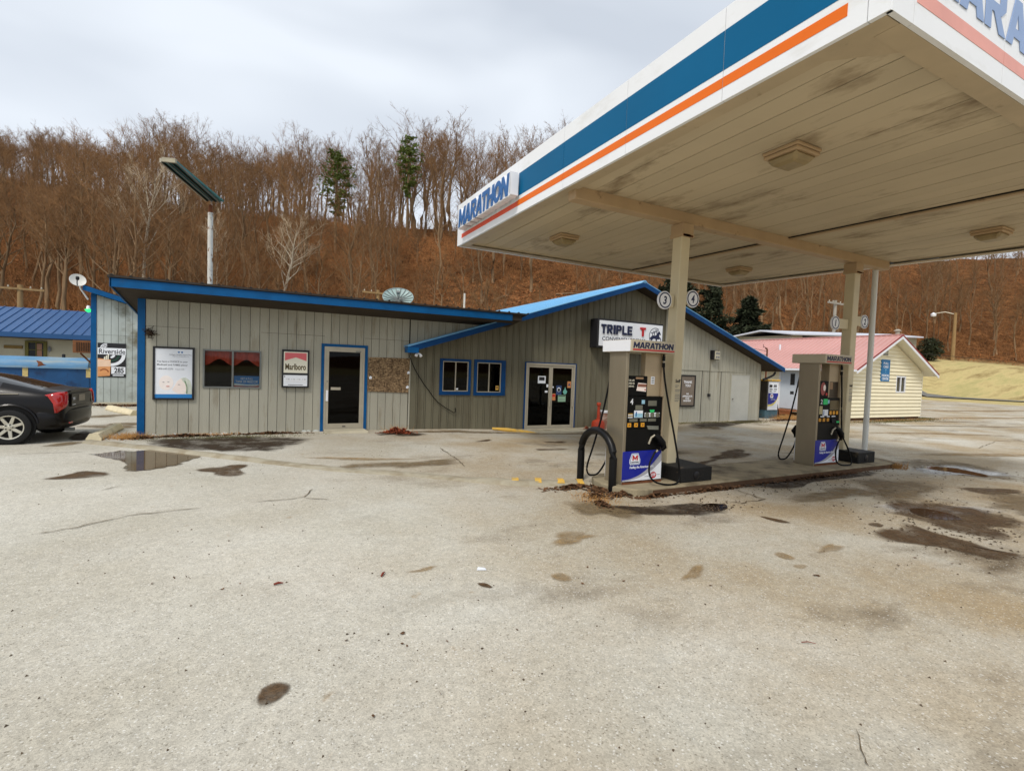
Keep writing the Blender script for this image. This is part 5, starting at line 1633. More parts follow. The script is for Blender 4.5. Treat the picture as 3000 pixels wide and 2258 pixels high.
def pump(loc, label, num, style):
    P = thing('fuel_pump', label, 'fuel pump', loc, group='pumps on the island', local=True)
    body = build('cabinet', Geo().box(-0.33, 0.385, -0.175, 0.175, 0.0, 1.33), M_CONSOLE, P, bevel=0.008)
    build('side_panel', Geo().box(-0.39, -0.332, -0.20, 0.20, 0.0, 2.0), M_STEEL, P, bevel=0.006)
    build('side_panel', Geo().box(0.34, 0.388, -0.20, 0.20, 1.332, 2.0).box(0.387, 0.40, -0.19, 0.19, 0.0, 1.33), M_TAN, P, bevel=0.004)
    build('upper_cabinet', Geo().box(0.02, 0.338, -0.16, -0.05, 1.332, 2.0), M_TAN, P, bevel=0.006)
    build('base', Geo().box(-0.38, 0.40, -0.21, 0.21, -0.005, 0.035), M_RUST, P)
    # topper
    tp = build('topper', Geo().box(-0.43, 0.46, -0.33, 0.335, 2.0, 2.178), M_TOPGREY, P, bevel=0.008)
    build('topper_face', Geo().box(-0.434, -0.4305, -0.32, 0.325, 2.006, 2.172), M_WHITE if style == 4 else M_TOPGREY, tp)  # white end on the near pump: light from the left put into the colour
    block_word('lettering', 'MARATHON', M_NAVY, tp, (0.02, -0.33, 2.10), 0.80, 0.09, depth=0.003, gap=0.04, slant=0.1)
    flat('red_bar', rect(-0.41, 0.41, 0, 0.022), (0.02, -0.33, 2.022), UX, UZ, M_RED, tp, 0.003)
    y = -0.20
    con = build('console', Geo().box(-0.33, 0.338, y, -0.176, 0.84, 1.33), M_CONSOLE, P, bevel=0.006)
    # back console for symmetry of the other fuelling side
    build('console', Geo().box(-0.33, 0.338, 0.176, 0.20, 0.84, 1.33), M_CONSOLE, P, bevel=0.006)
    if style == 4:
        ad = build('advert', Geo().box(-0.33, 0.07, -0.17, -0.14, 1.332, 1.645), M_CONSOLE, P, bevel=0.01)
        for i, s_ in enumerate(('FOR LIFE', 'LIVED IN', 'DRIVE.')):
            text('lettering', s_, M_CREAM, ad, (-0.255, -0.17, 1.575 - i * 0.045), 0.12, 0.028, depth=0.002)
        flat('advert_print', [(-0.15, 0), (0.04, -0.015), (0.045, 0.11), (-0.12, 0.12)], (0, -0.17, 1.42), UX, UZ, M_SKIN, ad, 0.002)
        flat('advert_print', [(-0.13, 0.06), (0.045, 0.055), (0.045, 0.10), (-0.12, 0.105)], (0, -0.172, 1.42), UX, UZ, mat('print_brown', (140, 92, 74), rough=0.5), ad, 0.002)
        flat('advert_print', disc_pts(0.012, 10), (0.02, -0.173, 1.435), UX, UZ, M_RED, ad, 0.001)
        flat('advert_print', rect(-0.17, -0.02, 0, 0.03), (0, -0.17, 1.595), UX, UZ, mat('print_tan', (150, 120, 90), rough=0.5), ad, 0.002)
        flat('decal', rect(0, 0.075, 0, 0.12), (0.14, -0.16, 1.52), UX, UZ, M_PAPER, P, 0.002)
        for i in range(4):
            flat('decal_print', rect(0, 0.05, 0, 0.012), (0.152, -0.162, 1.54 + i * 0.025), UX, UZ, M_GREYINK, P, 0.001)
    else:
        ad = build('advert', Geo().box(-0.33, 0.0, -0.17, -0.14, 1.332, 1.66), M_CONSOLE, P, bevel=0.01)
        flat('advert_print', ell(-0.18, 0.16, 0.08, 0.13, 20), (0, -0.17, 1.345), UX, UZ, mat('print_rose', (150, 70, 66), rough=0.5, var=0.3, scale=12), ad, 0.002)
        flat('advert_print', ell(-0.14, 0.18, 0.04, 0.06, 16), (0, -0.172, 1.345), UX, UZ, M_SKIN, ad, 0.002)
        flat('advert_print', disc_pts(0.03, 12), (-0.06, -0.17, 1.40), UX, UZ, M_RED, ad, 0.002)
        flat('decal', rect(0, 0.09, 0, 0.14), (0.06, -0.16, 1.50), UX, UZ, mat('print_tan', (150, 120, 90), rough=0.5), P, 0.002)
        flat('advert_print', rect(0, 0.28, 0, 0.31), (0.05, -0.16, 1.34), UX, UZ, mat('smoked_panel', (58, 48, 38), rough=0.3), P, 0.001)
    text('numeral', num, M_WHITE, con, (-0.255, y, 1.255), 0.055, 0.09, bold=0.01, depth=0.002)
    def card(m_, x0, x1, z0, z1, d_=0.004, nm='display'):
        return flat(nm, rect(0, x1 - x0, 0, z1 - z0), (x0, y, z0), UX, UZ, m_, con, d_)
    if style == 4:
        card(M_CYAN, -0.06, 0.0, 1.22, 1.28)
        card(M_LCD, 0.07, 0.24, 1.19, 1.27)
        card(M_LCD, -0.18, -0.04, 1.13, 1.20)
        card(M_PAPER, -0.20, -0.03, 1.01, 1.12, 0.003, 'instruction_card')
        flat('instruction_print', rect(0, 0.16, 0, 0.06), (-0.195, y - 0.003, 1.015), UX, UZ, M_CYAN, con, 0.002)
        flat('instruction_print', [(0, 0), (0.02, 0), (0.025, 0.07), (0.005, 0.07)], (-0.175, y - 0.005, 1.03), UX, UZ, M_SIGNBLUE, con, 0.002)
        card(M_PAPER, 0.01, 0.31, 1.02, 1.085, 0.003, 'price_strip')
        for i in range(3):
            flat('price_button', disc_pts(0.042, 10), (0.055 + i * 0.105, y - 0.003, 1.05), UX, UZ, M_LCD, con, 0.006)
        flat('price_tag', [(0.0, 0.045), (0.10, 0.045), (0.085, 0.0), (0.02, 0.0)], (0.10, y - 0.004, 1.085), UX, UZ, M_GRN, con, 0.004)
        for i in range(4):
            flat('warning_print', rect(0, 0.09, 0, 0.012), (-0.315, y, 1.01 + i * 0.018), UX, UZ, (M_PAPER, M_YELLOW)[i % 2], con, 0.002)
    else:
        card(M_GRN, -0.20, -0.06, 1.20, 1.31, 0.004, 'green_tag')
        card(M_CYAN, -0.05, 0.0, 1.22, 1.29)
        card(mat('brown_display', (92, 80, 52), rough=0.3), 0.02, 0.32, 1.09, 1.28)
        card(mat('beige_card', (170, 160, 120), rough=0.5), -0.32, -0.22, 1.01, 1.17)
        card(M_PAPER, -0.20, -0.03, 0.98, 1.10, 0.003, 'instruction_card')
        flat('instruction_print', rect(0, 0.02, 0, 0.09), (-0.18, y - 0.003, 0.99), UX, UZ, M_SIGNBLUE, con, 0.002)
        for i in range(3):
            card(M_BTN, 0.02 + i * 0.11, 0.09 + i * 0.11, 1.0, 1.07, 0.004, 'price_card')
    for i, (a, b_) in enumerate(((-0.29, -0.13), (-0.08, 0.05), (0.08, 0.24))):
        if style == 4:
            card(M_LCD, a, b_, 0.95, 0.995)
        else:
            card(M_PAPER, a + 0.02, b_ - 0.02, 0.955, 0.975)
    for i, gname in enumerate(('87', '89', '93')):
        bt = card(M_BTN, -0.32 + i * 0.13, -0.255 + i * 0.13, 0.87, 0.93, 0.010, 'grade_button')
        text('lettering', gname, M_INK, con, (-0.2875 + i * 0.13, y - 0.010, 0.90), 0.03, 0.025, bold=0.02, depth=0.001)
    if style != 4:
        build('receipt_slot', Geo().hexa([(0.08, -0.23, 0.84), (0.33, -0.23, 0.80), (0.33, -0.19, 0.80), (0.08, -0.19, 0.84), (0.08, -0.21, 0.93), (0.33, -0.21, 0.90), (0.33, -0.19, 0.90), (0.08, -0.19, 0.93)]), M_CONSOLE, P)
        flat('green_label', rect(0, 0.10, 0, 0.03), (0.21, -0.235, 0.84), UX, UZ, M_GRN, P, 0.003)
    else:
        build('receipt_slot', Geo().hexa([(0.08, -0.225, 0.83), (0.28, -0.225, 0.82), (0.28, -0.19, 0.82), (0.08, -0.19, 0.83), (0.06, -0.205, 0.885), (0.30, -0.205, 0.875), (0.30, -0.19, 0.875), (0.06, -0.19, 0.885)]), M_LCD, P)
    # nozzle boot and lower panel
    build('nozzle_boot', Geo().box(-0.33, 0.338, -0.192, -0.176, 0.50, 0.838), M_BLACK, P)
    lp = build('lower_panel', Geo().box(-0.385, 0.385, -0.212, -0.177, 0.045, 0.50), M_PUMPBLUE, P, bevel=0.006)
    yb = -0.212
    sw = [(0.385, 0.02), (0.385, 0.42)] + [(0.385 - 0.77 * (1 - math.cos(t_)) * 0.98, 0.42 - 0.385 * math.sin(t_)) for t_ in [math.pi / 2 * q / 12 for q in range(1, 13)]] + [(-0.383, 0.045)]
    cen = [(0.384, 0.047)] + [(0.384, 0.47)] + [(0.384 - 0.768 * q, 0.47 - 0.40 * (1 - (1 - q) ** 2.2)) for q in [i / 14 for i in range(1, 15)]] + [(-0.384, 0.047)]
    flat('silver_swoosh', cen, (0, yb, 0), UX, UZ, M_SILVER, lp, 0.0015)
    cen2 = [(0.384, 0.0472)] + [(0.384, 0.33)] + [(0.384 - 0.768 * q, 0.33 - 0.275 * (1 - (1 - q) ** 2.4)) for q in [i / 14 for i in range(1, 15)]]
    flat('white_swoosh', cen2, (0, yb - 0.0015, 0), UX, UZ, M_PAPER, lp, 0.0015)
    hexo = [(-0.085, -0.07), (0.085, -0.07), (0.10, -0.04), (0.10, 0.0), (0.06, 0.095), (-0.06, 0.095), (-0.10, 0.0), (-0.10, -0.04)]
    flat('emblem', [(q[0] * 1.05, q[1] * 1.05 - 0.005) for q in hexo], (-0.155, yb - 0.0015, 0.375), UX, UZ, M_PAPER, lp, 0.0015)
    flat('emblem', [(q[0] * 0.93, q[1] * 0.93 - 0.003) for q in hexo], (-0.155, yb - 0.003, 0.375), UX, UZ, M_SIGNBLUE, lp, 0.0015)
    flat('emblem', [(q[0] * 0.85, q[1] * 0.85 - 0.002) for q in hexo], (-0.155, yb - 0.0045, 0.375), UX, UZ, M_PAPER, lp, 0.0015)
    glyph('emblem_letter', 'M', M_RED, lp, (-0.207, yb - 0.006, 0.362), 0.104, 0.078, depth=0.0015)
    block_word('emblem_letter', 'MARATHON', M_NAVY, lp, (-0.155, yb - 0.006, 0.336), 0.14, 0.022, depth=0.0015)
    text('lettering', 'Fueling the American Spirit.', M_PAPER, lp, (-0.01, yb, 0.252), 0.48, 0.05, bold=0.012, depth=0.003, shear=0.2)
    flat('oval_badge', ell(0, 0, 0.062, 0.05), (0.225, yb - 0.003, 0.115), UX, UZ, M_RED, lp, 0.0015)
    text('badge_letter', 'STP', M_PAPER, lp, (0.225, yb - 0.0045, 0.115), 0.09, 0.05, bold=0.03, depth=0.0015, shear=0.1)
    flat('fine_print', rect(0, 0.10, 0, 0.006), (0.05, yb - 0.003, 0.10), UX, UZ, M_GREYINK, lp, 0.001)
    flat('fine_print', rect(0, 0.06, 0, 0.006), (0.30, yb - 0.003, 0.115), UX, UZ, M_GREYINK, lp, 0.001)
    # far side: plain white lower panel
    build('lower_panel', Geo().box(-0.385, 0.385, 0.177, 0.212, 0.045, 0.50), M_PAPER, P, bevel=0.006)
    build('nozzle_boot', Geo().box(-0.33, 0.338, 0.176, 0.192, 0.50, 0.838), M_BLACK, P)
    # nozzle hanging in its boot at the right
    nz_ = build('nozzle', Geo().tube([(0.20, -0.24, 0.74), (0.25, -0.27, 0.70), (0.32, -0.28, 0.62), (0.36, -0.27, 0.55), (0.33, -0.26, 0.50)], [0.03, 0.05, 0.055, 0.05, 0.03], 10), M_RUBBER, P, smooth=True)
    build('spout', Geo().tube([(0.20, -0.24, 0.74), (0.15, -0.215, 0.70), (0.12, -0.20, 0.60)], 0.016, 8), M_ALU, nz_, smooth=True)
    build('lever', Geo().tube([(0.36, -0.30, 0.60), (0.30, -0.33, 0.56), (0.27, -0.30, 0.52)], 0.010, 6), M_BLACK, nz_)
    # hose: down from the topper, loop at the ground, up to the nozzle
    if style == 4:
        hose = [(0.345, -0.20, 1.99), (0.345, -0.21, 1.80), (0.36, -0.24, 1.55), (0.40, -0.30, 1.20), (0.46, -0.38, 0.75), (0.51, -0.44, 0.36), (0.53, -0.46, 0.16), (0.50, -0.47, 0.05), (0.40, -0.48, 0.015), (0.24, -0.47, 0.02), (0.08, -0.42, 0.06), (0.02, -0.36, 0.15), (0.05, -0.31, 0.30), (0.14, -0.28, 0.42), (0.20, -0.27, 0.49), (0.27, -0.27, 0.52)]
    else:
        hose = [(0.345, -0.20, 1.99), (0.345, -0.21, 1.80), (0.35, -0.23, 1.40), (0.345, -0.25, 1.0), (0.38, -0.27, 0.60), (0.47, -0.33, 0.35), (0.56, -0.36, 0.12), (0.50, -0.40, 0.03), (0.36, -0.40, 0.015), (0.18, -0.38, 0.03), (0.10, -0.34, 0.10), (0.15, -0.29, 0.28), (0.24, -0.27, 0.42), (0.30, -0.265, 0.50)]
    def spl(pts, k=5):
        pts = [Vector(q) for q in pts]
        out = []
        for i in range(len(pts) - 1):
            p0, p1, p2, p3 = pts[max(0, i - 1)], pts[i], pts[i + 1], pts[min(len(pts) - 1, i + 2)]
            for s in range(k):
                t_ = s / k
                out.append(0.5 * ((2 * p1) + (-p0 + p2) * t_ + (2 * p0 - 5 * p1 + 4 * p2 - p3) * t_ * t_ + (-p0 + 3 * p1 - 3 * p2 + p3) * t_ ** 3))
        out.append(pts[-1])
        return out
    hs = build('hose', Geo().tube(spl(hose), 0.015, 8), M_RUBBER, P, smooth=True)
    for z_ in (1.93, 1.83):
        build('coupling', Geo().tube([(0.345, -0.205, z_ - 0.04), (0.345, -0.203, z_ + 0.03)], 0.024, 8), M_BLACK if z_ > 1.9 else M_RUBBER, hs, smooth=True)
    build('coupling', Geo().tube([(0.345, -0.207, 1.855), (0.345, -0.207, 1.885)], 0.018, 8), M_ALU, hs)
    build('coupling', Geo().tube([(0.20, -0.27, 0.485), (0.235, -0.27, 0.505)], 0.019, 8), M_ALU, hs)
    # hose on the far side
    hb = [(-0.30, 0.20, 1.99), (-0.33, 0.24, 1.60), (-0.40, 0.30, 1.05), (-0.50, 0.36, 0.55), (-0.585, 0.40, 0.20), (-0.57, 0.40, 0.07), (-0.50, 0.38, 0.035), (-0.40, 0.34, 0.08), (-0.30, 0.28, 0.30), (-0.26, 0.26, 0.50)]
    build('hose', Geo().tube(spl(hb), 0.015, 8), M_RUBBER, P, smooth=True)
    build('nozzle', Geo().tube([(-0.20, 0.24, 0.74), (-0.25, 0.27, 0.70), (-0.32, 0.28, 0.62), (-0.30, 0.26, 0.50)], [0.03, 0.05, 0.055, 0.03], 10), M_RUBBER, P, smooth=True)
    return P

pump((5.227, 5.92, 0.1), 'steel fuel pump number 4 nearest the hoop guard', '4', 4)
pump((9.985, 5.92, 0.1), 'steel fuel pump number 2 at the far end of the island', '2', 2)

# old single pump standing beyond the store corner
op = thing('old_fuel_pump', 'old white and blue fuel pump with yellow cap beyond the store corner', 'fuel pump', (19.85, 14.05, 0.0))
box('pedestal', (19.45, 20.3, 13.82, 14.32, -0.02, 0.36), mat('faded_blue_pedestal', (76, 106, 118), rough=0.7, var=0.2, scale=4, dirt=(90, 70, 50), dirt_scale=3, dirt_thr=(0.5, 0.7)), op)
box('body', (19.50, 20.22, 13.80, 14.32, 0.365, 1.62), mat('old_pump_side', (70, 66, 58), rough=0.6, var=0.2, scale=4), op, bevel=0.01)
opf = box('front', (19.56, 20.22, 13.78, 13.799, 0.37, 1.60), M_PAPER, op)
flat('blue_print', [(0.0, 0.24), (0.0, 0.73), (0.66, 0.73), (0.66, 0.62), (0.58, 0.45), (0.40, 0.32), (0.2, 0.25)], (19.56, 13.78, 0.37), UX, UZ, M_PUMPBLUE, opf, 0.003)
flat('yellow_swoosh', [(0.0, 0.15), (0.0, 0.235), (0.2, 0.245), (0.40, 0.31), (0.6, 0.47), (0.655, 0.60), (0.655, 0.5), (0.5, 0.3), (0.3, 0.18)], (19.56, 13.78, 0.37), UX, UZ, mat('pale_yellow_print', (232, 214, 120), rough=0.5), opf, 0.002)
flat('emblem', [(q[0] * 1.1, q[1] * 1.1) for q in [(-0.085, -0.07), (0.085, -0.07), (0.10, 0.0), (0.06, 0.095), (-0.06, 0.095), (-0.10, 0.0)]], (19.79, 13.777, 0.97), UX, UZ, M_PAPER, opf, 0.002)
glyph('emblem_letter', 'M', M_RED, opf, (19.74, 13.775, 0.95), 0.10, 0.08, depth=0.002)
for i, (a, b_) in enumerate(((0.05, 0.25), (0.33, 0.55))):
    flat('display', rect(a, b_, 0.98, 1.10), (19.56, 13.78, 0.37), UX, UZ, M_INK if i == 0 else M_GREYINK, opf, 0.003)
    flat('display', rect(a + 0.02, b_ + 0.02, 0.88, 0.92), (19.56, 13.78, 0.37), UX, UZ, M_INK, opf, 0.003)
    flat('display', rect(a + 0.02, b_ - 0.02, 0.79, 0.83), (19.56, 13.78, 0.37), UX, UZ, M_GREYINK, opf, 0.003)
text('lettering', 'Fueling the', M_PAPER, opf, (19.86, 13.777, 0.86), 0.24, 0.04, depth=0.002)
text('lettering', 'American Spirit', M_PAPER, opf, (19.90, 13.777, 0.81), 0.32, 0.04, depth=0.002)
box('cap', (19.46, 20.30, 13.74, 14.36, 1.622, 1.70), M_YELLOW, op, bevel=0.01)
build('hose', Geo().tube([(20.27, 13.95, 1.2), (20.32, 13.9, 0.8), (20.4, 13.85, 0.3), (20.45, 13.85, 0.02)], 0.02, 8), M_RUBBER, op, smooth=True)

# ------------------------------------------------------------------ wheel stops
def wheel_stop(a, b_, lab):
    a, b_ = Vector((a[0], a[1], 0)), Vector((b_[0], b_[1], 0))
    d = (b_ - a).normalized()
    s = Vector((-d.y, d.x, 0))
    g_ = Geo()
    for (p_, q_) in ((a, b_),):
        pr_ = [(-0.12, 0), (-0.12, 0.05), (-0.06, 0.145), (0.06, 0.145), (0.12, 0.05), (0.12, 0)]
        vs_ = []
        ks = 7
        for i in range(ks):
            c_ = p_.lerp(q_, i / (ks - 1))
            e = 0.96 if i in (0, ks - 1) else 1.0
            for (o1, z1) in pr_:
                j = 0.006 * mnoise.noise(Vector((c_.x * 7 + o1 * 20, c_.y * 7, z1 * 30)))
                vs_.append((c_.x + s.x * (o1 * e + j), c_.y + s.y * (o1 * e + j), max(0, z1 * e + j)))
        n_ = len(pr_)
        fs_ = [(i * n_ + k_, i * n_ + (k_ + 1) % n_, (i + 1) * n_ + (k_ + 1) % n_, (i + 1) * n_ + k_) for i in range(ks - 1) for k_ in range(n_)]
        fs_ += [tuple(range(n_)), tuple(range((ks - 1) * n_ + n_ - 1, (ks - 1) * n_ - 1, -1))]
        g_.add(vs_, fs_)
    return single('wheel_stop', g_, mat('wheel_stop_concrete', (214, 202, 170), rough=0.9, var=0.12, scale=4, bump=0.4, bscale=60, dirt=(132, 112, 80), dirt_scale=2.5, dirt_thr=(0.55, 0.8)), (a + b_) / 2, lab, 'wheel stop', group='concrete wheel stops', bevel=0.012)
wheel_stop((-3.02, 12.70), (-3.02, 14.55), 'pale concrete wheel stop lying behind the dark car')
wheel_stop((-4.25, 19.6), (-3.25, 17.7), 'stained concrete wheel stop in front of the rear annex wall')

def root_of(o):
    while o.parent is not None:
        o = o.parent
    return o

# ------------------------------------------------------------------ parked car (dark sedan, rear towards +x)
M_CAR = mat('dark_car_paint', (7, 4, 4), rough=0.3, var=0.05, scale=1, spec=0.25, coat=0.12)
M_CARGLASS = mat('car_glass', (20, 24, 26), rough=0.04, var=0.05, spec=0.9)
M_TAIL = mat('tail_lamp', (176, 20, 18), rough=0.12, var=0.15, scale=9, spec=0.7, coat=0.5)
M_RIM = mat('alloy_rim', (196, 192, 178), rough=0.3, metal=0.6, var=0.06, scale=6)
M_TYRE = mat('tyre_rubber', (16, 16, 16), rough=0.8, var=0.2, scale=10)
car = thing('parked_car', 'dark maroon-black sedan parked tail towards the store', 'car', (-4.17, 13.42, 0.0), rotz=math.radians(-3.0), local=True)
# local frame: x forward = -x side of scene; rear axle at x=0, rear bumper at x=+1.0, front at x=-3.9, width +-0.89
secs = [  # x, half width at bumper/sill, belt half width, z bottom, z sill, z mid, z belt, upper half width, z upper edge, z centre
    (0.93, 0.70, 0.66, 0.36, 0.44, 0.62, 0.90, 0.60, 1.04, 1.06),
    (0.88, 0.82, 0.76, 0.28, 0.42, 0.64, 0.94, 0.68, 1.065, 1.085),
    (0.70, 0.88, 0.83, 0.24, 0.40, 0.66, 0.97, 0.72, 1.065, 1.09),
    (0.42, 0.895, 0.86, 0.22, 0.38, 0.68, 0.98, 0.72, 1.085, 1.115),
    (0.16, 0.895, 0.865, 0.20, 0.36, 0.68, 0.985, 0.70, 1.165, 1.20),
    (-0.20, 0.895, 0.865, 0.20, 0.34, 0.68, 0.985, 0.66, 1.27, 1.31),
    (-0.55, 0.895, 0.865, 0.20, 0.32, 0.68, 0.985, 0.60, 1.39, 1.43),
    (-1.20, 0.895, 0.865, 0.20, 0.30, 0.68, 0.975, 0.58, 1.42, 1.455),
    (-1.75, 0.895, 0.865, 0.20, 0.30, 0.67, 0.96, 0.59, 1.39, 1.42),
    (-2.15, 0.895, 0.86, 0.20, 0.30, 0.67, 0.95, 0.66, 1.20, 1.23),
    (-2.62, 0.895, 0.86, 0.20, 0.32, 0.66, 0.92, 0.74, 0.97, 1.0),
    (-3.20, 0.88, 0.83, 0.22, 0.34, 0.62, 0.84, 0.70, 0.90, 0.93),
    (-3.62, 0.82, 0.76, 0.24, 0.36, 0.56, 0.74, 0.62, 0.80, 0.82),
    (-3.86, 0.66, 0.62, 0.30, 0.40, 0.52, 0.64, 0.50, 0.70, 0.71),
]
def section(s):
    x_, w, bw, zb, zs, zm, zbe, uw, zu, zc = s
    half = [(0.0, zb), (w * 0.82, zb), (w * 0.97, zs), (w, zm), (bw, zbe), (uw, zu), (uw * 0.5, (zu + zc) / 2 + 0.01), (0.0, zc)]
    return [(x_, y_, z_) for (y_, z_) in half] + [(x_, -y_, z_) for (y_, z_) in reversed(half[1:-1])]
rings = [section(s) for s in secs]
nr = len(rings[0])
V = [q for r_ in rings for q in r_]
bf, gf = [], {'rear_window': [], 'windscreen': [], 'side_window': []}
for i in range(len(rings) - 1):
    for k in range(nr):
        f_ = (i * nr + k, i * nr + (k + 1) % nr, (i + 1) * nr + (k + 1) % nr, (i + 1) * nr + k)
        xm = (secs[i][0] + secs[i + 1][0]) / 2
        top = k in (5, 6, 7, 8)
        side = k in (4, 9)
        if top and 3 <= i <= 5:
            gf['rear_window'].append(f_)
        elif top and 8 <= i <= 9:
            gf['windscreen'].append(f_)
        elif side and 5 <= i <= 9:
            gf['side_window'].append(f_)
        else:
            bf.append(f_)
bf.append(tuple(range(nr)))
bf.append(tuple(range((len(rings) - 1) * nr + nr - 1, (len(rings) - 1) * nr - 1, -1)))
body = build('body', Geo().add(V, bf), M_CAR, car, smooth=False, normals=False)
def subsurf(o, lv=2):
    md = o.modifiers.new('smooth', 'SUBSURF')
    md.levels = lv
    md.render_levels = lv
    for p_ in o.data.polygons:
        p_.use_smooth = True
# smooth the whole shell first, then split panes from it so that everything stays flush
bpy.data.objects.remove(body)
sh = bpy.data.meshes.new('shell')
allf = bf + gf['rear_window'] + gf['windscreen'] + gf['side_window']
sh.from_pydata(V, [], allf)
mi_ = [0] * len(bf) + [1] * len(gf['rear_window']) + [2] * len(gf['windscreen']) + [3] * len(gf['side_window'])
for m_ in (M_CAR, M_CARGLASS, M_CARGLASS, M_CARGLASS):
    sh.materials.append(m_)
sh.polygons.foreach_set('material_index', mi_)
bm = bmesh.new()
bm.from_mesh(sh)
bmesh.ops.recalc_face_normals(bm, faces=bm.faces)
bm.to_mesh(sh)
bm.free()
tmp = bpy.data.objects.new('shell', sh)
C.objects.link(tmp)
subsurf(tmp, 2)
dg = bpy.context.evaluated_depsgraph_get()
ev = tmp.evaluated_get(dg)
em = ev.to_mesh()
EV = [tuple(v_.co) for v_ in em.vertices]
EF = [(tuple(p_.vertices), p_.material_index, tuple(p_.normal)) for p_ in em.polygons]
ev.to_mesh_clear()
bpy.data.objects.remove(tmp)
def car_part(name, idx, m_, off=0.0):
    use = {}
    vs_, fs_ = [], []
    for f_, mi2, n_ in EF:
        if mi2 != idx:
            continue
        ff = []
        for q in f_:
            if q not in use:
                use[q] = len(vs_)
                vs_.append(EV[q])
            ff.append(use[q])
        fs_.append(tuple(ff))
    o = build(name, Geo().add(vs_, fs_), m_, car)
    for p_ in o.data.polygons:
        p_.use_smooth = True
    return o
body = car_part('body', 0, M_CAR)
car_part('rear_window', 1, M_CARGLASS)
car_part('windscreen', 2, M_CARGLASS)
car_part('side_window', 3, M_CARGLASS)
# pillars over the side glass and door lines
for s_ in (-1, 1):
    yb_, yu = 0.868 * s_, 0.60 * s_
    build('pillar', Geo().tube([(-1.28, s_ * 0.855, 0.97), (-1.22, s_ * 0.63, 1.385)], [0.035, 0.03], 6), M_BLACK, car, smooth=True)
    build('chrome_strip', Geo().tube([(0.10, s_ * 0.835, 1.0), (-0.6, s_ * 0.862, 0.985), (-1.5, s_ * 0.865, 0.975), (-2.4, s_ * 0.855, 0.94)], 0.008, 5), M_ALU, body, smooth=True)
    build('door_handle', Geo().box(-1.02, -0.84, s_ * 0.885, s_ * 0.905, 0.83, 0.86), M_CAR, body, bevel=0.006)
    # tall blade tail lamp wrapping the rear corner
    ys = s_
    g = Geo()
    pts_o = [(0.52, 0.868, 0.955), (0.80, 0.835, 0.98), (0.925, 0.70, 1.0)]
    lamp = [[(0.56, 0.872, 0.985), (0.62, 0.878, 0.955), (0.735, 0.890, 0.80), (0.765, 0.888, 0.60)],
            [(0.80, 0.80, 1.045), (0.82, 0.83, 0.96), (0.83, 0.865, 0.80), (0.82, 0.875, 0.60)],
            [(0.92, 0.66, 1.045), (0.945, 0.69, 0.96), (0.95, 0.72, 0.80), (0.945, 0.735, 0.72)],
            [(0.925, 0.62, 1.035), (0.945, 0.64, 0.95), (0.95, 0.66, 0.82), (0.945, 0.68, 0.74)]]
    lv_ = [(a[0] + 0.012, s_ * (a[1] + 0.008), a[2]) for r_ in lamp for a in r_]
    lf = []
    for i in range(3):
        for j in range(3):
            q = (i * 4 + j, i * 4 + j + 1, (i + 1) * 4 + j + 1, (i + 1) * 4 + j)
            lf.append(q if s_ < 0 else q[::-1])
    tl = build('tail_lamp', Geo().add(lv_, lf), M_TAIL, car)
    md = tl.modifiers.new('thick', 'SOLIDIFY')
    md.thickness = 0.02
    md.offset = -1
    for p_ in tl.data.polygons:
        p_.use_smooth = True
# rear deck details
build('deck_lid_edge', Geo().tube([(0.945, -0.55, 1.055), (0.962, 0.0, 1.07), (0.945, 0.55, 1.055)], 0.014, 6), M_CAR, car, smooth=True)
rp_ = build('rear_panel', Geo().hexa([(0.955, -0.50, 0.70), (0.955, 0.50, 0.70), (0.90, 0.50, 0.70), (0.90, -0.50, 0.70), (0.968, -0.52, 1.0), (0.968, 0.52, 1.0), (0.90, 0.52, 1.0), (0.90, -0.52, 1.0)]), M_CAR, car, bevel=0.015)
box('number_plate', (0.958, 0.978, -0.16, 0.15, 0.80, 0.95), mat('plate_beige', (150, 142, 128), rough=0.5, var=0.2, scale=12), rp_)
build('badge', Geo().box(0.968, 0.976, -0.46, -0.36, 0.88, 0.90).box(0.968, 0.976, -0.45, -0.36, 0.85, 0.865), M_PAPER, rp_)
box('badge', (0.958, 0.972, -0.46, -0.32, 0.735, 0.75), M_PAPER, rp_)
bmp = build('rear_bumper', Geo().add([(x_, y_, z_) for (x_, y_) in ((0.36, -0.905), (0.62, -0.905), (0.86, -0.83), (0.99, -0.58), (1.02, 0.0), (0.99, 0.58), (0.86, 0.83), (0.62, 0.905), (0.36, 0.905)) for z_ in (0.25, 0.33, 0.58, 0.66)] ,
            [(i * 4 + j, (i + 1) * 4 + j, (i + 1) * 4 + j + 1, i * 4 + j + 1) for i in range(8) for j in range(3)]), M_CAR, car)
for i, v_ in enumerate(bmp.data.vertices):
    if i % 4 == 3:
        v_.co.x -= 0.06
        v_.co.y *= 0.955
    if i % 4 == 0:
        v_.co.x -= 0.10
        v_.co.y *= 0.94
md = bmp.modifiers.new('thick', 'SOLIDIFY')
md.thickness = 0.05
md.offset = -1
subsurf(bmp, 1)
build('reflector', Geo().box(0.985, 1.012, -0.70, -0.56, 0.37, 0.40), M_TAIL, bmp)
build('exhaust', Geo().tube([(0.80, -0.45, 0.23), (1.0, -0.45, 0.23)], 0.035, 10), M_ALUDARK, car)
build('aerial', Geo().prism([(0, 0), (0.12, 0), (0.10, 0.06), (0.08, 0.065)], (-0.66, 0.02, 1.435), (1, 0, 0), (0, 0, 1), 0.03), M_BLACK, car)
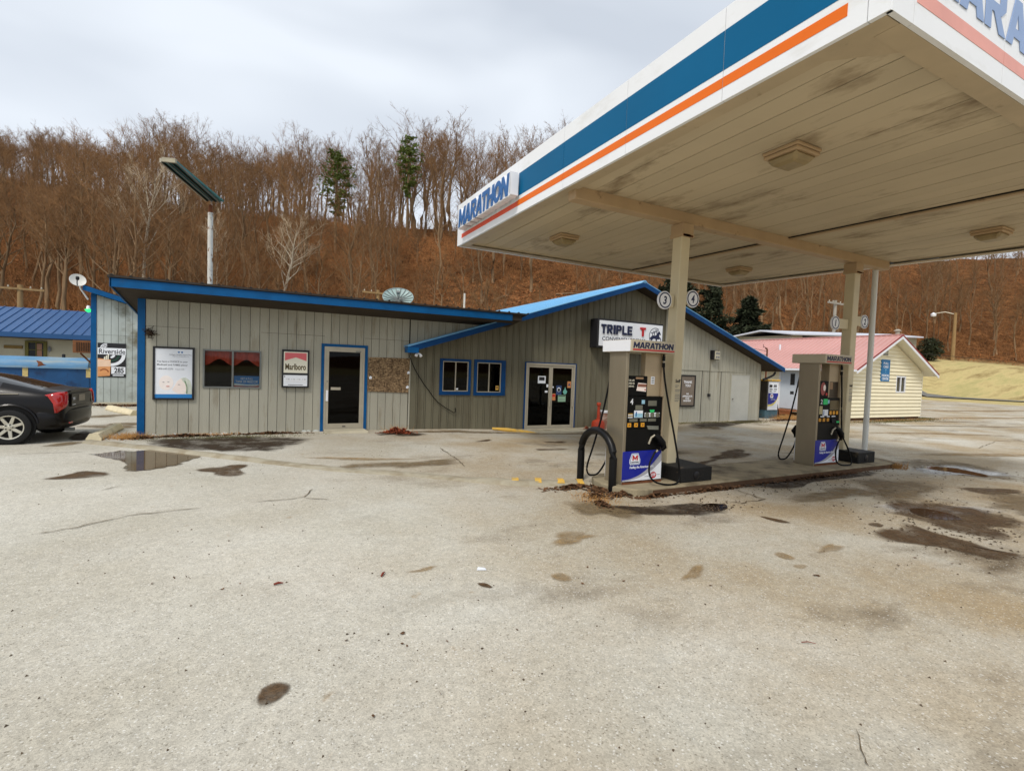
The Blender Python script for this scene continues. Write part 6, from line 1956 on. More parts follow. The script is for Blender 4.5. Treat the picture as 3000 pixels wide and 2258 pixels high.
for (wx, s_) in ((0.0, -1), (0.0, 1), (-2.88, -1), (-2.88, 1)):
    yo = s_ * 0.935
    ax = (0, s_, 0)
    # black disc standing in for the shade of the wheel well, then flare
    build('dark_arch_disc', Geo().lathe([(0.0, -0.02), (0.385, -0.02), (0.385, 0.0)], (wx, s_ * 0.893, 0.345), 30, ax), M_BLACK, car)
    fl = []
    for k in range(15):
        a = math.radians(8 + k * (164 / 14))
        fl.append((wx + 0.405 * math.cos(a), s_ * 0.895, 0.345 + 0.405 * math.sin(a)))
    build('arch_lip', Geo().tube(fl, 0.026, 6), M_CAR, body, smooth=True)
    wh = build('wheel', Geo().lathe([(0.23, -0.20), (0.30, -0.20), (0.325, -0.17), (0.33, -0.05), (0.325, 0.0), (0.29, 0.015), (0.235, 0.012), (0.228, -0.01)], (wx, yo, 0.33), 36, ax, cap=False), M_TYRE, car, smooth=True)
    build('rim', Geo().lathe([(0.226, -0.20), (0.232, 0.004), (0.226, 0.012), (0.208, 0.006), (0.20, -0.02), (0.20, -0.20)], (wx, yo, 0.33), 36, ax, cap=False), M_RIM, wh, smooth=True)
    build('brake', Geo().lathe([(0.0, -0.085), (0.199, -0.085), (0.199, -0.09)], (wx, yo, 0.33), 28, ax), M_BLACKFRAME, wh)
    g = Geo()
    for k in range(7):
        a = 2 * math.pi * k / 7 + 0.35
        ca, sa = math.cos(a), math.sin(a)
        for_pts = []
        for (r_, w_) in ((0.05, 0.030), (0.205, 0.024)):
            for sg in (-1, 1):
                for_pts.append((wx + r_ * ca - sg * w_ * sa, r_, 0.33 + r_ * sa + sg * w_ * ca))
        q = for_pts
        y1, y0 = yo - s_ * 0.002, yo - s_ * 0.05
        g.hexa([(q[0][0], y0, q[0][2]), (q[2][0], y0, q[2][2]), (q[3][0], y0, q[3][2]), (q[1][0], y0, q[1][2]), (q[0][0], y1 - s_ * 0.012, q[0][2]), (q[2][0], y1, q[2][2]), (q[3][0], y1, q[3][2]), (q[1][0], y1 - s_ * 0.012, q[1][2])])
    build('spokes', g, M_RIM, wh, bevel=0.004, normals=True)
    build('hub_cap', Geo().lathe([(0.0, 0.004), (0.03, 0.002), (0.035, -0.008), (0.075, -0.014), (0.08, -0.05)], (wx, yo, 0.33), 20, ax), M_RIM, wh, smooth=True)
    g = Geo()
    for k in range(5):
        a = 2 * math.pi * k / 5
        g.lathe([(0.0, 0.0), (0.013, 0.0), (0.013, -0.03)], (wx + 0.055 * math.cos(a), yo - s_ * 0.004, 0.33 + 0.055 * math.sin(a)), 8, ax)
    build('lug_nuts', g, M_BLACKFRAME, wh, kind='stuff')

# short tail: draw everything behind the rear wheel in a little
for ch in [o for o in C.objects if o.type == 'MESH' and root_of(o) is car]:
    if ch.name.split('.')[0] in ('wheel', 'rim', 'brake', 'spokes', 'hub_cap', 'lug_nuts', 'dark_arch_disc', 'arch_lip'):
        continue
    for v_ in ch.data.vertices:
        if v_.co.x > 0.3:
            v_.co.x = 0.3 + (v_.co.x - 0.3) * 0.74
        if v_.co.z > 0.6:
            v_.co.z = 0.6 + (v_.co.z - 0.6) * 0.90

# ------------------------------------------------------------------ rear annex with the cigarette poster
YA = 21.9
an = thing('rear_annex', 'narrow weathered grey-blue annex behind the store with blue corner trim', 'building', (-3.5, 22.5, 0))
M_ANNEX = mat('annex_siding', (176, 184, 180), rough=0.8, var=0.16, scale=1.2, stretch=(1, 1, 0.5), rand=0.04, dirt=(110, 106, 88), dirt_scale=1.4, dirt_thr=(0.48, 0.72))
def an_top(x_):
    return 4.05 - (x_ + 5.45) * 0.30
anw = build('wall', strip_geo([(-5.27, -1.0, 0.02, an_top(-5.27) - 0.14, an_top(-1.0) - 0.14)], YA + 0.014, YA + 0.12), M_BACK, an)
x = -5.14
while x < -1.2:
    for (z0, z1) in ((0.03, 2.43), (2.436, None)):
        ta = z1 if z1 else an_top(x) - 0.15
        tb = z1 if z1 else an_top(x + 0.2) - 0.15
        build('siding_board', strip_geo([(x + 0.005, x + 0.198, z0, ta, tb)], YA, YA + 0.0138), M_ANNEX, anw)
    x += 0.203
box('side_wall', (-5.27, -5.15, YA + 0.12, 27.5, 0.02, 3.85), M_ANNEX, an)
box('rear_wall', (-5.15, -1.0, 27.4, 27.5, 0.02, 2.6), M_ANNEX, an)
box('corner_board', (-5.29, -5.14, YA - 0.02, YA + 0.12, 0.02, 3.86), M_BLUE, an)
arf = build('roof', Geo().hexa([(-5.42, YA - 0.30, an_top(-5.42) - 0.12), (-0.8, YA - 0.30, an_top(-0.8) - 0.12), (-0.8, 27.7, an_top(-0.8) - 0.12), (-5.42, 27.7, an_top(-5.42) - 0.12),
                                (-5.42, YA - 0.30, an_top(-5.42) + 0.06), (-0.8, YA - 0.30, an_top(-0.8) + 0.06), (-0.8, 27.7, an_top(-0.8) + 0.06), (-5.42, 27.7, an_top(-5.42) + 0.06)]), M_DARKROOF, an)
build('fascia', Geo().hexa([(-5.44, YA - 0.33, an_top(-5.42) - 0.13), (-0.8, YA - 0.33, an_top(-0.8) - 0.13), (-0.8, YA - 0.302, an_top(-0.8) - 0.13), (-5.44, YA - 0.302, an_top(-5.42) - 0.13),
                            (-5.44, YA - 0.33, an_top(-5.42) + 0.04), (-0.8, YA - 0.33, an_top(-0.8) + 0.04), (-0.8, YA - 0.302, an_top(-0.8) + 0.04), (-5.44, YA - 0.302, an_top(-5.42) + 0.04)]), M_BLUE, arf)
box('footing', (-5.45, -1.0, YA - 0.35, YA - 0.001, -0.1, 0.06), M_CONC, an)
# cigarette poster with price
p = thing('cigarette_poster', 'black and white Riverside poster with a price of 285 on the annex', 'poster', (-4.7, YA, 0.95))
px0, px1, pz0, pz1 = -5.10, -4.31, 0.95, 2.15
box('sheet', (px0, px1, YA - 0.016, YA - 0.004, pz0, pz1), M_INK, p)
Yp = YA - 0.016
W_, H_ = px1 - px0, pz1 - pz0
o_ = (px0, Yp, pz0)
M_DKGREEN = mat('print_dark_green', (26, 62, 50), rough=0.5)
flat('printed_band', rect(0.0, W_, 0.80, 1.03), o_, UX, UZ, M_PAPER, p, 0.002)
def arc_band(cx_, cy_, r0, r1, a0_, a1_, n_=16, sx=1.0):
    A = [math.radians(a0_ + (a1_ - a0_) * i / n_) for i in range(n_ + 1)]
    return [(cx_ + sx * r1 * math.cos(a), cy_ + r1 * math.sin(a)) for a in A] + [(cx_ + sx * r0 * math.cos(a), cy_ + r0 * math.sin(a)) for a in reversed(A)]
for i, (r0, r1, mm) in enumerate(((0.30, 0.40, M_PAPER), (0.18, 0.25, M_DKGREEN), (0.05, 0.12, M_PAPER))):
    flat('printed_wave', arc_band(0.36, 0.79, r0, r1, 270, 360, 14, 1.05)[::1], o_, UX, UZ, mm, p, 0.002)
for i, r0 in enumerate((0.03, 0.075, 0.12)):
    flat('printed_wave', arc_band(0.26, 1.04, r0, r0 + 0.025, 90, 180, 12, 1.5 - 0.1 * i), o_, UX, UZ, M_PAPER, p, 0.002)
text('lettering', 'Riverside', M_INK, p, (px0 + W_ * 0.51, Yp - 0.002, pz0 + 0.91), 0.74, 0.17, bold=0.012, depth=0.002)
M_PACK = mat('print_pack', (214, 150, 96), rough=0.5, var=0.15, scale=6)
flat('printed_pack', [(0.0, 0.02), (0.34, 0.05), (0.36, 0.36), (0.36, 0.62), (0.0, 0.66)], o_, UX, UZ, M_PACK, p, 0.003)
flat('printed_pack', [(0.0, 0.36), (0.36, 0.38), (0.36, 0.60), (0.0, 0.62)], o_, UX, UZ, mat('print_pack_band', (232, 200, 172), rough=0.5), p, 0.005)
for i in range(3):
    flat('printed_cigarette', [(0.17 + i * 0.05, 0.62), (0.205 + i * 0.05, 0.62), (0.215 + i * 0.05, 0.72 + 0.04 * i), (0.18 + i * 0.05, 0.72 + 0.04 * i)], o_, UX, UZ, M_CREAM, p, 0.006)
flat('printed_wave', arc_band(0.18, 0.16, 0.10, 0.14, 10, 150, 12), o_, UX, UZ, mat('print_pack_brown', (150, 84, 40), rough=0.5), p, 0.006)
flat('price_card', rect(0.38, W_ - 0.01, 0.12, 0.37), o_, UX, UZ, M_PAPER, p, 0.004)
text('lettering', '285', M_INK, p, (px0 + 0.60, Yp - 0.004, pz0 + 0.245), 0.27, 0.19, bold=0.03, depth=0.002)
flat('fine_print', rect(0.42, W_ - 0.06, 0.05, 0.085), o_, UX, UZ, M_PAPER, p, 0.002)

# white dish on the annex corner
p = thing('satellite_dish', 'small white satellite dish on the annex roof corner', 'satellite dish', (-5.5, 21.7, 3.6))
axd = Vector((0.35, -0.85, 0.35)).normalized()
build('reflector', Geo().lathe([(0.0, -0.05), (0.08, -0.043), (0.16, -0.02), (0.225, 0.015), (0.22, 0.023), (0.15, -0.01), (0.07, -0.034), (0.0, -0.04)], (-5.56, 21.55, 4.22), 24, axd, cap=False), mat('dish_white', (214, 212, 204), rough=0.4, var=0.05), p, smooth=True)
build('arm', Geo().tube([(-5.57, 21.56, 4.02), (-5.50, 21.25, 4.10), (-5.46, 21.12, 4.22)], 0.018, 6), M_GREYINK, p, smooth=True)
build('feed', Geo().lathe([(0.03, 0), (0.05, 0.03), (0.05, 0.10), (0.03, 0.12)], (-5.45, 21.10, 4.17), 10), M_INK, p, smooth=True)
build('mast', Geo().tube([(-5.58, 21.62, 4.22), (-5.52, 21.72, 3.95), (-5.36, 21.86, 3.62)], 0.028, 8), M_WHITE, p, smooth=True)
# green lit lamp
p = thing('green_lamp', 'small glowing green lamp on the side of the annex', 'lamp', (-5.35, 21.95, 3.1))
build('shade', Geo().lathe([(0.04, 0.22), (0.06, 0.18), (0.07, 0.1)], (-5.37, 21.95, 3.20), 12), M_WHITE, p, smooth=True)
build('lens', Geo().lathe([(0.0, 0.0), (0.06, 0.03), (0.115, 0.10), (0.07, 0.11)], (-5.37, 21.95, 3.18), 14), mat('green_glow', (40, 220, 110), rough=0.3, emit=1.2), p, smooth=True)
# wooden box with brace on the annex side
p = thing('wooden_crate_box', 'brown wooden air conditioner box braced on the annex side', 'box', (-5.6, 22.4, 1.8))
M_WOODBOX = mat('brown_wood_box', (118, 76, 46), rough=0.85, var=0.2, scale=5, stretch=(1, 1, 4))
box('casing', (-5.82, -5.28, 22.05, 22.75, 1.77, 2.20), M_WOODBOX, p, bevel=0.01)
for i in range(7):
    box('slat', (-5.72 + i * 0.062, -5.69 + i * 0.062, 22.035, 22.048, 1.83, 2.14), mat('dark_slat', (66, 44, 28), rough=0.9), p)
build('brace', Geo().tube([(-5.70, 22.4, 1.76), (-5.30, 22.4, 1.30)], 0.03, 6), M_WOODBOX, p)

# ------------------------------------------------------------------ blue tank
tk = thing('storage_tank', 'long rusty blue storage tank with a dark blue skirt', 'tank', (-10.5, 27.5, 0))
M_TANKTOP = mat('tank_pale_blue', (86, 132, 168), rough=0.6, var=0.12, scale=1.4, dirt=(168, 166, 140), dirt_scale=1.6, dirt_thr=(0.46, 0.8), dirt_stretch=(0.35, 1, 3.5))
M_TANKDK = mat('tank_dark_blue', (14, 70, 118), rough=0.55, var=0.2, scale=1.5, dirt=(10, 46, 84), dirt_scale=2.5, dirt_thr=(0.5, 0.65))
prof = []
g = Geo()
R_ = 0.52
arc = [(R_ * math.cos(math.radians(a)), R_ * 0.86 * math.sin(math.radians(a))) for a in range(0, 181, 15)]
vs_ = []
for xx in (-14.6, -6.62):
    for (yy, zz) in arc:
        vs_.append((xx, 27.5 + yy, 1.10 + zz))
n_ = len(arc)
g.add(vs_, [(k, k + 1, k + 1 + n_, k + n_) for k in range(n_ - 1)] + [tuple(range(n_)), tuple(range(2 * n_ - 1, n_ - 1, -1))])
build('shell', g, M_TANKTOP, tk, smooth=True)
for i in range(4):
    x0 = -14.6 + i * 2.02
    box('skirt_panel', (x0 + 0.01, x0 + 2.0, 26.93, 28.05, 0.12, 1.09), M_TANKDK, tk, bevel=0.02)
    box('rail_patch', (x0 + 1.88, x0 + 2.05, 26.91, 26.929, 0.72, 1.12), mat('old_yellow_paint', (188, 168, 112), rough=0.8, var=0.2, scale=6), tk)
box('ledge', (-14.6, -6.56, 26.86, 26.925, 1.08, 1.11), M_TANKTOP, tk)
box('foot', (-6.9, -6.6, 26.95, 28.0, -0.05, 0.118), M_YELLOW, tk)
box('foot', (-14.3, -14.0, 26.95, 28.0, -0.05, 0.118), M_YELLOW, tk)
build('rust_patch', Geo().add([(-8.25, 26.985, 1.12), (-7.95, 26.985, 1.12), (-8.05, 26.992, 1.24), (-7.90, 27.0, 1.20), (-8.12, 27.01, 1.34), (-8.3, 27.05, 1.40), (-8.22, 26.995, 1.25)], [(0, 1, 3, 2), (0, 2, 6), (2, 4, 5, 6)]), M_RUST, tk)
build('filler', Geo().lathe([(0.06, 0), (0.06, 0.14), (0.03, 0.16)], (-7.55, 27.5, 1.53), 10), M_INK, tk)

# ------------------------------------------------------------------ blue-roofed house on the left
hs_ = thing('blue_roof_house', 'pale house with a blue metal roof and porch behind the tank', 'house', (-12.0, 34, 0))
M_HOUSE = mat('pale_stucco', (176, 170, 150), rough=0.9, var=0.1, scale=1.2)
M_OLIVE = mat('olive_trim', (104, 98, 46), rough=0.7, var=0.1)
M_BLUEROOF2 = mat('blue_porch_metal', (34, 78, 126), rough=0.4, var=0.08, scale=0.8)
box('wall', (-19, -6.6, 34.0, 40, -0.1, 2.65), M_HOUSE, hs_)
hr = build('roof', Geo().hexa([(-19.4, 33.0, 2.62), (-6.1, 33.0, 2.62), (-6.1, 37, 4.1), (-19.4, 37, 4.1), (-19.4, 33.0, 2.68), (-6.1, 33.0, 2.68), (-6.1, 37, 4.16), (-19.4, 37, 4.16)]), M_BLUEROOF2, hs_)
build('roof', Geo().hexa([(-19.4, 37, 4.1), (-6.1, 37, 4.1), (-6.1, 41, 2.62), (-19.4, 41, 2.62), (-19.4, 37, 4.16), (-6.1, 37, 4.16), (-6.1, 41, 2.68), (-19.4, 41, 2.68)]), M_BLUEROOF2, hs_)
for i in range(34):
    xx = -19.3 + i * 0.39
    build('roof_rib', Geo().hexa([(xx, 32.99, 2.675), (xx + 0.05, 32.99, 2.675), (xx + 0.05, 37, 4.155), (xx, 37, 4.155), (xx + 0.01, 32.99, 2.72), (xx + 0.04, 32.99, 2.72), (xx + 0.04, 37, 4.20), (xx + 0.01, 37, 4.20)]), M_BLUEROOF2, hr)
box('porch_fascia', (-19.4, -6.1, 32.97, 32.998, 2.44, 2.675), M_BLUEROOF2, hr)
box('porch_ceiling', (-19.3, -6.2, 33.0, 33.99, 2.40, 2.44), M_DARKROOF, hs_)
wd_ = build('window', strip_geo([(-10.85, -10.0, 1.35, 1.45, 1.45), (-10.85, -10.0, 2.2, 2.28, 2.28), (-10.85, -10.72, 1.45, 2.2, 2.2), (-10.13, -10.0, 1.45, 2.2, 2.2)], 33.93, 33.999), M_OLIVE, hs_)
box('pane', (-10.72, -10.13, 33.985, 33.998, 1.45, 2.2), M_INK, wd_)
box('muntin', (-10.44, -10.41, 33.95, 33.984, 1.45, 2.2), M_OLIVE, wd_)
box('muntin', (-10.72, -10.13, 33.955, 33.984, 1.81, 1.84), M_OLIVE, wd_)
box('pane_sheet', (-10.40, -10.2, 33.978, 33.9845, 1.5, 2.15), mat('curtain_pink', (160, 120, 100), rough=0.8), wd_)
box('wall_board', (-11.65, -10.95, 33.95, 33.999, 1.86, 2.02), mat('wood_sign', (124, 100, 54), rough=0.8, var=0.2, scale=4), hs_)
box('door', (-12.9, -12.0, 33.95, 33.999, 0.0, 2.1), M_OLIVE, hs_)
build('porch_lamp', Geo().lathe([(0.02, 0.3), (0.05, 0.2), (0.07, 0.08), (0.03, 0.0)], (-9.88, 33.92, 1.75), 10), M_GREYINK, hs_)
for xx in (-18.5, -15.0, -11.9, -6.5):
    box('porch_post', (xx, xx + 0.1, 33.05, 33.15, -0.1, 2.40), M_OLIVE, hs_)

# ------------------------------------------------------------------ cream-sided medical office on the right
md_ = thing('medical_office', 'small cream-sided medical office with a faded red metal roof', 'building', (26.0, 16.3, 0))
M_CREAMSIDE = mat('cream_vinyl_siding', (236, 226, 194), rough=0.55, var=0.05, scale=1.0, rand=0.02)
M_REDROOF = mat('faded_red_roof', (194, 144, 136), rough=0.45, var=0.08, scale=0.6)
M_REDTRIM = mat('red_rake_trim', (136, 34, 34), rough=0.5, var=0.1)
M_BRICKF = mat('brown_foundation', (96, 66, 44), rough=0.9, var=0.25, scale=4)
MX0, MX1, MY0, MY1 = 22.95, 29.05, 12.3, 20.6
MXC, MZE, MZR = 26.0, 2.44, 3.92
def mtop(x_):
    return MZE - 0.13 + (MZR - MZE) * (1 - abs(x_ - MXC) / (MXC - MX0 + 0.02))
# foundation
fnd = box('foundation', (MX0 + 0.03, MX1 - 0.03, MY0 + 0.03, MY1 - 0.03, -0.12, 0.14), M_BRICKF, md_)
for xx in (24.15, 27.3):
    box('vent', (xx, xx + 0.36, MY0 + 0.012, MY0 + 0.029, -0.05, 0.11), M_INK, fnd)
# gable wall core + lap boards
gw = build('wall', strip_geo([(MX0, MXC, 0.14, mtop(MX0), mtop(MXC)), (MXC, MX1, 0.14, mtop(MXC), mtop(MX1))], MY0 + 0.012, MY0 + 0.15), M_CREAMSIDE, md_)
lw = box('wall', (MX0 + 0.012, MX0 + 0.15, MY0 + 0.151, MY1, 0.14, MZE - 0.13), M_CREAMSIDE, md_)
box('wall', (MX1 - 0.15, MX1, MY0 + 0.151, MY1, 0.14, MZE - 0.13), M_CREAMSIDE, md_)
box('wall', (MX0 + 0.15, MX1 - 0.15, MY1 - 0.15, MY1 - 0.001, 0.14, MZE - 0.13), M_CREAMSIDE, md_)
z = 0.12
WIN = (26.62, 27.48, 1.28, 2.06)
k = 0
while z < MZR - 0.25:
    z1 = z + 0.165
    def xr(zz):
        if zz <= mtop(MX0):
            return MX0, MX1
        f_ = (zz - mtop(MX0)) / (mtop(MXC) - mtop(MX0))
        return MX0 + (MXC - MX0) * f_, MX1 - (MX1 - MXC) * f_
    (a0, b0), (a1, b1) = xr(z), xr(z1)
    a, b_ = a1, b1
    if b_ - a < 0.3:
        break
    spans = [(a, b_)]
    if z1 > WIN[2] and z < WIN[3]:
        spans = [(a, WIN[0]), (WIN[1], b_)]
    g = Geo()
    for (s, e) in spans:
        g.hexa([(s, MY0 - 0.045, z + 0.012), (e, MY0 - 0.045, z + 0.012), (e, MY0 + 0.011, z), (s, MY0 + 0.011, z), (s, MY0 - 0.001, z1), (e, MY0 - 0.001, z1), (e, MY0 + 0.011, z1), (s, MY0 + 0.011, z1)])
    build('siding_course', g, M_CREAMSIDE, gw)
    if z1 < MZE - 0.1:
        g = Geo()
        for (s, e) in ((MY0, 14.55), (15.6, MY1)) if z < 2.2 else ((MY0, MY1),):
            g.hexa([(MX0 - 0.045, s, z + 0.012), (MX0 + 0.011, s, z), (MX0 + 0.011, e, z), (MX0 - 0.045, e, z + 0.012), (MX0 - 0.001, s, z1), (MX0 + 0.011, s, z1), (MX0 + 0.011, e, z1), (MX0 - 0.001, e, z1)])
        build('siding_course', g, M_CREAMSIDE, lw)
    z = z1
    k += 1
for xx in (MX0 - 0.03, MX1 - 0.03):
    box('corner_trim', (xx, xx + 0.06, MY0 - 0.03, MY0 + 0.011, 0.13, MZE), M_CREAM, md_)
# window in the gable end
w = build('window', strip_geo([(WIN[0], WIN[1], WIN[2], WIN[2] + 0.06, WIN[2] + 0.06), (WIN[0], WIN[1], WIN[3] - 0.06, WIN[3], WIN[3]), (WIN[0], WIN[0] + 0.06, WIN[2] + 0.06, WIN[3] - 0.06, WIN[3] - 0.06), (WIN[1] - 0.06, WIN[1], WIN[2] + 0.06, WIN[3] - 0.06, WIN[3] - 0.06), (27.02, 27.08, WIN[2] + 0.06, WIN[3] - 0.06, WIN[3] - 0.06)], MY0 - 0.035, MY0 + 0.011), M_WHITE, md_)
for (a, b_) in ((WIN[0] + 0.06, 27.02), (27.08, WIN[1] - 0.06)):
    box('pane', (a, b_, MY0 + 0.0, MY0 + 0.006, WIN[2] + 0.06, WIN[3] - 0.06), mat('dark_pane', (50, 52, 54), rough=0.08, spec=0.7), w)
vt = box('gable_vent', (25.32, 25.80, MY0 - 0.03, MY0 - 0.019, 2.95, 3.45), M_CREAM, md_)
for i in range(9):
    box('louvre', (25.36, 25.76, MY0 - 0.042, MY0 - 0.031, 2.985 + i * 0.05, 3.012 + i * 0.05), M_INK, vt)
# roof
def rz(x_):
    return MZR - (MZR - MZE) * abs(x_ - MXC) / (MXC - MX0 + 0.02)
RA, RB = 22.55, 29.55
y0, y1 = MY0 - 0.45, MY1 + 0.4
mrf = build('roof', Geo().hexa([(RA, y0, rz(RA) - 0.10), (MXC, y0, MZR - 0.10), (MXC, y1, MZR - 0.10), (RA, y1, rz(RA) - 0.10), (RA, y0, rz(RA)), (MXC, y0, MZR), (MXC, y1, MZR), (RA, y1, rz(RA))])
            .hexa([(MXC, y0, MZR - 0.10), (RB, y0, rz(RB) - 0.10), (RB, y1, rz(RB) - 0.10), (MXC, y1, MZR - 0.10), (MXC, y0, MZR), (RB, y0, rz(RB)), (RB, y1, rz(RB)), (MXC, y1, MZR)]), M_CREAM, md_)
for (xa, xb) in ((RA - 0.03, MXC), (MXC, RB + 0.03)):
    za, zb = rz(xa) + 0.003, rz(xb) + 0.003
    build('roof_sheet', Geo().hexa([(xa, y0 - 0.02, za), (xb, y0 - 0.02, zb), (xb, y1, zb), (xa, y1, za), (xa, y0 - 0.02, za + 0.02), (xb, y0 - 0.02, zb + 0.02), (xb, y1, zb + 0.02), (xa, y1, za + 0.02)]), M_REDROOF, mrf)
    build('rake_trim', Geo().hexa([(xa, y0 - 0.035, za - 0.04), (xb, y0 - 0.035, zb - 0.04), (xb, y0 - 0.021, zb - 0.04), (xa, y0 - 0.021, za - 0.04), (xa, y0 - 0.035, za + 0.03), (xb, y0 - 0.035, zb + 0.03), (xb, y0 - 0.021, zb + 0.03), (xa, y0 - 0.021, za + 0.03)]), M_REDTRIM, mrf)
    build('rake_board', Geo().hexa([(xa, y0 - 0.03, za - 0.17), (xb, y0 - 0.03, zb - 0.17), (xb, y0 - 0.002, zb - 0.17), (xa, y0 - 0.002, za - 0.17), (xa, y0 - 0.03, za - 0.042), (xb, y0 - 0.03, zb - 0.042), (xb, y0 - 0.002, zb - 0.042), (xa, y0 - 0.002, za - 0.042)]), M_WHITE, mrf)
for i in range(38):
    yy = y0 + 0.1 + i * 0.23
    xa, xb = RA - 0.03, MXC - 0.05
    za, zb = rz(xa) + 0.02, rz(xb) + 0.02
    build('roof_rib', Geo().hexa([(xa, yy, za), (xb, yy, zb), (xb, yy + 0.05, zb), (xa, yy + 0.05, za), (xa, yy + 0.014, za + 0.03), (xb, yy + 0.014, zb + 0.03), (xb, yy + 0.036, zb + 0.03), (xa, yy + 0.036, za + 0.03)]), M_REDROOF, mrf)
box('ridge_cap', (MXC - 0.10, MXC + 0.10, y0 - 0.02, y1, MZR + 0.0, MZR + 0.05), M_REDROOF, mrf)
build('roof_vent', Geo().lathe([(0.09, 0), (0.09, 0.14), (0.16, 0.16), (0.05, 0.24)], (MXC + 0.1, y0 + 0.25, MZR + 0.05), 12), M_ALU, mrf, smooth=True)
build('roof_vent', Geo().tube([(24.6, 16.8, 3.1), (24.6, 16.8, 3.55)], 0.05, 8), M_WHITE, mrf, smooth=True)
box('gutter', (RA - 0.10, RA - 0.031, y0, y1, rz(RA) - 0.10, rz(RA) - 0.01), M_WHITE, mrf)
# side door and steps
dd = box('door', (MX0 - 0.03, MX0 + 0.011, 14.63, 15.52, 0.30, 2.18), mat('pale_blue_door', (196, 206, 214), rough=0.5, var=0.04), md_)
build('door_frame', Geo().box(MX0 - 0.04, MX0 + 0.0105, 14.55, 14.625, 0.25, 2.26).box(MX0 - 0.04, MX0 + 0.0105, 15.525, 15.60, 0.25, 2.26).box(MX0 - 0.04, MX0 + 0.0105, 14.626, 15.524, 2.185, 2.26), M_WHITE, dd)
box('door_light', (MX0 - 0.037, MX0 - 0.031, 14.80, 15.02, 1.45, 2.0), mat('dark_pane', (50, 52, 54)), dd)
box('door_light', (MX0 - 0.037, MX0 - 0.031, 14.82, 15.0, 1.0, 1.15), mat('dark_pane', (50, 52, 54)), dd)
st_ = thing('wooden_steps', 'low brown wooden deck and steps at the medical office side door', 'steps', (22.1, 15.2, 0))
M_DECK = mat('deck_wood', (134, 78, 42), rough=0.85, var=0.2, scale=4)
for i in range(6):
    box('deck_plank', (22.02 + i * 0.148, 22.16 + i * 0.148, 14.3, 16.4, 0.22, 0.26), M_DECK, st_)
box('skirt_board', (22.0, 22.03, 14.3, 16.4, 0.06, 0.215), M_DECK, st_)
for i in range(2):
    box('step_tread', (21.55 - i * 0.3, 21.9 - i * 0.3, 14.5, 15.8, 0.10 - i * 0.06, 0.14 - i * 0.06), M_DECK, st_)
# blue sign
p = thing('clinic_sign', 'tall blue Full Care Medical Center sign on the cream gable wall', 'sign', (25.6, MY0 - 0.03, 1.8))
box('board', (25.24, 25.95, MY0 - 0.055, MY0 - 0.022, 1.79, 2.79), mat('clinic_blue', (22, 112, 166), rough=0.4, var=0.05), p)
for s_, z_, w_ in (('FULL', 2.62, 0.42), ('CARE', 2.46, 0.42), ('MEDICAL', 2.06, 0.62), ('CENTER', 1.91, 0.56)):
    text('lettering', s_, M_WHITE, p, (25.60, MY0 - 0.055, z_), w_, 0.11, bold=0.02, depth=0.004)
flat('emblem', [(-0.012, -0.11), (0.012, -0.11), (0.012, 0.02), (0.07, 0.06), (0.05, 0.10), (0.012, 0.06), (0.012, 0.12), (-0.012, 0.12), (-0.012, 0.06), (-0.05, 0.10), (-0.07, 0.06), (-0.012, 0.02)], (25.60, MY0 - 0.055, 2.27), UX, UZ, mat('pale_blue_print', (120, 176, 206), rough=0.5), p, 0.003)
# service mast with wires on the near corner
p = thing('service_mast', 'rusty electric service mast with wires before the red roof', 'mast', (20.9, 14.9, 0))
build('pipe', Geo().tube([(20.9, 14.9, 0.0), (20.9, 14.9, 3.05), (20.86, 14.9, 3.12), (20.78, 14.9, 3.12)], 0.035, 8), M_RUST, p, smooth=True)
for i in range(4):
    z_ = 2.45 + i * 0.18
    build('wire', Geo().tube([(20.88, 14.9, z_), (19.5, 15.6, z_ + 0.25), (18.0, 16.5, z_ + 0.75)], 0.008, 4), M_RUBBER, p)
build('wire', Geo().tube([(20.78, 14.9, 3.12), (20.70, 14.9, 3.2), (20.62, 14.9, 3.15), (20.6, 14.9, 3.3)], 0.012, 4), M_RUBBER, p)

# ------------------------------------------------------------------ long white-roofed building behind
wb = thing('white_roof_building', 'long low building with a white metal roof behind the red roof', 'building', (42, 22, 0))
k_ = 21.0 / 30.0
x0, x1 = 45.6 * k_, 70.3 * k_
box('wall', (x0 + 0.3, x1 - 0.4, 21.2, 25.5, -0.1, 4.55), mat('grey_white_wall', (190, 186, 172), rough=0.7, var=0.08, scale=1), wb)
wr = build('roof', Geo().hexa([(x0, 20.9, 4.70), (x1, 20.9, 5.52), (x1, 23.4, 5.82), (x0, 23.4, 5.05), (x0, 20.9, 4.80), (x1, 20.9, 5.62), (x1, 23.4, 5.95), (x0, 23.4, 5.15)]), mat('white_roof_metal', (206, 210, 220), rough=0.4, var=0.04), wb)
build('roof', Geo().hexa([(x0, 23.4, 5.05), (x1, 23.4, 5.82), (x1, 25.9, 5.52), (x0, 25.9, 4.70), (x0, 23.4, 5.15), (x1, 23.4, 5.95), (x1, 25.9, 5.62), (x0, 25.9, 4.80)]), MATS['white_roof_metal'], wb)
g = Geo().hexa([(x0 + 0.3, 21.21, 4.55), (x1 - 0.4, 21.21, 4.55), (x1 - 0.4, 25.4, 4.55), (x0 + 0.3, 25.4, 4.55), (x0 + 0.3, 21.21, 4.72), (x1 - 0.4, 21.21, 5.5), (x1 - 0.4, 25.4, 5.5), (x0 + 0.3, 25.4, 4.72)])
build('upper_wall', g, mat('grey_panel', (150, 142, 122), rough=0.7, var=0.1, scale=1), wb)
box('dark_opening', (x0 + 1.5, x1 - 5.5, 21.18, 21.2, 4.3, 4.75), M_INK, wb)
for xx in (x0 + 4, x0 + 8, x0 + 12):
    box('wall_panel', (xx, xx + 1.2, 21.16, 21.179, 4.0, 4.72), M_HOUSE, wb)
